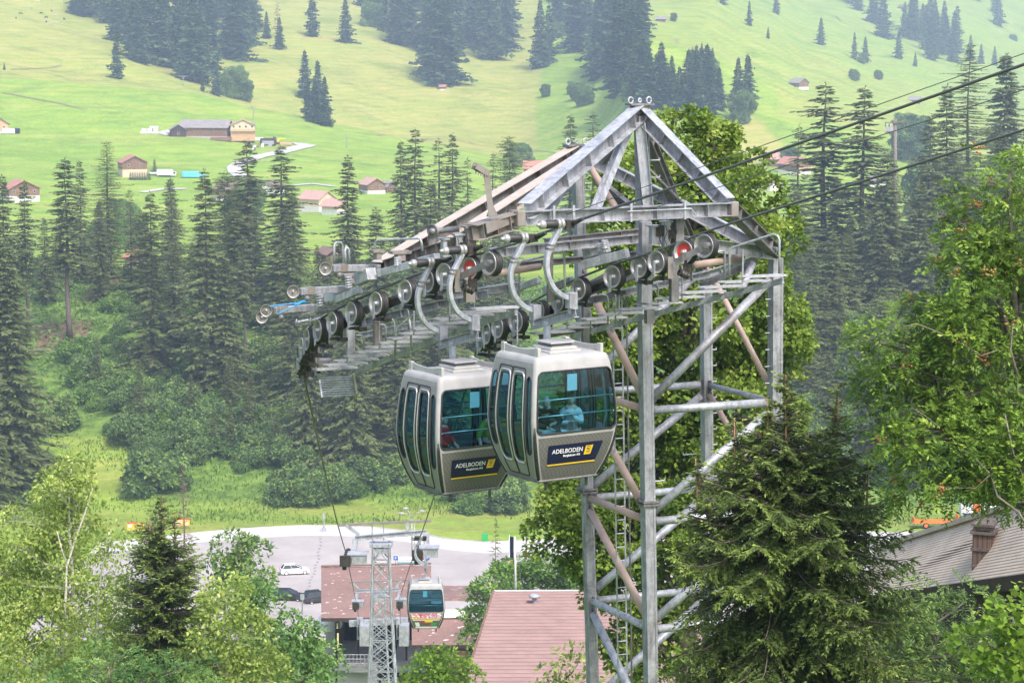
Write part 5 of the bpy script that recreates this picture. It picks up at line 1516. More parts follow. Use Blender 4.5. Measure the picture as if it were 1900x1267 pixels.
def make_hanger(root):
    """two curved arms with spring grips on a cross bar; rope is 2.0 m above the roof, arms bow out to the -y side"""
    ZR = HANG_Z
    for s_ in (-1, 1):
        x = s_ * .53; zr = ZR + s_ * .15 
        mb = MB()
        pts = [(x, -.20, zr - .02), (x, -.30, zr - .18), (x, -.42, zr - .38), (x, -.47, zr - .58), (x, -.44, zr - .80), (x, -.33, zr - 1.0), (x, -.16, zr - 1.13), (x, .02, zr - 1.20)]
        pp = []
        for i in range(len(pts) - 1):
            for k in range(4):
                p0 = Vector(pts[max(i - 1, 0)]); p1 = Vector(pts[i]); p2 = Vector(pts[i + 1]); p3 = Vector(pts[min(i + 2, len(pts) - 1)]); t = k / 4
                pp.append(.5 * ((2 * p1) + (-p0 + p2) * t + (2 * p0 - 5 * p1 + 4 * p2 - p3) * t * t + (-p0 + 3 * p1 - 3 * p2 + p3) * t ** 3))
        pp.append(Vector(pts[-1]))
        mb.rpath(pp, .09, .08, Vector((1, 0, 0)))
        arm = mb.build('hanger_arm', M['galvl'], root, bev=.012)
        mb = MB()
        for zz in (.30, .36): mb.box((x, -.37 - (zz - .3) * .5, zr - zz), (.11, .12, .03), None)
        mb.build('clamp', M['galvd'], arm)
        # grip with spring tube
        mb = MB(); mb.lathe((x, -.25, zr + .03), (0, -1, 0), [(.001, -.02), (.065, -.02), (.07, 0), (.07, .33), (.055, .335), (.001, .335)], 16)
        gr = mb.build('grip', M['black'], root, True)
        mb = MB()
        for o_ in (-.04, .03): mb.lathe((x, -.21 + o_, zr + .03), (0, -1, 0), [(.05, -.03), (.085, -.025), (.09, 0), (.085, .025), (.05, .03)], 16)
        mb.lathe((x, -.58, zr + .03), (0, -1, 0), [(.07, 0), (.05, .02), (.03, .03), (.03, .06), (.02, .075), (.001, .08)], 12)
        mb.lathe((x, -.54, zr + .03), (0, -1, 0), [(.069, -.03), (.074, -.02), (.074, .04), (.068, .05)], 16)
        mb.build('grip_flange', M['wheel'], gr, True)
        mb = MB(); mb.box((x, -.06, zr + .02), (.16, .16, .13)); mb.path([(x, 0, zr + .03), (x + .12, 0, zr + .05), (x + .34, 0, zr + .12)], [.055, .045, .03], 8); mb.path([(x, 0, zr + .0), (x - .12, 0, zr - .03), (x - .34, 0, zr - .1)], [.055, .045, .03], 8)
        mb.build('grip_jaw', M['darkmetal'], gr)
        # lower yoke
        mb = MB(); mb.box((x, .02, zr - 1.22), (.14, .16, .26)); mb.box((x, .02, zr - 1.36), (.07, .11, .16)); mb.build('yoke', M['galv'], root, bev=.01)
    zc = ZR - 1.44
    mb = MB(); mb.ibeam((-.66, .02, zc - .16), (.66, .02, zc + .18), .10, .15, .014)
    mb.build('carrier_beam', M['galv'], root)
    mb = MB(); mb.beam((-.18, .02, zc - .05), (-.18, .02, CH + .02), .10, .08); mb.build('suspension_post', M['galvl'], root)
HANG_Z = 4.1
ALPHA1 = R(57)
def cab_loc(px_c, py_corner, px_corner, Yc):
    zb = P(px_corner, py_corner, Yc - (math.sin(ALPHA1) * .5 + .49 * math.cos(ALPHA1))).z
    return atz(px_c, Yc, zb)
ZB1 = P(997, 896, 38.6).z
c1 = atz(1024, 39.5, ZB1 + 1.0); c1.z = ZB1
ZB2 = P(820, 920, 40.65).z
c2 = atz(848, 41.6, ZB2 + 1.0); c2.z = ZB2
print('CABIN', ZB1, ZB2, 'rope z', P(1015, 428, 39.6).z - ZB1, P(843, 484, 41.6).z - ZB2)
HANG_Z = P(1015, 430, 39.6).z - ZB1
# local +x = along the rope towards the viewer's right and near
rz1 = math.atan2(-math.sin(ALPHA1), math.cos(ALPHA1))
c1o = make_cabin('big front gondola cabin with a man in black and a woman in white')
c1o.location = c1; c1o.rotation_euler.z = rz1
c2o = copy_tree(c1o)
c2o.location = c2; c2o.rotation_euler.z = rz1
c2o['label'] = 'second big gondola cabin, partly hidden behind the front one, with a red jacket inside'
for o in (c1o, c2o): o['group'] = 'big gondola cabins under the tower'
M['shoot'] = surf('orange_brown_shoot', (.26, .14, .07), (.34, .20, .11), .8, 0, 20)
# ================================================================ NEAR TREES
def bpx(lst, Y, loc, dk=1.0, seed=0):
    rng = np.random.default_rng(seed); out = []
    for b_ in lst:
        px, py, r = b_[:3]; dy = b_[3] if len(b_) > 3 else rng.uniform(-.6, .6) * r / FPX * Y
        c = P(px, py, Y + dy) - Vector(loc); rm = r / FPX * Y
        out.append((c.x, c.y, c.z, rm, rm * dk, rm * .9))
    return out
def tree_px(name, label, cat, Y, foot, lst, mat, bark, leaf, dens, seed, clump, tr, top=None, **kw):
    loc = P(foot[0], foot[1], Y); loc = Vector((loc.x, loc.y, loc.z))
    bl = bpx(lst, Y, loc, kw.pop('dk', 1.0), seed)
    Hm = max(b_[2] for b_ in bl)
    tt = (P(top[0], top[1], Y) - loc) if top else Vector((bl[0][0], bl[0][1], Hm * .95))
    return broadleaf(name, label, cat, tuple(loc), Hm, bl, mat, bark, leaf, dens, seed, trunk_r=tr, clump=clump, trunk_top=tuple(tt), **kw)
tree_px('maple_tree', 'large yellow green maple with keys standing behind the steel tower', 'maple tree', 56, (1270, 1480),
  [(1285, 285, 72), (1375, 350, 62), (1195, 350, 78), (1285, 400, 100), (1390, 450, 78), (1150, 440, 70), (1435, 575, 60), (1300, 560, 115), (1400, 640, 85), (1150, 600, 85), (1440, 690, 45),
   (1250, 700, 120), (1120, 740, 85), (1370, 780, 100), (1190, 850, 120), (1085, 930, 72), (1035, 985, 48), (1310, 930, 120), (1140, 1040, 75), (1230, 1060, 100), (1200, 1180, 80), (1400, 900, 70), (1460, 610, 35), (1330, 250, 30), (1430, 420, 38)],
  M['f_maple'], M['barkl'], .12, 850, 101, .42, .28, top=(1270, 400), up=.9, aspect=.8)
tree_px('rowan_tree', 'rowan with feathery leaves and orange berry clusters filling the right edge', 'rowan tree', 33, (1960, 1300),
  [(1872, 325, 52), (1855, 420, 82), (1895, 470, 80), (1850, 545, 95), (1765, 600, 68), (1690, 625, 48), (1632, 640, 38), (1720, 700, 78), (1830, 690, 105), (1668, 770, 48), (1740, 810, 85), (1840, 840, 95), (1700, 880, 52), (1890, 900, 70), (1770, 900, 50), (1640, 700, 30), (1925, 600, 90), (1930, 760, 90), (1800, 470, 40)],
  M['f_rowan'], M['barkl'], .21, 210, 102, .34, .13, top=(1880, 600), frond=5, up=1.0, berries=170)
# hand drawn limbs of the rowan that show between the leaves
rw = [o for o in bpy.data.objects if o.name.startswith('rowan_tree')][0]
mb = MB()
for pts, r0 in (([(1925, 1010), (1890, 950), (1850, 920), (1838, 880), (1800, 840), (1770, 830)], .035), ([(1905, 900), (1880, 840), (1865, 770)], .03), ([(1740, 790), (1715, 770), (1690, 755)], .012), ([(1890, 700), (1875, 650), (1880, 600)], .025), ([(1750, 620), (1700, 600), (1665, 610)], .014), ([(1850, 650), (1820, 660), (1790, 640)], .012), ([(1838, 880), (1810, 905), (1770, 905), (1730, 900)], .010)):
    n = len(pts); mb.path([P(x, y, 32.0) for x, y in pts], [r0 * .6 * (1 - .7 * i / n) for i in range(n)], 6); mb.build('limb', M['barkl'], rw, True); mb = MB()
# ---- the near spruce
def near_spruce(name, label, Y, seed, tips, prof, nb, base_py=1480, zmin_py=1330, mat=None, scale=1.0, dens=1.0, foot_px=None):
    """tips: leaders [(px, py, weight)]; prof: [(py, half width px)]"""
    rng = np.random.default_rng(seed)
    k = Y / FPX
    foot = P(foot_px or tips[0][0], base_py, Y)
    root = thing(name, label, 'spruce tree', tuple(foot))
    mb = MB(); Cs = []; Ds = []; Ls = []; vr = []
    def sprigs(C, D, L, v, n):
        Cs.append(C); Ds.append(D); Ls.append(L); vr.append(v)
    for (tx, ty, wgt) in tips:
        top = P(tx, ty, Y); b0 = foot if wgt > .9 else P(lerp(tips[0][0], tx, .75), ty + 230 * wgt + 120, Y)
        tr = .075 * wgt * scale
        pts = [b0.lerp(top, i / 8) for i in range(9)]
        mb.path(pts, [tr * (1 - i / 8.3) + .004 for i in range(9)], 7)
        H = (top - b0).length
        n_b = int(nb * wgt * (1 if wgt > .9 else .42))
        for b_ in range(n_b):
            f = 1 - (b_ + rng.uniform(0, 1)) / n_b
            p0 = b0.lerp(top, f)
            pxl, pyl = proj(p0)
            if pyl > zmin_py: continue
            if pyl - ty < 95 * scale * 34.5 / Y and rng.random() < .55: continue
            Rm = float(np.interp(pyl, [q[0] for q in prof], [q[1] for q in prof])) * k
            if wgt < .9: Rm = min((pyl - ty) * .42 * k + .03, .7 * scale)
            Rm *= rng.uniform(.55, 1.12) * .93
            az = rng.uniform(0, 2 * math.pi)
            dh = np.array([math.cos(az), math.sin(az), 0]); sd_ = np.array([-dh[1], dh[0], 0])
            age = min(max((pyl - ty) / 420, 0), 1)
            el = .75 - 1.15 * age + rng.uniform(-.15, .15)
            nseg = max(3, int(Rm / .065 / scale))
            ts = np.linspace(.04, 1, nseg)
            sag_ = .55 * age * Rm
            cen = np.array(p0) + dh * (Rm * ts)[:, None] + np.array([0, 0, 1.]) * (Rm * np.sin(el * .6) * ts - sag_ * ts ** 1.5 + .38 * sag_ * ts ** 4 + .15 * Rm * ts ** 3)[:, None]
            cen += sd_ * (np.sin(ts * 3 + az) * .05 * Rm)[:, None]
            step = max(1, nseg // 5); cp_ = [tuple(cen[i]) for i in range(0, nseg, step)] + [tuple(cen[-1])]
            mb.path(cp_, [.016 * scale * (1 - .8 * i / len(cp_)) for i in range(len(cp_))], 4, caps=False)
            bv = rng.normal(0, .07)
            # branchlets both sides
            for i in range(nseg):
                t = ts[i]
                for sg in (-1, 1):
                    if rng.random() < .12: continue
                    bl = (.10 + .42 * math.sin(math.pi * min(t * 1.02, 1)) ** .8 * (1 - .55 * t)) * min(Rm, 1.3 * scale) * rng.uniform(.5, 1.1) + .05 * scale
                    ang = rng.uniform(.6, 1.05)
                    hangz = -(.10 + .85 * age * rng.uniform(.2, 1.1))
                    dv = dh * math.cos(ang) + sd_ * sg * math.sin(ang)
                    m_ = max(2, int(bl / (.042 * scale) * dens))
                    u = (np.arange(m_) + .5) / m_
                    pos = cen[i] + dv * (bl * u)[:, None] + np.array([0, 0, 1.]) * (hangz * bl * u ** 1.3)[:, None]
                    tang = unit(np.tile(dv, (m_, 1)) + np.array([0, 0, 1.]) * (hangz * 1.3 * u ** .3)[:, None])
                    perp = unit(np.cross(tang, np.array([0, 0, 1.]) + rng.normal(0, .3, 3)))
                    for ss in (-1, 1, 0):
                        dd = unit(tang * (.9 if ss else 1) + perp * ss * .75 + rng.normal(size=(m_, 3)) * .18)
                        Cs.append(pos); Ds.append(dd); Ls.append(np.full(m_, .075 * scale) * rng.uniform(.7, 1.25, m_))
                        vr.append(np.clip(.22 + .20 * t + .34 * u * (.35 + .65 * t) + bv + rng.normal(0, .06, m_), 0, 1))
            # tip of the branch itself
            m_ = 6; u = np.linspace(0, 1, m_)
            pos = cen[-1] + dh * (.14 * scale * u)[:, None] + np.array([0, 0, 1.]) * (.05 * u)[:, None]
            for ss in (-1, 1):
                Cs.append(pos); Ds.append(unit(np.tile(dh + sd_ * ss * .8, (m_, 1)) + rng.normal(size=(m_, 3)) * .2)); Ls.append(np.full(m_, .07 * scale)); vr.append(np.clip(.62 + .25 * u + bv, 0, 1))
        # needles on the leader shoot
        m_ = 90; u = rng.random(m_) ** .8
        pos = np.array(top) + (np.array(b0) - np.array(top)) * (u * min(.9 * scale / H, .5))[:, None]
        D = rng.normal(size=(m_, 3)); D[:, 2] = np.abs(D[:, 2]) * .6 + .3
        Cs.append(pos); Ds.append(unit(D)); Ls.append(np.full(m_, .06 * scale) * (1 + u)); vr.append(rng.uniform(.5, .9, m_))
    Cs = np.concatenate(Cs); Ds = np.concatenate(Ds); Ls = np.concatenate(Ls); vr = np.concatenate(vr)
    print('near spruce', len(Cs))
    mb.build('trunk', M['bark'], root, True)
    for (tx, ty, wgt) in tips:
        q0, q1 = P(tx, ty, Y - .02), P(lerp(tips[0][0], tx, .97), ty + 120 * wgt + 60, Y - .02)
        sh_ = MB(); sh_.path([q0, q0.lerp(q1, .5), q1], [.006 * scale, .014 * scale, .02 * scale], 6); sh_.build('shoot', M['shoot'], root, True)
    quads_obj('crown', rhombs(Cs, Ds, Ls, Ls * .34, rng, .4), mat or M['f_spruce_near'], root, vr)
    # cones
    cn = MB()
    for j in range(70):
        i = rng.integers(len(Cs)); p = Vector(Cs[i]) 
        if p.z < P(0, 900, Y).z - 1.6: continue
        cn.lathe(p + Vector((0, 0, -.02)), (0, 0, -1), [(.001, 0), (.015, .015), (.018, .06), (.001, .12)], 6)
    if scale == 1.0: cn.build('cones', surf('brown_cones', (.10, .05, .035), None, .8), root)
    return root
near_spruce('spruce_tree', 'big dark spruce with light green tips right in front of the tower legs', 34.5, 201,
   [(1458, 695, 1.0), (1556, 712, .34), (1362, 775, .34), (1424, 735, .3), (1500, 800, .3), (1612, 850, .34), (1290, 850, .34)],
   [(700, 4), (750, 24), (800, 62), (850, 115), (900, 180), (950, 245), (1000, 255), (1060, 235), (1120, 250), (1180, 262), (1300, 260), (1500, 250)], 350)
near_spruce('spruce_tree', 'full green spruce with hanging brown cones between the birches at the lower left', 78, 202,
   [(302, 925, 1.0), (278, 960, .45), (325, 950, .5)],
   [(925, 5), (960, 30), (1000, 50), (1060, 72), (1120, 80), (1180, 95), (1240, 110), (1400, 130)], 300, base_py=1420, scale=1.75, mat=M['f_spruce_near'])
# ---- birches and leafy trees at the lower left
tree_px('birch_tree', 'tall birch with a white forked trunk at the lower left', 'birch tree', 84, (122, 1420),
  [(132, 872, 36), (108, 915, 48), (150, 920, 38), (70, 965, 55), (140, 985, 52), (30, 1020, 55), (95, 1060, 70), (30, 1120, 75), (150, 1110, 62), (90, 1180, 80), (10, 1210, 70), (165, 1220, 60), (-20, 1060, 50)],
  M['f_birch'], M['birchbark'], .15, 230, 111, .55, .14, top=(140, 900), up=.3, hang=.5, aspect=.6)
b1 = [o for o in bpy.data.objects if o.name.startswith('birch_tree')][0]
mb = MB()
for pts, r0 in (([(118, 1245), (118, 1180), (122, 1100), (124, 1050), (140, 1000), (158, 950), (172, 905)], .06), ([(124, 1050), (112, 1010), (106, 985)], .03), ([(118, 1180), (95, 1130), (78, 1100)], .03), ([(120, 1150), (160, 1110), (190, 1090)], .03)):
    n = len(pts); mb.path([P(x, y, 83.2) for x, y in pts], [r0 * (1 - .8 * i / n) for i in range(n)], 7); mb.build('limb', M['birchbark'], b1, True); mb = MB()
tree_px('birch_tree', 'slender birch with a curved pale stem left of the full green spruce', 'birch tree', 80, (155, 1440),
  [(206, 985, 18), (195, 1020, 30), (212, 1045, 30), (200, 1080, 46), (235, 1120, 50), (195, 1160, 60), (240, 1200, 60), (190, 1250, 60)],
  M['f_birch'], M['birchbark'], .14, 150, 112, .58, .09, top=(205, 985), up=.3, hang=.4, aspect=.6)
b2 = bpy.data.objects['birch_tree.001'] if 'birch_tree.001' in bpy.data.objects else b1
mb = MB()
for pts, r0 in (([(205, 1155), (215, 1140), (222, 1135)], .02),):
    n = len(pts); mb.path([P(x, y, 78) for x, y in pts[:]], [r0 * (1 - .5 * i / n) for i in range(n)], 6); mb.build('limb', M['birchbark'], b2, True); mb = MB()
tree_px('ash_tree', 'fresh green feathery ash at the very bottom left', 'ash tree', 66, (240, 1480), [(200, 1235, 45), (270, 1262, 45), (345, 1240, 42), (300, 1290, 60), (150, 1290, 50)], M['f_ash'], M['barkl'], .26, 90, 113, .6, .09, frond=4, up=1.0)
tree_px('birch_tree', 'yellow green leafy birch right of the full green spruce', 'birch tree', 76, (430, 1460), [(420, 1110, 42), (400, 1160, 50), (440, 1180, 52), (395, 1220, 55), (450, 1245, 60), (500, 1262, 40), (400, 1290, 60)], M['f_birch'], M['birchbark'], .15, 250, 114, .55, .1, top=(420, 1110), up=.5, aspect=.6)
tree_px('leafy_tree', 'dense green leafy tree descending towards the station roof', 'leafy tree', 92, (540, 1460), [(455, 1098, 36), (485, 1128, 38), (525, 1172, 42), (572, 1212, 40), (510, 1210, 60), (560, 1262, 60), (600, 1250, 34), (480, 1150, 50)], M['f_ash'], M['barkl'], .2, 150, 115, .7, .16, up=.9, aspect=.6)
tree_px('leafy_tree', 'small dark leafy tree with gaps in front of the car park', 'leafy tree', 150, (450, 1230), [(445, 1003, 20), (430, 1030, 30), (466, 1035, 28), (420, 1062, 30), (455, 1068, 34), (480, 1085, 24)], M['f_shrub'], M['barkl'], .32, 95, 116, .8, .12, up=.7, aspect=.55)
tree_px('leafy_tree', 'round bright lime green tree in front of the station', 'leafy tree', 118, (818, 1400), [(818, 1228, 34), (790, 1248, 36), (845, 1250, 34), (815, 1275, 50), (775, 1285, 30), (862, 1278, 28)], M['f_lime'], M['barkl'], .22, 130, 117, .62, .16, up=1.0, aspect=.6)
tree_px('leafy_tree', 'green leafy tree between the station and the pink roof', 'leafy tree', 186, (900, 1300), [(905, 1110, 28), (898, 1150, 30), (890, 1190, 24), (925, 1085, 30), (905, 1210, 24)], M['f_shrubl'], M['barkl'], .38, 80, 118, .95, .16, up=.8)
tree_px('leafy_tree', 'leafy tree behind the flagpole above the pink roof', 'leafy tree', 192, (1010, 1200), [(965, 1072, 32), (1010, 1066, 36), (1050, 1075, 36), (1085, 1060, 40), (990, 1090, 30)], M['f_shrubl'], M['barkl'], .38, 80, 119, .95, .16, up=.8)
tree_px('hazel_bush', 'pale green bush at the bottom edge beside the tower foot', 'bush', 66, (1060, 1500), [(1050, 1245, 30), (1075, 1228, 24), (1030, 1270, 30), (1085, 1270, 34), (1015, 1300, 36), (1130, 1280, 30)], M['f_birch'], M['barkl'], .18, 110, 120, .5, .07, up=1.0)
tree_px('ash_tree', 'blue green ash with narrow leaflets at the bottom right', 'ash tree', 41, (1720, 1500), [(1700, 1130, 62), (1655, 1180, 52), (1745, 1180, 70), (1790, 1120, 44), (1690, 1240, 70), (1770, 1255, 70), (1640, 1265, 55), (1830, 1190, 48)], M['f_shrub'], M['barkl'], .2, 110, 121, .36, .08, frond=5, up=.9)
tree_px('maple_bush', 'fresh green maple bush in the bottom right corner', 'bush', 37, (1890, 1500), [(1880, 1150, 48), (1840, 1200, 50), (1900, 1220, 60), (1850, 1270, 60), (1930, 1120, 40)], M['f_lime'], M['barkl'], .13, 300, 122, .34, .07, up=1.1, aspect=.85)
sc_ = conifer('spruce_tree', 30, 6.6, 131, 30, 6, 12, M['f_spruce'], M['bark'], 'sparse ragged spruce standing beyond the pink roof', sprayL=1.4, sprayW=.36, ragged=.5, keep=.75, droop=.3)
g = P(920, 1160, 236); s_ = (1160 - 950) / FPX * 236 / 30; sc_.location = g; sc_.scale = (s_ * .85, s_ * .85, s_)
# ================================================================ LOWER TOWERS, STATION, ROOFS, CAR PARK FITTINGS
M['rooftile'] = surf('faded_red_shingles', (.27, .145, .12), (.36, .21, .18), .8, 0, 1.6, (.50, .36, .33), .1)
def shingles(name, c1, c2, c3, sx=4.0, sy=4.0, white=.06, rz=0.0, coord='Object'):
    m, t, b = newmat(name)
    tc = t.nodes.new('ShaderNodeTexCoord'); mp = t.nodes.new('ShaderNodeMapping'); mp.inputs['Scale'].default_value = (sx, sy, 1); mp.inputs['Rotation'].default_value = (0, 0, rz)
    t.links.new(tc.outputs['Object'], mp.inputs[0])
    br = t.nodes.new('ShaderNodeTexBrick'); br.inputs['Scale'].default_value = 1.0; br.inputs['Mortar Size'].default_value = .035; br.inputs['Bias'].default_value = 0
    br.inputs['Color1'].default_value = (*c1, 1); br.inputs['Color2'].default_value = (*c2, 1); br.inputs['Mortar'].default_value = (c1[0] * .55, c1[1] * .55, c1[2] * .55, 1)
    t.links.new(mp.outputs[0], br.inputs[0])
    vo = t.nodes.new('ShaderNodeTexVoronoi'); vo.inputs['Scale'].default_value = 1.4; t.links.new(mp.outputs[0], vo.inputs[0])
    f = ramp(t, vo.outputs['Color'], [(1 - white * 2.2, (0, 0, 0)), (1 - white * 1.6, (1, 1, 1))])
    n = noise(t, .35, 4)
    base = mix(t, br.outputs[0], ramp(t, n, [(.3, (.8, .8, .8)), (.7, (1.15, 1.1, 1.1))]), .8, 'MULTIPLY')
    t.links.new(mix(t, base, c3, f), b.inputs['Base Color']); b.inputs['Roughness'].default_value = .85
    return m
M['sh_red'] = shingles('worn_red_shingles', (.25, .15, .125), (.33, .21, .18), (.60, .48, .45), 2.6, 3.2)
M['timberd'] = surf('dark_timber', (.035, .022, .016), (.07, .045, .03), .85, 0, 4)
M['timber'] = surf('brown_timber', (.14, .08, .05), (.22, .13, .09), .85, 0, 3)
M['concrete'] = surf('pale_concrete', (.36, .35, .34), (.46, .45, .43), .9, 0, 1.2)
M['dark'] = surf('dark_interior', (.012, .012, .014), (.025, .024, .026), .9, 0, 1)
M['plaster'] = surf('white_plaster', (.62, .60, .56), (.72, .70, .66), .9, 0, .8)
M['cream'] = surf('cream_plaster', (.62, .48, .32), (.70, .56, .40), .9, 0, .8)
def slab(pts, t, name, mat, parent=None, bev=0):
    """thin plate from 4 corner points, thickened downwards"""
    p = [Vector(q) for q in pts]; n = (p[1] - p[0]).cross(p[-1] - p[0]).normalized()
    if n.z < 0: n = -n
    mb = MB(); mb.prism(p, -n * t); o = mb.build(name, mat, parent); fixnormals(o); return o
# ---- lattice tower below
def lattice_tower(px, Y, top_py, label, wtop, wbot, zsplit_py, group=None, full=True):
    k = Y / FPX
    topp = P(px, top_py, Y); foot = P(px + 4, 1267 + 160, Y)
    gzf = gz(foot.x, Y); foot.z = min(foot.z, gzf)
    root = thing('lattice_tower', label, 'ropeway tower', tuple(foot), 0, group)
    H = topp.z - foot.z
    mb = MB(); br = MB()
    n = int(H / .9)
    cs = []
    for i in range(n + 1):
        f = i / n; z = foot.z + H * f; w = wbot + (wtop - wbot) * f ** .75
        c = foot.lerp(topp, f); c.z = z
        cs.append([c + Vector((sx * w / 2, sy * w / 2, 0)) for sx, sy in ((-1, -1), (1, -1), (1, 1), (-1, 1))])
    for j in range(4):
        mb.path([c[j] for c in cs], .05, 4)
    mb.build('chords', M['galvl'], root)
    for i in range(n):
        for j in range(4):
            a, b_ = cs[i][j], cs[i][(j + 1) % 4]; c, d = cs[i + 1][j], cs[i + 1][(j + 1) % 4]
            br.beam(a, d, .05, .05); 
            if i % 2 == 0: br.beam(c, d, .04, .04)
            br.beam(b_, c, .04, .04)
    br.build('lattice', M['galvl'], root)
    cy = topp.y
    W = wtop
    mb = MB(); mb.box(topp + Vector((0, 0, -.1)), (W * 1.5, W * 1.1, .14)); mb.box(topp + Vector((0, 0, -.35)), (W * 1.2, W * 1.05, .22)); mb.build('head_plate', M['galvl'], root)
    # crossarm and the top pipe on splayed struts
    xl, xr = P(px - 48, top_py - 2, Y), P(px + 84, top_py - 14, Y)
    if not full: xl, xr = P(px - 42, top_py, Y), P(px + 38, top_py - 3, Y)
    mb = MB(); mb.ibeam(xl + VUP * .15, xr + VUP * .15, .18, .22, .03); mb.build('crossarm', M['galvl'], root)
    up_ = .85 if full else .8
    pl, pr = P(px - 78, top_py - 32, Y), P(px + 93, top_py - 40, Y)
    if not full: pl, pr = P(px - 55, top_py - 20, Y), P(px + 52, top_py - 24, Y)
    mb = MB(); mb.beam(pl, pr, .12, .12); mb.build('top_bar', M['rusty'], root)
    mb = MB(); mb.beam(pl.lerp(pr, .07), xl.lerp(xr, .06) + VUP * .3, .16, .14); mb.beam(pl.lerp(pr, .74 if full else .9), xl.lerp(xr, .74 if full else .9) + VUP * .3, .16, .14); mb.build('strut', M['galvl'], root)
    # sheave batteries at both ends
    for (q, sg) in ((xl, -1), (xr, 1)):
        mb = MB(); a = q + VUP * .1; b_ = a + Vector((0, 0, -.8)); mb.box((a + b_) / 2, (.28, .2, .8)); mb.build('drop_arm', M['galvl'], root)
        mb = MB(); mb.box(b_ + Vector((.15, -.5, .0)), (.8, .7, .42)); mb.box(b_ + Vector((.15, -.5, .24)), (.95, .8, .05)); mb.build('maintenance_box', M['galvl'], root)
        mb = MB()
        cx = (lt_l if sg < 0 else lt_r) if full else (t2l if sg < 0 else t2r)
        for i in range(6):
            c = Vector((cx.x + .05, cx.y - 1.5 + i * .55, cx.z - .24 - .12 * (i - 2.5) ** 2 * .15)); mb.lathe(c, (-1, 0, 0), [(.001, .1), (.18, .1), (.22, .07), (.22, -.07), (.18, -.1), (.001, -.1)], 14)
        mb.build('sheave', M['black'], root)
        mb = MB(); mb.beam(cx + Vector((.3, -1.6, -.2)), cx + Vector((.3, 1.4, -.35)), .1, .24); mb.tube(cx + Vector((0, 0, -.3)), Vector((b_.x, cx.y, cx.z - .3)), .1, n=8)
        mb.box(cx + Vector((.1, -1.7, -.1)), (.5, .2, .5)); mb.build('sheave_frame', M['darkmetal'], root)
    mb = MB()
    for x in (-16, 5):
        a = P(px + x, top_py - 4, Y); mb.path([a, a + VUP * .8, a + Vector((.1, 0, .82))], .03, 6)
    mb.build('railing', M['galvl'], root)
    return root
lattice_tower(707, 112, 1006, 'slim lattice ropeway tower in front of the red roofed station', .72, 1.75, 1100)
lattice_tower(703, 182, 1100, 'second smaller lattice tower mostly hidden behind the slim one', .9, 2.0, 1100, full=False)
# ---- the valley station
YS = 205.0
ra, rb = P(596, 1052, 216), P(893, 1048, 216); rc, rd_ = P(890, 1146, 200), P(596, 1146, 200)
SG = P(740, 1240, 206)
ST = thing('valley_station', 'cable car station with a worn red shingle roof and a dark open hall', 'station building', tuple(SG))
slab([rd_, P(800, 1146, 200), P(800, 1049, 216), ra], .25, 'roof', M['sh_red'], ST)
slab([P(800, 1110, 202), P(896, 1110, 202), P(896, 1086, 216), P(800, 1086, 216)], .2, 'roof', M['sh_red'], ST)
slab([P(764, 1196, 196), P(880, 1196, 196), P(885, 1143, 201), P(764, 1143, 201)], .2, 'roof', M['sh_red'], ST)
slab([P(820, 1145, 200.4), P(868, 1144, 200.4), P(868, 1130, 202.4), P(820, 1130, 202.4)], .06, 'skylight', surf('white_translucent_sheet', (.7, .68, .66), (.78, .76, .74), .5, 0, 2), ST)
for (a, b_) in ((rd_, P(764, 1146, 200)), (P(764, 1196, 196), P(880, 1196, 196))):
    mb = MB(); mb.beam(a + VUP * -.12 + Vector((0, -.1, 0)), b_ + VUP * -.12 + Vector((0, -.1, 0)), .1, .28); mb.build('eaves_board', M['timberd'], ST)
mb = MB(); mb.beam(ra + VUP * .1, P(800, 1047, 216) + VUP * .1, .4, .1); mb.build('ridge_cap', M['timber'], ST)
bl_ = P(622, 1267, 202); 
def sbox(x0, x1, y0, y1, Y0, Y1, name, mat):
    a = P(x0, y0, Y0); b_ = P(x1, y1, Y0)
    mb = MB(); mb.box(((a.x + b_.x) / 2, (Y0 + Y1) / 2, (a.z + b_.z) / 2), (abs(b_.x - a.x), Y1 - Y0, abs(a.z - b_.z))); return mb.build(name, mat, ST)
sbox(624, 880, 1155, 1262, 212, 212.5, 'back_wall', M['dark'])
sbox(622, 626, 1150, 1300, 203, 212, 'side_wall', M['timberd'])
sbox(884, 889, 1200, 1300, 203, 212, 'side_wall', M['timberd'])
sbox(622, 700, 1236, 1244, 202, 211, 'platform', M['concrete']); sbox(730, 790, 1236, 1244, 202, 211, 'platform', M['concrete'])
sbox(612, 700, 1244, 1300, 203, 211, 'base_wall', M['concrete']); sbox(740, 880, 1250, 1300, 203, 211, 'base_wall', M['timber'])
sbox(640, 880, 1244, 1247, 201, 201.2, 'beam', M['galvl'])
for x in (662, 688, 752, 786, 800): sbox(x, x + 4, 1165, 1240, 204, 204.3, 'post', M['timberd'])
sbox(604, 622, 1160, 1215, 206, 214, 'annex', M['concrete'])
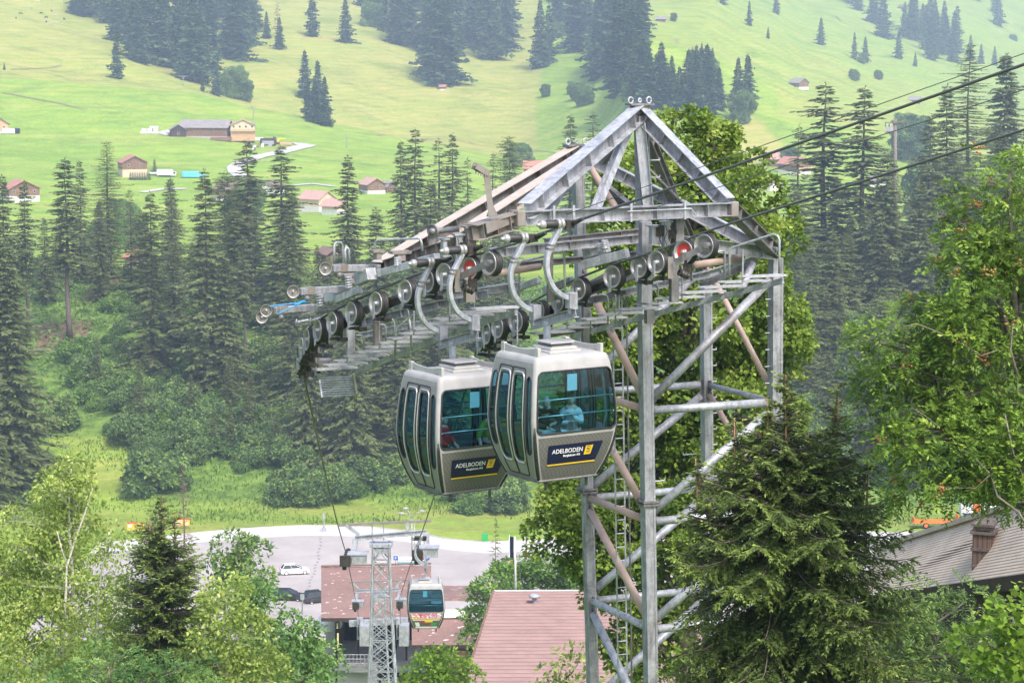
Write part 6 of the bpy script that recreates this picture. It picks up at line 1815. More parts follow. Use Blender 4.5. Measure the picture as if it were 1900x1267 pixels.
# railings and hanging sheave beams in the opening
mb = MB()
for (x0, x1) in ((628, 648), (648, 690), (762, 800)):
    for y in (1214, 1222, 1230): mb.tube(P(x0, y, 201.5), P(x1, y, 201.5), .04, n=5)
    for x in np.arange(x0, x1 + 1, 7): mb.tube(P(x, 1213, 201.5), P(x, 1237, 201.5), .035, n=5)
mb.build('railing', M['galvl'], ST)
mb = MB(); mb.beam(P(648, 1156, 198), P(757, 1151, 198), .4, .5); mb.build('portal_beam', M['galvl'], ST)
for (x, y) in ((668, 1160), (741, 1160)):
    mb = MB(); mb.box(P(x, y + 5, 197.5), (.5, .6, 1.8)); mb.box(P(x + 9, y + 16, 197), (.8, 1.4, 1.7)); mb.build('drive_box', M['galvl'], ST)
    mb = MB()
    for j in range(4): mb.lathe(P(x - 1, y + 4 + j * 4, 196.8 + j * .2), (-1, 0, 0), [(.001, .1), (.25, .1), (.25, -.1), (.001, -.1)], 12)
    mb.build('sheave', M['darkmetal'], ST)
mb = MB(); mb.box(P(649, 1167, 198.5), (.08, 1.2, 1.4)); mb.build('glass_screen', M['cglass'], ST)
mb = MB(); mb.box(P(626, 1160, 200.5), (.12, .1, .5)); mb.box(P(627, 1188, 200.5), (.14, .1, 1.3)); mb.build('yellow_strip_sign', surf('pale_yellow_plate', (.8, .7, .35), None, .5), ST)
# white round dome beside the station
mb = MB(); c = P(611, 1157, 207); prof = [(.001 + 1.15 * math.sin(t), 1.0 * math.cos(t)) for t in np.linspace(.0, 1.7, 9)]
mb.lathe(c, (0, -.3, 1), prof, 18); tag(mb.build('satellite_shield', surf('white_plastic', (.7, .7, .7), (.8, .8, .8), .4, 0, 2), None, True), 'white round hood left of the station opening', 'hood')
# ---- pink corrugated roof nearer to the viewer
def corrugated(name, c1, c2, freq, axis=1):
    m, t, b = newmat(name)
    n = noise(t, .6, 4); t.links.new(ramp(t, n, [(.35, c1), (.65, c2)]), b.inputs['Base Color']); b.inputs['Roughness'].default_value = .6
    return m
M['pinkroof'] = corrugated('faded_pink_metal', (.20, .12, .108), (.25, .155, .14), 1)
def ribbed_roof(p00, p10, p11, p01, rows, name, mat, parent, depth=.09, sharp=False, lab=None):
    """p00-p10 eave, p01-p11 ridge; rows of overlapping profile run along the eave direction"""
    mb = MB(); p00, p10, p11, p01 = [Vector(p) for p in (p00, p10, p11, p01)]
    n = (p10 - p00).cross(p01 - p00).normalized(); n = n if n.z > 0 else -n
    p00, p10, p11, p01 = [q + n * .03 for q in (p00, p10, p11, p01)]
    for i in range(rows):
        f0, f1 = i / rows, (i + 1) / rows
        for (fa, fb, ha, hb) in ((f0, f0 + (f1 - f0) * .75, depth, depth * .3), (f0 + (f1 - f0) * .75, f1, depth * .3, 0), (f1, f1, 0, depth)) if sharp else ((f0, lerp(f0, f1, .25), 0, depth), (lerp(f0, f1, .25), lerp(f0, f1, .5), depth, depth), (lerp(f0, f1, .5), lerp(f0, f1, .75), depth, 0), (lerp(f0, f1, .75), f1, 0, 0)):
            a, b_ = p00.lerp(p01, fa) + n * ha, p10.lerp(p11, fa) + n * ha
            c, d = p10.lerp(p11, fb) + n * hb, p00.lerp(p01, fb) + n * hb
            mb.add([a, b_, c, d], [(0, 1, 2, 3)])
    return mb.build(name, mat, parent)
PR = thing('pink_roofed_hall', 'hall with a pink corrugated metal roof below the tower', 'building', tuple(P(1000, 1330, 128)))
p01, p11 = P(917, 1101, 150), P(1330, 1099, 156); p00, p10 = P(858, 1290, 126), P(1380, 1290, 130)
ribbed_roof(p00, p10, p11, p01, 29, 'roof', M['pinkroof'], PR, .22)
slab([p00, p10, p11, p01], .25, 'roof_deck', M['timber'], PR)
mb = MB(); mb.beam(p01 + VUP * .12, p11 + VUP * .12, .35, .16); mb.build('ridge_cap', surf('white_flashing', (.55, .54, .53), None, .6), PR)
mb = MB(); mb.beam(p01 + Vector((-.05, -.1, .1)), p00 + Vector((-.05, 0, .1)), .12, .3); mb.build('verge_board', M['timber'], PR)
mb = MB(); mid = (p00 + p10) / 2; mb.box((mid.x + 1, mid.y + 7, mid.z - 4), ((p10 - p00).length - 1.5, 12, 7.2)); mb.build('wall', M['timber'], PR)
mb = MB(); mb.prism([p01 + Vector((.5, -.3, -.3)), p00 + Vector((.5, .3, -.3)), Vector((p00.x + .5, p00.y + .3, p00.z - 7)), Vector((p01.x + .5, p01.y - .3, p00.z - 7))], (.2, 0, 0)); mb.build('gable_wall', M['timber'], PR)
q = P(992, 1127, 147.5); mb = MB(); mb.lathe(q, (0, 0, 1), [(.32, -.05), (.2, .1), (.16, .25), (.16, .62), (.34, .66), (.36, .78), (.2, .86), (.001, .9)], 16); mb.build('roof_vent', M['galvl'], PR, True)
# flagpole with gold band rising behind the ridge
mb = MB(); mb.tube(P(957, 1100, 151), P(955, 995, 151), .07, .055, n=10); fp = mb.build('flagpole', M['plaster'], None, True); tag(fp, 'tall white pole standing at the ridge of the pink roof', 'pole')
# ---- brown roof at the right with chimney
BR = thing('brown_roofed_house', 'house with a large beige brown tiled roof at the lower right', 'house', tuple(P(1800, 1200, 60)))
e0, e1 = P(1600, 1112, 66), P(1990, 1058, 52)
r0_, r1_ = P(1625, 1022, 68.6), P(1990, 908, 55.6)
M['browntile'] = surf('weathered_beige_tiles', (.54, .43, .35), (.64, .53, .44), .85, 0, 1.2, (.70, .61, .52), .1)
ribbed_roof(e0, e1, r1_, r0_, 24, 'roof', M['browntile'], BR, .012, sharp=True)
slab([e0, e1, r1_, r0_], .22, 'roof_deck', M['timberd'], BR)
mb = MB(); mb.beam(e0 + VUP * -.1, e1 + VUP * -.1, .12, .34); mb.build('gutter_board', M['timberd'], BR)
mb = MB(); mb.beam(r0_ + VUP * .08, r1_ + VUP * .08, .3, .12); mb.build('ridge_cap', M['browntile'], BR)
mb = MB(); w0 = e0.lerp(r0_, .12) + VUP * -.4; w1 = e1.lerp(r1_, .12) + VUP * -.4
mb.prism([w0, w1, w1 + VUP * -6, w0 + VUP * -6], (0, .3, 0)); fixnormals(mb.build('wall', M['timberd'], BR))
g0_ = r0_ + VUP * -.4; mb = MB(); mb.prism([w0 + Vector((-.0, .35, 0)), g0_, g0_ + VUP * -7, w0 + Vector((0, .35, -6))], (.25, 0, 0)); fixnormals(mb.build('gable_wall', M['timber'], BR))
M['brick'] = shingles('brown_chimney_brick', (.13, .085, .07), (.17, .11, .09), (.2, .14, .12), 6, 6, .02)
bk0, bk1 = e0 + (r0_ - e0) * 2, e1 + (r1_ - e1) * 2
bk0.z = e0.z; bk1.z = e1.z
slab([r0_ + VUP * -.02, r1_ + VUP * -.02, bk1, bk0], .2, 'roof_deck', M['browntile'], BR)
q = P(1824, 1072, 58.6); mb = MB(); ax_ = (Vector((.93, -.36, 0)), Vector((.36, .93, 0)), VUP)
mb.box(q + VUP * .50, (.48, .48, 1.3), ax_); ch = mb.build('chimney', M['brick'], BR)
mb = MB(); mb.box(q + VUP * .34, (.52, .52, .05), ax_); mb.box(q + VUP * .76, (.56, .56, .07), ax_); mb.box(q + VUP * 1.17, (.60, .60, .06), ax_)
mb.box(q + VUP * 1.28, (.44, .44, .10), ax_); mb.box(q + VUP * 1.36, (.56, .56, .05), ax_)
for sx in (-1, 1):
    for sy in (-1, 1): mb.box(q + VUP * 1.24 + ax_[0] * sx * .2 + ax_[1] * sy * .2, (.05, .05, .16), ax_)
c_ = q + VUP * 1.39; hs = .27
mb.add([c_ - ax_[0] * hs - ax_[1] * hs, c_ + ax_[0] * hs - ax_[1] * hs, c_ + ax_[0] * hs + ax_[1] * hs, c_ - ax_[0] * hs + ax_[1] * hs, c_ - ax_[0] * .12 + VUP * .12, c_ + ax_[0] * .12 + VUP * .12], [(0, 1, 5, 4), (1, 2, 5), (2, 3, 4, 5), (3, 0, 4)])
mb.build('chimney_cap', surf('dark_sheet_cap', (.10, .075, .07), (.16, .13, .12), .6, .2, 8), ch)
# ---- houses
M['shred'] = surf('red_tile_roof', (.36, .15, .11), (.46, .22, .17), .85, 0, .9, (.5, .28, .22))
M['shpink'] = surf('pink_tile_roof', (.42, .24, .20), (.50, .31, .27), .85, 0, .9)
M['shgrey'] = surf('grey_slab_roof', (.20, .18, .18), (.30, .27, .27), .85, 0, .9)
M['shbrown'] = surf('brown_roof', (.16, .10, .08), (.24, .16, .13), .85, 0, .9)
M['wood'] = surf('sun_browned_timber', (.16, .085, .05), (.25, .14, .085), .85, 0, .8, (.30, .18, .12))
M['woodl'] = surf('light_timber', (.50, .30, .16), (.58, .37, .22), .85, 0, .8)
M['win'] = surf('dark_window', (.03, .035, .045), None, .2)
def gable_house(name, label, px, py, Y, W, D, Hw, rise, rz, roofm, wallm, basem=None, base_h=0, ov=.8, cat='house', wins=2, rows=1, balcony=False, group=None, loc=None, chim=False):
    """W along local x (ridge direction is local y... gable faces -y)"""
    if loc is None:
        g = ground_at(px, py) if Y is None else P(px, py, Y)
    else: g = Vector(loc)
    root = thing(name, label, cat, (0, 0, 0), 0, group)
    mb = MB(); mb.box((0, 0, base_h + (Hw - base_h) / 2 - .0), (W, D, Hw - base_h))
    mb.prism([(-W / 2, -D / 2, Hw), (W / 2, -D / 2, Hw), (0, -D / 2, Hw + rise)], (0, D, 0)); wl = mb.build('wall', M[wallm], root)
    mb = MB(); mb.box((0, 0, base_h / 2 - .6), (W + .1, D + .1, base_h + 1.2)); mb.build('base', M[basem or wallm], root)
    rf = MB(); hw = W / 2 + ov; sl = rise / (W / 2); t = .28
    for s_ in (-1, 1):
        rf.prism([(0, -D / 2 - ov, Hw + rise + .12), (s_ * hw, -D / 2 - ov, Hw + rise + .12 - sl * hw), (s_ * hw, -D / 2 - ov, Hw + rise + .12 - sl * hw - t), (0, -D / 2 - ov, Hw + rise + .12 - t)], (0, D + 2 * ov, 0))
    r_ = rf.build('roof', M[roofm], root); fixnormals(r_)
    if chim:
        mb = MB(); mb.box((W * .2, 0, Hw + rise + .1), (.7, .7, 1.6)); mb.build('chimney', M['concrete'], r_)
    for r in range(rows):
        z = base_h + (Hw - base_h) * (r + .55) / rows if base_h < Hw * .6 else Hw * .5
        for i in range(wins):
            x = -W / 2 + W * (i + .5) / wins
            mb = MB(); mb.box((x, -D / 2 - .02, z), (1.1, .08, 1.25)); w_ = mb.build('window_frame', M['plaster'] if wallm != 'plaster' else M['wood'], root)
            mb = MB(); mb.box((x, -D / 2 - .07, z), (.9, .04, 1.05)); mb.build('pane', M['win'], w_)
            mb = MB(); mb.box((W / 2 + .02, -D / 2 + D * (i + .5) / wins, z), (.08, 1.1, 1.25)); w_ = mb.build('window_frame', M['plaster'] if wallm != 'plaster' else M['wood'], root)
            mb = MB(); mb.box((W / 2 + .07, -D / 2 + D * (i + .5) / wins, z), (.04, .9, 1.05)); mb.build('pane', M['win'], w_)
    if balcony:
        mb = MB(); z = base_h + (Hw - base_h) * .18
        mb.box((0, -D / 2 - .6, z), (W + .6, 1.2, .15)); mb.box((0, -D / 2 - 1.18, z + .5), (W + .6, .06, .95)); mb.build('balcony', M['woodl'], root)
    root.location = (g.x, g.y, g.z - .1); root.rotation_euler = (0, 0, rz); root.scale = (.8, .8, .8); RL[root.name] = Vector(root.location)
    return root
h = gable_house
h('chalet', 'house with a salmon roof and white garage wall right of the spruce row', 588, 392, None, 10, 12, 6, 3, .9, 'shpink', 'cream', 'plaster', 2.6, wins=2, rows=1)
h('chalet', 'pinkish roofed annex stepping down beside the salmon roofed house', 622, 398, None, 7, 9, 4.2, 2.4, .9, 'shpink', 'cream', 'plaster', 2.4, wins=1)
h('chalet', 'brown chalet over a cream base beside the pale larch', 246, 326, None, 12, 12, 7, 3.0, .35, 'shred', 'wood', 'cream', 3.4, wins=2)
h('chalet', 'low purple roofed house left of the tallest dark spruce', 424, 370, None, 12, 9, 5, 3, 1.2, 'shbrown', 'wood', 'plaster', 2, wins=2)
h('chalet', 'orange roofed house half hidden by the leftmost spruces', 38, 372, None, 14, 12, 6, 3.4, .5, 'shred', 'wood', 'plaster', 2.5, wins=3)
h('chalet', 'house piece with a dark roof behind the open grey spruce', 500, 362, None, 11, 9, 4.5, 2.6, -.3, 'shbrown', 'plaster', None, 0, wins=2)
h('chalet', 'brown gabled house right of the wide ragged spruce', 690, 358, None, 9, 10, 4.6, 2.6, .5, 'shpink', 'wood', 'plaster', 1.5, wins=2)
h('barn', 'small grey roofed shed beside the brown gabled house', 716, 356, None, 7, 7, 3, 2.2, .9, 'shgrey', 'wood', None, 0, wins=1, cat='shed')
h('chalet', 'low house with a faded red roof between the rounded conifer and the arm', 1005, 322, None, 9, 18, 3.4, 3.4, 1.5, 'shred', 'wood', None, 0, wins=1)
h('chalet', 'red roofed farmhouse behind the round dark tree right of the maple', 1474, 322, None, 10, 14, 5.5, 3.2, .7, 'shred', 'wood', 'plaster', 2, wins=2, balcony=True)
h('chalet', 'pinkish roof left of the round dark tree right of the maple', 1440, 308, None, 8, 14, 4.5, 3.4, 1.2, 'shpink', 'wood', None, 0, wins=2)
h('chalet', 'brownish roof low between maple and spruces', 1425, 352, None, 12, 10, 3, 2.8, .9, 'shbrown', 'plaster', None, 0, wins=2)
h('alpine_barn', 'brown timber barn with a pale grey roof on the bright far meadow', 1482, 164, None, 11, 10, 4.6, 3.2, .75, 'shgrey', 'wood', 'plaster', 1.2, cat='barn', wins=2)
h('alpine_barn', 'small dark barn on the dry strip left of the thick rope', 1697, 190, None, 8, 9, 2.6, 2.4, 1.3, 'shgrey', 'wood', None, 0, cat='barn', wins=1)
h('alpine_barn', 'grey roofed barn behind the wooden power pole', 1662, 252, None, 9, 9, 3.4, 2.6, 1.1, 'shgrey', 'wood', 'plaster', .8, cat='barn', wins=2)
h('alpine_hut', 'tiny hut with a rusty roof at the foot of the middle belt', 822, 166, None, 6, 4, 2.2, 1.2, 1.4, 'shred', 'wood', 'plaster', .4, cat='hut', wins=1)
h('alpine_hut', 'small grey roofed hut at the top right of the belt behind the tower', 1226, 40, None, 7, 8, 2.2, 1.8, 1.5, 'shgrey', 'wood', None, 0, cat='hut', wins=1)
h('alpine_hut', 'tiny hut at the top edge on the far right meadow', 1675, 18, None, 11, 10, 3.5, 2.8, .8, 'shbrown', 'wood', None, 0, cat='hut', wins=1)
h('alpine_barn', 'grey shed between the spruces below the pole, mostly hidden', 1630, 345, None, 14, 8, 3, 2, 1.4, 'shgrey', 'plaster', None, 0, cat='shed', wins=2)
h('farm_shed', 'timber house cut by the left edge with a tent in front', -8, 246, None, 10, 11, 5, 3.2, .6, 'shbrown', 'woodl', 'plaster', 1, cat='house', wins=2)
h('chalet', 'house with an orange roof seen through the trunks on the upper slope', 258, 486, 500, 5, 4, 1.8, 1.6, .9, 'shred', 'cream', 'cream', 1, wins=2)
h('chalet', 'dark roofed house behind the spruces above the outrigger arms', 612, 478, 520, 5, 6, 1.6, 1.4, .6, 'shbrown', 'wood', None, 0, wins=1)
# the farm complex
g = ground_at(400, 256)
h('farm_barn', 'long grey roofed timber barn of the hillside farm', 0, 0, None, 12, 26, 6.2, 3.6, math.pi / 2 - .12, 'shgrey', 'wood', 'concrete', 1.2, cat='barn', wins=2, loc=(g.x - 4, g.y, g.z))
h('farmhouse', 'white farmhouse with wooden balconies at the right end of the long barn', 0, 0, None, 13, 11, 7.4, 2.8, .12, 'shpink', 'cream', 'woodl', 3.2, cat='farmhouse', wins=4, rows=2, balcony=True, loc=(g.x + 12, g.y - 2, g.z))
h('farm_shed', 'small dark wing at the left end of the long barn', 0, 0, None, 8, 9, 5.0, 2.6, .2, 'shgrey', 'timberd', None, 0, cat='shed', wins=1, loc=(g.x - 16, g.y - 2, g.z))
# ================================================================ CARS, SIGNS, LAMPS, BALES, PEOPLE
def paint(name, c, rough=.3):
    m, t, b = newmat(name); b.inputs['Base Color'].default_value = (*c, 1); b.inputs['Roughness'].default_value = rough; b.inputs['Coat Weight'].default_value = .6; b.inputs['Coat Roughness'].default_value = .1
    return m
def car(label, c, loc, rz, L=4.3, W=1.78, H=1.46, kind='hatch'):
    root = thing('parked_car', label, 'car')
    # side profile (x forward) lower body and cabin
    z0 = .22
    low = [(-L / 2, .45), (-L / 2 + .05, .80), (-L / 2 + .25, .92), (L * .12, .96), (L * .24, .92), (L / 2 - .35, .80), (L / 2 - .06, .62), (L / 2, .42), (L / 2 - .08, z0), (-L / 2 + .1, z0)]
    secs = [(-1, .93), (-.93, 1), (.93, 1), (1, .93)]
    mb = MB(); n = len(low)
    for y, s_ in secs:
        mb.v += [(x * (1 if abs(y) < 1 else .985), y * W / 2, (z - z0) * (s_) + z0) for x, z in low]
    for k in range(3):
        for i in range(n):
            a = k * n + i; b_ = k * n + (i + 1) % n; mb.f.append((a, b_, b_ + n, a + n)); mb.m.append(0)
    mb.f.append(tuple(range(n - 1, -1, -1))); mb.f.append(tuple(range(3 * n, 4 * n))); mb.m += [0, 0]
    body = mb.build('body', paint('paint_' + label[:5].strip().replace(' ', '_'), c), root); fixnormals(body)
    # greenhouse: dark glass volume with body coloured roof
    rb = -L / 2 + (.18 if kind == 'hatch' else .12); top0, top1 = rb + .55, L * .02
    gb = [(rb, .90), (L * .24, .93)]; gt = [(top0 - .15, H - .05), (top1, H - .05)]
    mb = MB(); w0, w1 = W / 2 - .06, W / 2 - .22
    v = [(gb[0][0], -w0, gb[0][1]), (gb[1][0], -w0, gb[1][1]), (gb[1][0], w0, gb[1][1]), (gb[0][0], w0, gb[0][1]), (gt[0][0], -w1, gt[0][1]), (gt[1][0], -w1, gt[1][1]), (gt[1][0], w1, gt[1][1]), (gt[0][0], w1, gt[0][1])]
    mb.add(v, [(0, 1, 5, 4), (1, 2, 6, 5), (2, 3, 7, 6), (3, 0, 4, 7), (4, 5, 6, 7)])
    mb.build('windows', M['win'], root)
    mb = MB(); V_ = [Vector(p) for p in v]
    mb.prism([V_[4] + VUP * .0, V_[5], V_[6], V_[7]], (0, 0, .05))
    for a, b_ in ((0, 4), (1, 5), (2, 6), (3, 7)): mb.beam(V_[a], V_[b_] + VUP * .02, .07, .07)
    for s_ in (0, 1):
        a = V_[0 if s_ == 0 else 3].lerp(V_[1 if s_ == 0 else 2], .5); b_ = V_[4 if s_ == 0 else 7].lerp(V_[5 if s_ == 0 else 6], .5); mb.beam(a, b_, .06, .03)
    mb.build('roof', body.data.materials[0], root)
    for x in (-L * .31, L * .32):
        for s_ in (-1, 1):
            mb = MB(); mb.lathe((x, s_ * (W / 2 - .10), .32), (0, s_, 0), [(.001, -.1), (.32, -.1), (.325, .08), (.30, .11), (.2, .11)], 18); wh = mb.build('wheel', M['black'], root, True)
            mb = MB(); mb.lathe((x, s_ * (W / 2 - .10), .32), (0, s_, 0), [(.205, .112), (.19, .09), (.05, .09), (.001, .1)], 14); mb.build('rim', M['alu'], wh, True)
    for s_ in (-1, 1):
        mb = MB(); mb.box((L / 2 - .14, s_ * (W / 2 - .28), .66), (.18, .34, .12)); mb.build('headlight', M['alu'], root)
        mb = MB(); mb.box((-L / 2 + .03, s_ * (W / 2 - .2), .80), (.08, .22, .16)); mb.build('tail_light', M['red'], root)
        mb = MB(); mb.box((L * .2, s_ * (W / 2 + .06), .98), (.12, .16, .11)); mb.build('mirror', M['black'], root)
    root.location = loc; root.rotation_euler = (0, 0, rz)
    return root
def lot(px, py): 
    d = ray(px, py); return d * ((PZ) / d.z)
car('white hatchback parked alone on the wide car park', (.75, .75, .77), lot(547, 1064), .22, 4.2)
car('black estate car half hidden by trees at the car park edge', (.012, .012, .015), lot(535, 1112), -.12, 4.7, H=1.5, kind='wagon')
car('dark grey van-like car beside the station roof', (.02, .022, .024), lot(592, 1116), .42, 4.4, H=1.62, kind='wagon')
# orange flatbed trailer with something white on it, right side of the lot
TR = thing('flatbed_trailer', 'orange flatbed trailer on the car park behind the brown roof', 'trailer', tuple(lot(1735, 978)))
M['orangep'] = surf('orange_vehicle_paint', (.72, .16, .02), (.78, .20, .03), .5, 0, 3)
o_ = lot(1735, 978)
mb = MB(); mb.box(o_ + Vector((0, 0, .95)), (7.2, 2.2, .25)); mb.box(o_ + Vector((3.4, 0, 1.5)), (.12, 2.2, 1.1)); mb.box(o_ + Vector((-3.4, 0, 1.3)), (.12, 2.2, .6)); mb.build('bed', M['orangep'], TR)
for x in (-1.6, 2.3):
    mb = MB(); mb.lathe(o_ + Vector((x, -1.0, .48)), (0, -1, 0), [(.001, -.12), (.46, -.12), (.48, .1), (.3, .14)], 16); w_ = mb.build('wheel', M['black'], TR, True)
    mb = MB(); mb.lathe(o_ + Vector((x, -1.0, .48)), (0, -1, 0), [(.28, .142), (.1, .12), (.001, .14)], 14); mb.build('rim', M['orangep'], w_, True)
mb = MB(); mb.box(o_ + Vector((6.2, 0, 1.0)), (4.2, 2.0, .7)); mb.box(o_ + Vector((5.6, 0, 1.7)), (2.2, 1.8, .8)); tag(mb.build('covered_load', surf('dark_blue_tarp', (.03, .035, .06), (.05, .055, .08), .6, 0, 2), bev=.15), 'dark covered machine beside the orange trailer', 'covered machine')
mb = MB(); q = lot(1815, 962); mb.box(q + Vector((0, 0, 1.5)), (6, 2.4, 1.8)); mb.box(q + Vector((0, 0, .5)), (5.4, 2.2, .6)); tag(mb.build('white_van', surf('white_van_paint', (.72, .72, .73), None, .4), bev=.3), 'white vehicle roof showing above the brown roof edge', 'van')
mb = MB(); q = lot(1811, 985); mb.box(q + Vector((0, 0, 2.2)), (1.0, .9, 4.2)); tag(mb.build('orange_container', M['orangep'], bev=.05), 'orange upright box seen over the brown roof ridge', 'container')
mb = MB(); q = P(1508, 1125, 105); mb.box(q, (.9, .7, .35)); tag(mb.build('red_box', M['red'], bev=.05), 'red object glimpsed through the lower boughs of the near spruce', 'box')
# yellow signboards on the verge
def board(px, py, Y, w, hgt, label, text):
    q = P(px, py, Y); root = thing('signboard', label, 'signboard', (q.x, q.y, q.z - hgt * 1.1))
    mb = MB(); mb.box(q, (w, .06, hgt)); mb.build('panel', surf('orange_yellow_board', (.75, .42, .04), (.8, .47, .05), .6, 0, 1), root)
    mb = MB(); mb.box(q + Vector((0, -.01, hgt * .42)), (w * 1.002, .06, hgt * .16)); mb.build('header', M['red'], root)
    for s_ in (-1, 1):
        mb = MB(); mb.box(q + Vector((s_ * w * .44, .08, -hgt * .45)), (.09, .08, hgt * 1.9)); mb.build('post', M['timber'], root)
    if text == 'rows':
        mb = MB()
        for r in range(3):
            for c in range(5): 
                if (r * 5 + c) % 4: mb.box(q + Vector((-w * .36 + c * w * .18, -.04, hgt * .2 - r * hgt * .26)), (w * .13, .02, hgt * .1))
        mb.build('markings', M['wtext'], root)
    else:
        mb = MB(); mb.box(q + Vector((-w * .33, -.04, .05)), (w * .2, .02, hgt * .28)); mb.build('white_field', M['wtext'], root)
        mb = MB()
        for (x, z, a, b_) in ((.0, .1, .28, .05), (.28, .08, .22, .05), (.05, -.16, .04, .22), (.18, -.2, .16, .04), (.32, -.12, .05, .2), (.38, .12, .05, .2)): mb.box(q + Vector((w * x, -.04, hgt * z)), (w * a, .02, hgt * b_))
        mb.build('lettering', surf('dark_print', (.12, .04, .03), None, .6), root)
board(252, 976, 366, 2.7, 1.3, 'yellow signboard with a red top edge on the grass bank', 'map')
board(337, 968, 370, 2.5, 1.1, 'yellow signboard with rows of marks behind the dead spruce', 'rows')
# information board between two blue parking signs
q = P(765, 1039, 290); IB = thing('information_board', 'wide blue and white information board standing above the station roof', 'information board', (q.x, q.y, q.z - 3))
mb = MB(); mb.box(q, (3.4, .08, .85)); mb.build('panel', M['wtext'], IB)
mb = MB(); mb.box(q + Vector((0, -.01, -.30)), (3.38, .08, .24)); mb.build('lower_band', surf('light_blue_print', (.1, .45, .72), None, .5), IB)
mb = MB(); mb.box(q + Vector((.9, -.01, .2)), (1.15, .08, .22)); mb.build('red_field', M['red'], IB)
mb = MB(); mb.box(q + Vector((1.25, -.02, -.17)), (.7, .08, .12)); mb.build('navy_field', M['navy'], IB)
mb = MB(); mb.box(q + Vector((-.2, -.05, -.3)), (2.0, .02, .05)); mb.box(q + Vector((-.7, -.05, .1)), (1.2, .02, .04)); mb.box(q + Vector((-.7, -.05, -.02)), (1.0, .02, .04)); mb.build('printed_lines', M['galv'], IB)
for s_ in (-1, 1):
    mb = MB(); mb.box(q + Vector((s_ * 1.75, .05, -1.4)), (.1, .1, 3.4)); mb.build('post', M['galv'], IB)
for (x, lb) in ((734, 'small blue parking sign at the left end of the information board'), (793, 'small blue parking sign at the right end of the information board')):
    q = P(x, 1035, 289.6); sg__ = thing('parking_sign', lb, 'parking sign', (q.x, q.y, q.z - 3))
    mb = MB(); mb.box(q, (.5, .05, .5)); mb.build('plate', surf('sign_blue', (.02, .12, .5), None, .4), sg__)
    txt(sg__, 'P', .42, q + Vector((0, -.03, -.15)), M['wtext'], rz=0)
    mb = MB(); mb.tube(q + Vector((0, .05, -2.8)), q + Vector((0, .05, .2)), .04, n=6); mb.build('post', M['galv'], sg__)
# street lamps
LP = thing('street_lamp', 'triple headed white street lamp behind the slim tower', 'street lamp', tuple(P(768, 1040, 320)))
a = P(765, 1050, 320); b_ = P(764, 962, 320)
mb = MB(); mb.tube(a, b_, .12, .08, n=8); mb.tube(a + Vector((.35, 0, 0)), b_ + Vector((.35, 0, -.6)), .05, n=6); mb.path([b_, P(760, 950, 320), P(753, 944, 320)], .05, 6); mb.path([b_, P(752, 953, 320), P(745, 952, 320)], .05, 6); mb.path([b_, P(772, 952, 320), P(780, 948, 320)], .05, 6); mb.build('pole', M['galvl'], LP, True)
for (x, y) in ((752, 943), (744, 952), (783, 948)):
    q = P(x, y, 320); mb = MB(); mb.lathe(q, (1, 0, .1), [(.001, -.4), (.13, -.3), (.18, 0), (.12, .3), (.001, .4)], 10); mb.build('lamp_head', M['white'], LP, True)
for (x, y0, y1, Y, lb) in ((601, 955, 992, 368, 'grey post with a sign box at the far edge of the car park'), (561, 1103, 1140, 296, 'small square sign on a post near the dark cars')):
    r_ = thing('sign_post', lb, 'sign post', tuple(P(x, y1, Y)))
    mb = MB(); mb.tube(P(x, y1, Y), P(x, y0, Y), .09, n=8); mb.build('post', M['galv'], r_)
    mb = MB()
    if Y > 330: mb.box(P(x, y0 + 2, Y), (.35, .2, .9)); mb.box(P(x, y0 + 30, Y - .1), (.7, .5, 1.0))
    else: mb.box(P(x, y0 + 4, Y - .12), (.5, .06, .75))
    mb.build('box', M['galvl'], r_)
def flag(x0, y0, x1, y1, Y, label, mats):
    a = P(x0, y1, Y); b_ = P(x0, y0, Y); r_ = thing('beach_flag', label, 'flag', tuple(a))
    mb = MB(); mb.tube(a, b_, .05, n=6); mb.build('pole', M['wtext'], r_)
    hgt = (b_ - a).length; w = (P(x1, y0, Y) - b_).length
    for j, (m_, f0, f1) in enumerate(mats):
        mb = MB()
        for i in range(6):
            u0, u1 = i / 6, (i + 1) / 6
            def pt(u, f): return a.lerp(b_, f) + Vector((w * u, .12 * math.sin(u * 5), 0))
            mb.add([pt(u0, f0), pt(u1, f0), pt(u1, f1), pt(u0, f1)], [(0, 1, 2, 3)])
        mb.build('cloth', m_, r_)
flag(945, 992, 953, 1062, 262, 'dark blue banner flag beside the white pole', [(M['navy'], .35, .95), (M['yellow'], .25, .35)])
flag(974, 984, 978, 1040, 275, 'narrow flag with a red foot right of the blue banner', [(M['white'], .3, .95), (M['red'], .05, .3)])
mb = MB(); q = lot(900, 1004); mb.box(q + VUP * .6, (.9, .6, 1.2)); tag(mb.build('green_bin', surf('green_plastic', (.02, .35, .08), None, .5), bev=.05), 'small green bin at the foot of the grassy bank', 'bin')
# timber power pole in front of the barn
PP = thing('power_pole', 'wooden power pole with a crossbar and insulators in the right wood', 'power pole', tuple(P(1661, 420, 500)))
mb = MB(); mb.tube(P(1661, 430, 470), P(1661, 221, 470), .42, .33, n=8); mb.build('pole', M['barkl'], PP, True)
mb = MB(); mb.beam(P(1642, 228, 469.4), P(1678, 226, 469.4), .2, .2); mb.build('crossbar', M['barkl'], PP)
for x in (1643, 1650, 1671, 1677):
    mb = MB(); q = P(x, 230, 469.4); mb.lathe(q, (0, 0, -1), [(.001, -.1), (.14, 0), (.1, .25), (.16, .35), (.08, .6), (.001, .65)], 8); mb.build('insulator', M['galvd'], PP)
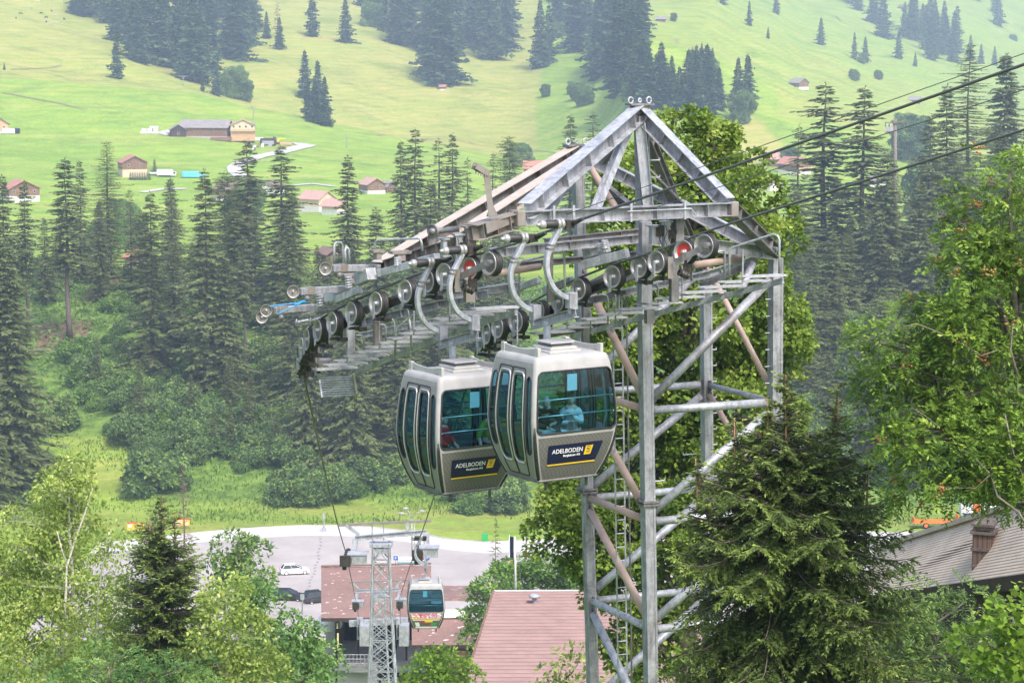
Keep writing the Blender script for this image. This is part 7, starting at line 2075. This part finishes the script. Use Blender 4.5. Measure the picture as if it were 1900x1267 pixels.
# small far ski lift pylons
for (x, y, h_, lb) in ((340, 160, 18, 'small grey lift pylon at the end of the upper left belt'), (643, 275, 24, 'thin T shaped lift pylon on the meadow below the clump'), (470, 225, 26, 'thin T shaped lift pylon beside the farmhouse')):
    g = ground_at(x, y); H = h_ / FPX * g.y; r_ = thing('lift_pylon', lb, 'lift pylon', tuple(g))
    mb = MB(); mb.tube(g, g + VUP * H, .22, .16, n=8); mb.build('mast', M['galv'], r_)
    mb = MB(); mb.box(g + VUP * H, (2.6 if h_ > 20 else 5.0, .3, .3)); mb.box(g + VUP * (H * .8), (1.6, .25, .2)); mb.build('crossarm', M['galv'], r_)
# hay bales, tent, farm clutter
wr = surf('white_bale_wrap', (.72, .73, .72), (.8, .8, .8), .5, 0, 1); rng = np.random.default_rng(3)
k = 0
for i in range(9):
    for j in range(2 if i % 3 else 1):
        g = ground_at(262 + i * 3.6, 249); mb = MB(); c = g + VUP * (.6 + j * 1.15)
        mb.lathe(c, (0, 1, 0), [(.001, -.7), (.55, -.7), (.62, -.6), (.62, .6), (.55, .7), (.001, .7)], 12)
        tag(mb.build('hay_bale', wr, None, True), 'white wrapped hay bale in the stack left of the farm', 'hay bale', 'white wrapped hay bales left of the farm'); k += 1
def simple(px, py, name, label, cat, boxes, Y=None):
    g = ground_at(px, py) if Y is None else P(px, py, Y)
    root = thing(name, label, cat, tuple(g))
    for (nm, mt, c, s_) in boxes:
        mb = MB(); mb.box(g + Vector(c), s_); mb.build(nm, mt, root, bev=min(s_) * .15)
    return root
blu = surf('light_blue_tarp', (.10, .45, .62), (.15, .52, .70), .6, 0, .5); wp = surf('white_vehicle', (.72, .72, .72), None, .4)
simple(354, 330, 'tarpaulin_heap', 'light blue tarpaulin over a machine near the brown chalet', 'tarpaulin', [('cover', blu, (0, 0, 1.3), (6.5, 3.5, 2.4)), ('low_end', blu, (4, 0, .7), (3, 3, 1.3))])
simple(306, 328, 'camper_van', 'white camper van parked right of the brown chalet', 'van', [('body', wp, (0, 0, 1.6), (6.2, 2.3, 2.4)), ('cab', wp, (3.6, 0, 1.1), (1.5, 2.2, 1.5)), ('window', M['win'], (3.8, -1.1, 1.5), (.9, .1, .6)), ('wheels', M['black'], (0, -.9, .35), (4.6, .5, .6))])
simple(286, 325, 'parked_car', 'small white car between chalet and camper van', 'car', [('body', wp, (0, 0, .8), (4.2, 1.8, .8)), ('cabin', M['win'], (-.2, 0, 1.4), (2.2, 1.6, .6))])
simple(286, 248, 'farm_hut', 'tiny round roofed hut at the end of the white bales', 'hut', [('wall', M['wood'], (0, 0, 1.2), (3.0, 3, 2.6)), ('roof', M['plaster'], (0, 0, 2.7), (3.6, 3.4, .9))])
simple(17, 248, 'white_tent', 'low white tent in front of the timber house at the left edge', 'tent', [('canopy', wr, (0, 0, 1.0), (5.5, 4, 2.2))])
simple(32, 248, 'farm_box', 'small black and red box right of the white tent', 'box', [('box', M['navy'], (0, 0, 1.2), (2.4, 2, 2.2)), ('side', M['red'], (-1.4, 0, 1.2), (.5, 2, 2.0))])
simple(498, 270, 'work_container', 'dark container at the farm junk yard', 'container', [('body', M['timberd'], (0, 0, 1.6), (7, 3, 3.0)), ('front', M['galvl'], (0, -1.6, 1.2), (5, .2, 1.6))])
simple(512, 268, 'yellow_excavator', 'yellow digger beside the dark container', 'digger', [('body', M['yellow'], (0, 0, 1.6), (3, 2, 1.4)), ('cab', M['win'], (-.6, 0, 2.6), (1.2, 1.4, 1.2)), ('tracks', M['black'], (0, 0, .5), (3.4, 2.2, .8)), ('boom', M['yellow'], (2.6, 0, 2.4), (3, .4, .5))])
simple(478, 262, 'covered_stack', 'pale covered stack behind the dark container', 'stack', [('cover', wr, (0, 0, .8), (5, 2.5, 1.4))])
simple(530, 270, 'timber_stack', 'yellow timber stack at the lane end', 'timber stack', [('timber', M['woodl'], (0, 0, .7), (5, 2, 1.2))])
simple(446, 262, 'orange_cart', 'orange cart below the farmhouse', 'cart', [('bed', M['orangep'], (0, 0, 1.0), (4.5, 2, .9)), ('wheels', M['black'], (0, 0, .4), (3.4, 2.1, .5))])
simple(410, 262, 'wood_stack', 'reddish stacked firewood below the long barn', 'firewood stack', [('logs', M['wood'], (0, 0, .9), (9, 2, 1.6))])
# debris of light objects around the farm
dm = [M['galvl'], M['wood'], wr, M['galvd'], M['woodl']]
for i in range(16):
    x, y = 470 + rng.uniform(-12, 62), 270 + rng.uniform(-6, 12); g = ground_at(x, y); mb = MB(); s_ = rng.uniform(.6, 1.8, 3); mb.box(g + VUP * s_[2] / 2, tuple(s_))
    tag(mb.build('yard_crate', dm[i % 5]), 'small piece of farm clutter in the yard by the lane', 'crate', 'clutter in the farm yard')
# hedge of little conifers in front of the brown chalet
for i in range(9):
    put_conifer('b', 242 + i * 4.4, 323 - 6, 334, 'little conifer in the trimmed hedge below the brown chalet', 'hedge conifers below the brown chalet', wf=2.2)
put_conifer('b', 287, 293, 322, 'small conifer standing right of the brown chalet', wf=2.2)
# grazing cattle on the upper left meadow: body, head, four legs in one continuous skin
def skin_obj(name, verts, edges, radii, mat, parent=None, sub=1, root_i=0):
    off = rloc(parent)
    me = bpy.data.meshes.new(name); me.from_pydata([tuple(Vector(v) - off) for v in verts], edges, []); o = bpy.data.objects.new(name, me); col.objects.link(o)
    md = o.modifiers.new('skin', 'SKIN'); md.use_smooth_shade = True
    sl = me.skin_vertices[0].data if me.skin_vertices else None
    if sl is None:
        import bmesh as _b
        bm = _b.new(); bm.from_mesh(me); bm.verts.layers.skin.verify(); bm.to_mesh(me); bm.free(); sl = me.skin_vertices[0].data
    for i, r in enumerate(radii): sl[i].radius = (r, r) if not isinstance(r, tuple) else r
    for i in range(len(sl)): sl[i].use_root = (i == root_i)
    if sub:
        s2 = o.modifiers.new('sub', 'SUBSURF'); s2.levels = sub; s2.render_levels = sub
    bpy.context.view_layer.update()
    m2 = bpy.data.meshes.new_from_object(o.evaluated_get(bpy.context.evaluated_depsgraph_get()))
    bpy.data.objects.remove(o)
    m2.materials.clear(); m2.materials.append(mat)
    m2.polygons.foreach_set('use_smooth', [True] * len(m2.polygons))
    o2 = bpy.data.objects.new(name, m2); col.objects.link(o2)
    if parent is not None: o2.parent = parent
    return o2
def cow(mat, label, group, loc, rz):
    v = [(-.9, 0, 1.15), (0, 0, 1.08), (.75, 0, 1.15), (1.15, 0, 1.0), (1.45, 0, .55), (1.62, 0, .25),
         (-.85, .25, .95), (-.95, .27, .5), (-.9, .27, .04), (-.85, -.25, .95), (-.95, -.27, .5), (-.9, -.27, .04),
         (.7, .22, .9), (.7, .24, .5), (.7, .24, .04), (.7, -.22, .9), (.7, -.24, .5), (.7, -.24, .04), (-1.15, 0, 1.1), (-1.22, 0, .5)]
    e = [(0, 1), (1, 2), (2, 3), (3, 4), (4, 5), (0, 6), (6, 7), (7, 8), (0, 9), (9, 10), (10, 11), (2, 12), (12, 13), (13, 14), (2, 15), (15, 16), (16, 17), (0, 18), (18, 19)]
    r = [.33, .40, .34, .22, .15, .10, .16, .09, .06, .16, .09, .06, .13, .08, .06, .13, .08, .06, .06, .04]
    o = skin_obj('cow', v, e, r, mat, None, 1); o.location = loc; o.rotation_euler.z = rz
    return tag(o, label, 'cow', group)
cb = surf('dark_cowhide', (.03, .025, .025), (.06, .05, .045), .8, 0, 1.5); cw = surf('pale_cowhide', (.5, .42, .36), (.6, .52, .46), .8, 0, 1.5)
first = None
for i, (x, y, w) in enumerate([(38, 28, 0), (58, 17, 1), (77, 27, 0), (86, 35, 0), (96, 23, 0), (101, 31, 1), (86, 43, 0), (95, 47, 1), (110, 43, 1), (119, 38, 0), (70, 6, 1), (30, 36, 0)]):
    g = ground_at(x, y)
    cow(cw if w else cb, ('pale' if w else 'dark') + ' cow grazing high on the upper left meadow', ('pale' if w else 'dark') + ' cows on the upper left meadow', g, i * 1.3)
# ---------------------------------------------------------------- PEOPLE inside the cabins
SK = surf('skin', (.55, .34, .27), (.62, .40, .32), .6, 0, 6)
def body_local(cabin, x, y, z): return Vector((x, y, z))
def world_of(cabin, p):
    c, s_ = math.cos(cabin.rotation_euler.z), math.sin(cabin.rotation_euler.z)
    return Vector((cabin.location.x + c * p[0] - s_ * p[1], cabin.location.y + s_ * p[0] + c * p[1], cabin.location.z + p[2]))
def person(label, cabin, x, y, turn, pose, top, legs, hair, sleeves='long', scale=1.0, hairlen=0, lean=0.0):
    """pose gives arm joints in the person's frame: +x the way the person faces, +y their left"""
    root = thing('person', label, 'person')
    z0 = .05
    def T(p): return Vector((p[0] * scale, p[1] * scale, p[2] * scale + z0))
    lx = lean
    v = [(0, 0, .93), (lx * .3, 0, 1.12), (lx * .7, 0, 1.32), (lx, 0, 1.43), (lx * 1.15, 0, 1.50),
         (0, .10, .86), (.03, .11, .48), (0, .12, .07), (.14, .13, .03), (0, -.10, .86), (.03, -.11, .48), (0, -.12, .07), (.14, -.13, .03)]
    e = [(0, 1), (1, 2), (2, 3), (3, 4), (0, 5), (5, 6), (6, 7), (7, 8), (0, 9), (9, 10), (10, 11), (11, 12)]
    r = [(.17, .13), (.155, .115), (.19, .12), (.11, .09), .055, .095, .065, .05, .04, .095, .065, .05, .04]
    def arms(): 
        out = []
        for s_, (sh, el, wr_) in ((1, pose['l']), (-1, pose['r'])): out.append((sh, el, wr_))
        return out
    aj = arms()
    for (sh, el, wr_) in aj:
        b0 = len(v); v += [sh, tuple((Vector(sh) + Vector(el)) / 2), el, wr_]; e += [(2 if False else 3, b0), (b0, b0 + 1), (b0 + 1, b0 + 2), (b0 + 2, b0 + 3)]; r += [.075, .06, .052, .036]
    body = skin_obj('body', [T(p) for p in v], e, [tuple(q * scale for q in x_) if isinstance(x_, tuple) else x_ * scale for x_ in r], SK, root, 1)
    # shirt: the same trunk and arms grown a little
    sv = v[0:4] + [p for (sh, el, wr_) in aj for p in (sh, tuple((Vector(sh) + Vector(el)) / 2), el, tuple(Vector(el).lerp(Vector(wr_), .88 if sleeves == 'long' else .15)))]
    se = [(0, 1), (1, 2), (2, 3)]; sr = [(.195, .155), (.185, .145), (.215, .15), (.10, .09)]
    for k_ in range(2):
        b0 = 4 + 4 * k_; se += [(3, b0), (b0, b0 + 1), (b0 + 1, b0 + 2), (b0 + 2, b0 + 3)]; sr += [.092, .08, .07, .055]
    skin_obj('top', [T(p) for p in sv], se, [tuple(q * scale for q in x_) if isinstance(x_, tuple) else x_ * scale for x_ in sr], top, root, 1)
    tv = [v[0], v[5], v[6], (0, .12, .12), v[9], v[10], (0, -.12, .12)]
    skin_obj('trousers', [T(p) for p in tv], [(0, 1), (1, 2), (2, 3), (0, 4), (4, 5), (5, 6)], [tuple(q * scale for q in x_) if isinstance(x_, tuple) else x_ * scale for x_ in [(.185, .15), .11, .085, .075, .11, .085, .075]], legs, root, 1)
    # head with nose, ears, brow; turned by pose
    hx = lx * 1.15 + pose.get('hx', .03); hz_ = 1.595 + pose.get('hz', 0); ht = pose.get('yaw', 0)
    hd = MB(); cx_, sx_ = math.cos(ht), math.sin(ht)
    import bmesh
    bm = bmesh.new(); bmesh.ops.create_uvsphere(bm, u_segments=20, v_segments=14, radius=1)
    for q in bm.verts:
        X_, Y_, Z_ = q.co
        w = .078 * (1 - .18 * max(-Z_, 0) ** 1.2); dfront = .098
        xx = X_ * dfront * (1.0 if X_ < 0 else .96); yy = Y_ * w; zz = Z_ * .122
        if X_ > .3 and Z_ < -.45: xx += .012
        if X_ > .85 and abs(Y_) < .25 and -.35 < Z_ < .15: xx += .022 * (1 - abs(Z_ + .12) * 3)
        if X_ > .7 and .1 < Z_ < .3 and .2 < abs(Y_) < .6: xx -= .008
        q.co = (xx * cx_ - yy * sx_, xx * sx_ + yy * cx_, zz)
    for s_ in (-1, 1):
        r2 = bmesh.ops.create_uvsphere(bm, u_segments=8, v_segments=6, radius=1)
        for q in r2['verts']:
            X_, Y_, Z_ = q.co; xx, yy, zz = X_ * .022 - .005, s_ * .080 + Y_ * .012, Z_ * .032 - .005; q.co = (xx * cx_ - yy * sx_, xx * sx_ + yy * cx_, zz)
    for q in bm.verts: q.co = T(Vector(q.co) + Vector((hx, 0, hz_)))
    me = bpy.data.meshes.new('head'); bm.to_mesh(me); bm.free(); me.polygons.foreach_set('use_smooth', [True] * len(me.polygons)); me.materials.append(SK)
    ho_ = bpy.data.objects.new('head', me); col.objects.link(ho_); ho_.parent = root
    # hair cap
    bm = bmesh.new(); bmesh.ops.create_uvsphere(bm, u_segments=20, v_segments=14, radius=1); kill = []
    for q in bm.verts:
        X_, Y_, Z_ = q.co
        if (X_ > .35 and Z_ < .45 - hairlen * .1) or (Z_ < -.25 - hairlen * .6) or (X_ > .0 and Z_ < .1): kill.append(q)
        xx, yy, zz = X_ * .107 - .006, Y_ * .088, Z_ * .132 + .004; q.co = (xx * cx_ - yy * sx_, xx * sx_ + yy * cx_, zz)
    bmesh.ops.delete(bm, geom=kill, context='VERTS')
    for q in bm.verts: q.co = T(Vector(q.co) + Vector((hx, 0, hz_)))
    me = bpy.data.meshes.new('hair'); bm.to_mesh(me); bm.free(); me.polygons.foreach_set('use_smooth', [True] * len(me.polygons)); me.materials.append(hair)
    o_2 = bpy.data.objects.new('hair', me); col.objects.link(o_2); o_2.parent = root
    # hands: palm with four curled fingers and a thumb
    for k_, (sh, el, wr_) in enumerate(aj):
        w_, e_ = Vector(wr_), Vector(el); d = (w_ - e_).normalized(); side = d.cross(Vector((0, 0, 1))).normalized() if abs(d.z) < .9 else Vector((0, 1, 0)); upv = side.cross(d)
        mb = MB(); pc = w_ + d * .045
        mb.rpath([T(w_), T(w_ + d * .05), T(w_ + d * .09)], .075 * scale, .028 * scale, side)
        for f_, (off, ln) in enumerate(((-.028, .062), (-.010, .072), (.010, .068), (.027, .052))):
            b0 = w_ + d * .085 + side * off; k1 = b0 + d * ln * .5 - upv * .006; k2 = k1 + d * ln * .3 - upv * ln * .35; mb.path([T(b0), T(k1), T(k2)], [.0095 * scale, .0085 * scale, .007 * scale], 6)
        sg = 1 if k_ == 0 else -1
        b0 = w_ + d * .03 - side * .034 * sg; k1 = b0 - side * .03 * sg + d * .025; k2 = k1 + d * .03 - upv * .012; mb.path([T(b0), T(k1), T(k2)], [.012 * scale, .010 * scale, .008 * scale], 6)
        mb.build('hand', SK, root, True)
    root.location = world_of(cabin, (x, y, 0)); root.rotation_euler.z = cabin.rotation_euler.z + turn
    return root
clb = surf('black_jacket', (.012, .012, .014), (.022, .022, .024), .8, 0, 9); clw = surf('pale_blue_white_cardigan', (.60, .62, .64), (.70, .72, .74), .85, 0, 12)
jean = surf('light_blue_trousers', (.35, .50, .58), (.42, .56, .64), .85, 0, 12); dk = surf('dark_trousers', (.04, .045, .06), None, .85)
grey = surf('grey_hair', (.28, .28, .29), (.38, .38, .39), .8, 0, 30); brn = surf('dark_brown_hair', (.04, .022, .015), (.07, .04, .028), .7, 0, 30)
redj = surf('red_jacket', (.45, .02, .03), (.52, .03, .04), .7, 0, 9); lim = surf('lime_top', (.16, .30, .04), None, .8)
# leaning on the lower hand bar, forearms crossed over it
person('grey haired man in a black jacket leaning on the hand bar of the front cabin', c1o, .27, -.36, -.15,
   {'l': ((.05, .20, 1.36), (.24, .30, 1.14), (.34, .10, 1.12)), 'r': ((.05, -.20, 1.36), (.22, -.28, 1.10), (.34, -.02, 1.02)), 'yaw': -.2, 'hx': .06, 'hz': -.05}, clb, jean, grey, lean=.10, scale=.79)
person('woman in a white cardigan with crossed forearms standing in the front cabin', c1o, .32, .16, -.6,
   {'l': ((0, .17, 1.34), (.12, .24, 1.10), (.22, .02, 1.28)), 'r': ((0, -.17, 1.34), (.12, -.24, 1.08), (.22, .00, 1.14)), 'yaw': .15}, clw, clw, brn, hairlen=.4, scale=.76, sleeves='long')
person('person in a red jacket at the corner window of the second cabin', c2o, .22, -.42, .6,
   {'l': ((0, .20, 1.34), (.08, .28, 1.10), (.22, .22, 1.0)), 'r': ((0, -.20, 1.34), (.08, -.26, 1.08), (.22, -.14, 1.0)), 'yaw': 0}, redj, dk, brn, scale=.74)
person('person in a lime green top behind the edge of the front cabin', c2o, .22, .52, 0,
   {'l': ((0, .19, 1.32), (.05, .30, 1.06), (.18, .26, .86)), 'r': ((0, -.19, 1.32), (.05, -.32, 1.08), (.16, -.30, .84)), 'yaw': .2}, lim, dk, brn, sleeves='short', scale=.76)
# ---------------------------------------------------------------- the small cabin on the lower line
c3o = copy_tree(c1o)
def retag(o):
    o['label'] = 'small grey cabin with a colourful front on the lower line beside the slim tower'
    if 'group' in o.keys(): del o['group']
retag(c3o)
Z3 = P(790, 1170, 106).z; c3 = atz(790, 107, Z3 + 1.0); c3.z = Z3
c3o.location = c3; c3o.rotation_euler.z = -math.pi / 2 + .06
s3 = 1.0
# its front carries a picture band instead of the navy sign
for ch in list(c3o.children):
    if ch.name.startswith('sign'):
        for g_ in list(ch.children): bpy.data.objects.remove(g_)
        bpy.data.objects.remove(ch)
band = MB(); cols = [surf('band_%s' % n_, c_, None, .5) for n_, c_ in (('violet', (.35, .25, .45)), ('orange', (.75, .30, .08)), ('pink', (.70, .12, .25)), ('white', (.75, .75, .75)), ('green', (.05, .30, .10)), ('red', (.55, .05, .04)), ('yellow', (.75, .55, .05)))]
rng = np.random.default_rng(9)
for i in range(28):
    for j in range(7):
        a0, a1 = -.95 + 1.9 * i / 28, -.95 + 1.9 * (i + 1) / 28; z0, z1 = .46 + .27 * j / 7, .46 + .27 * (j + 1) / 7
        m_ = 6 if j == 0 else int(rng.choice([0, 0, 1, 2, 2, 3, 5]) if 6 < i < 24 else rng.choice([0, 0, 3, 1]))
        band.add([side_pt(0, a0, z0, .006), side_pt(0, a1, z0, .006), side_pt(0, a1, z1, .006), side_pt(0, a0, z1, .006)], [(0, 1, 2, 3)], m_)
band.build('picture_band', cols, c3o) if False else None
me_off = RL.get(c3o.name)
bo = band.build('picture_band', cols); bo.parent = c3o
pa = MB()
def pq(a0, z0, a1, z1, m_, o_=.012):
    pa.add([side_pt(0, a0, z0, o_), side_pt(0, a1, z0, o_), side_pt(0, a1, z1, o_), side_pt(0, a0, z1, o_)], [(0, 1, 2, 3)], m_)
pq(-.9, .02, .9, .44, 3, .005)
pq(.35, .12, .75, .28, 4); pq(-.8, .10, -.5, .30, 3); pq(-.1, .30, .45, .42, 6)
for k in range(8): pq(-.6 + k * .12, .36 - k * .03, -.45 + k * .12, .40 - k * .03, 5, .014)
bo = pa.build('lower_picture', cols); bo.parent = c3o
HW = None
HAZE = 0.00025
# ---------------------------------------------------------------- air
mb = MB(); mb.box((0, 2250, 90), (5200, 4560, 360))
hz = mb.build('haze', surf('tmp_air', (.5, .5, .5)))
hm, ht, hb = newmat('haze_air')
ht.nodes.remove(hb)
vol = ht.nodes.new('ShaderNodeVolumePrincipled')
vol.inputs['Color'].default_value = (.60, .70, 1.0, 1)
vol.inputs['Density'].default_value = HAZE
vol.inputs['Anisotropy'].default_value = 0.2
ht.links.new(vol.outputs[0], ht.nodes['Material Output'].inputs['Volume'])
hz.data.materials.clear(); hz.data.materials.append(hm)
tag(hz, kind='stuff')
scene.cycles.volume_bounces = 1
scene.cycles.max_bounces = 8
scene.cycles.transparent_max_bounces = 16
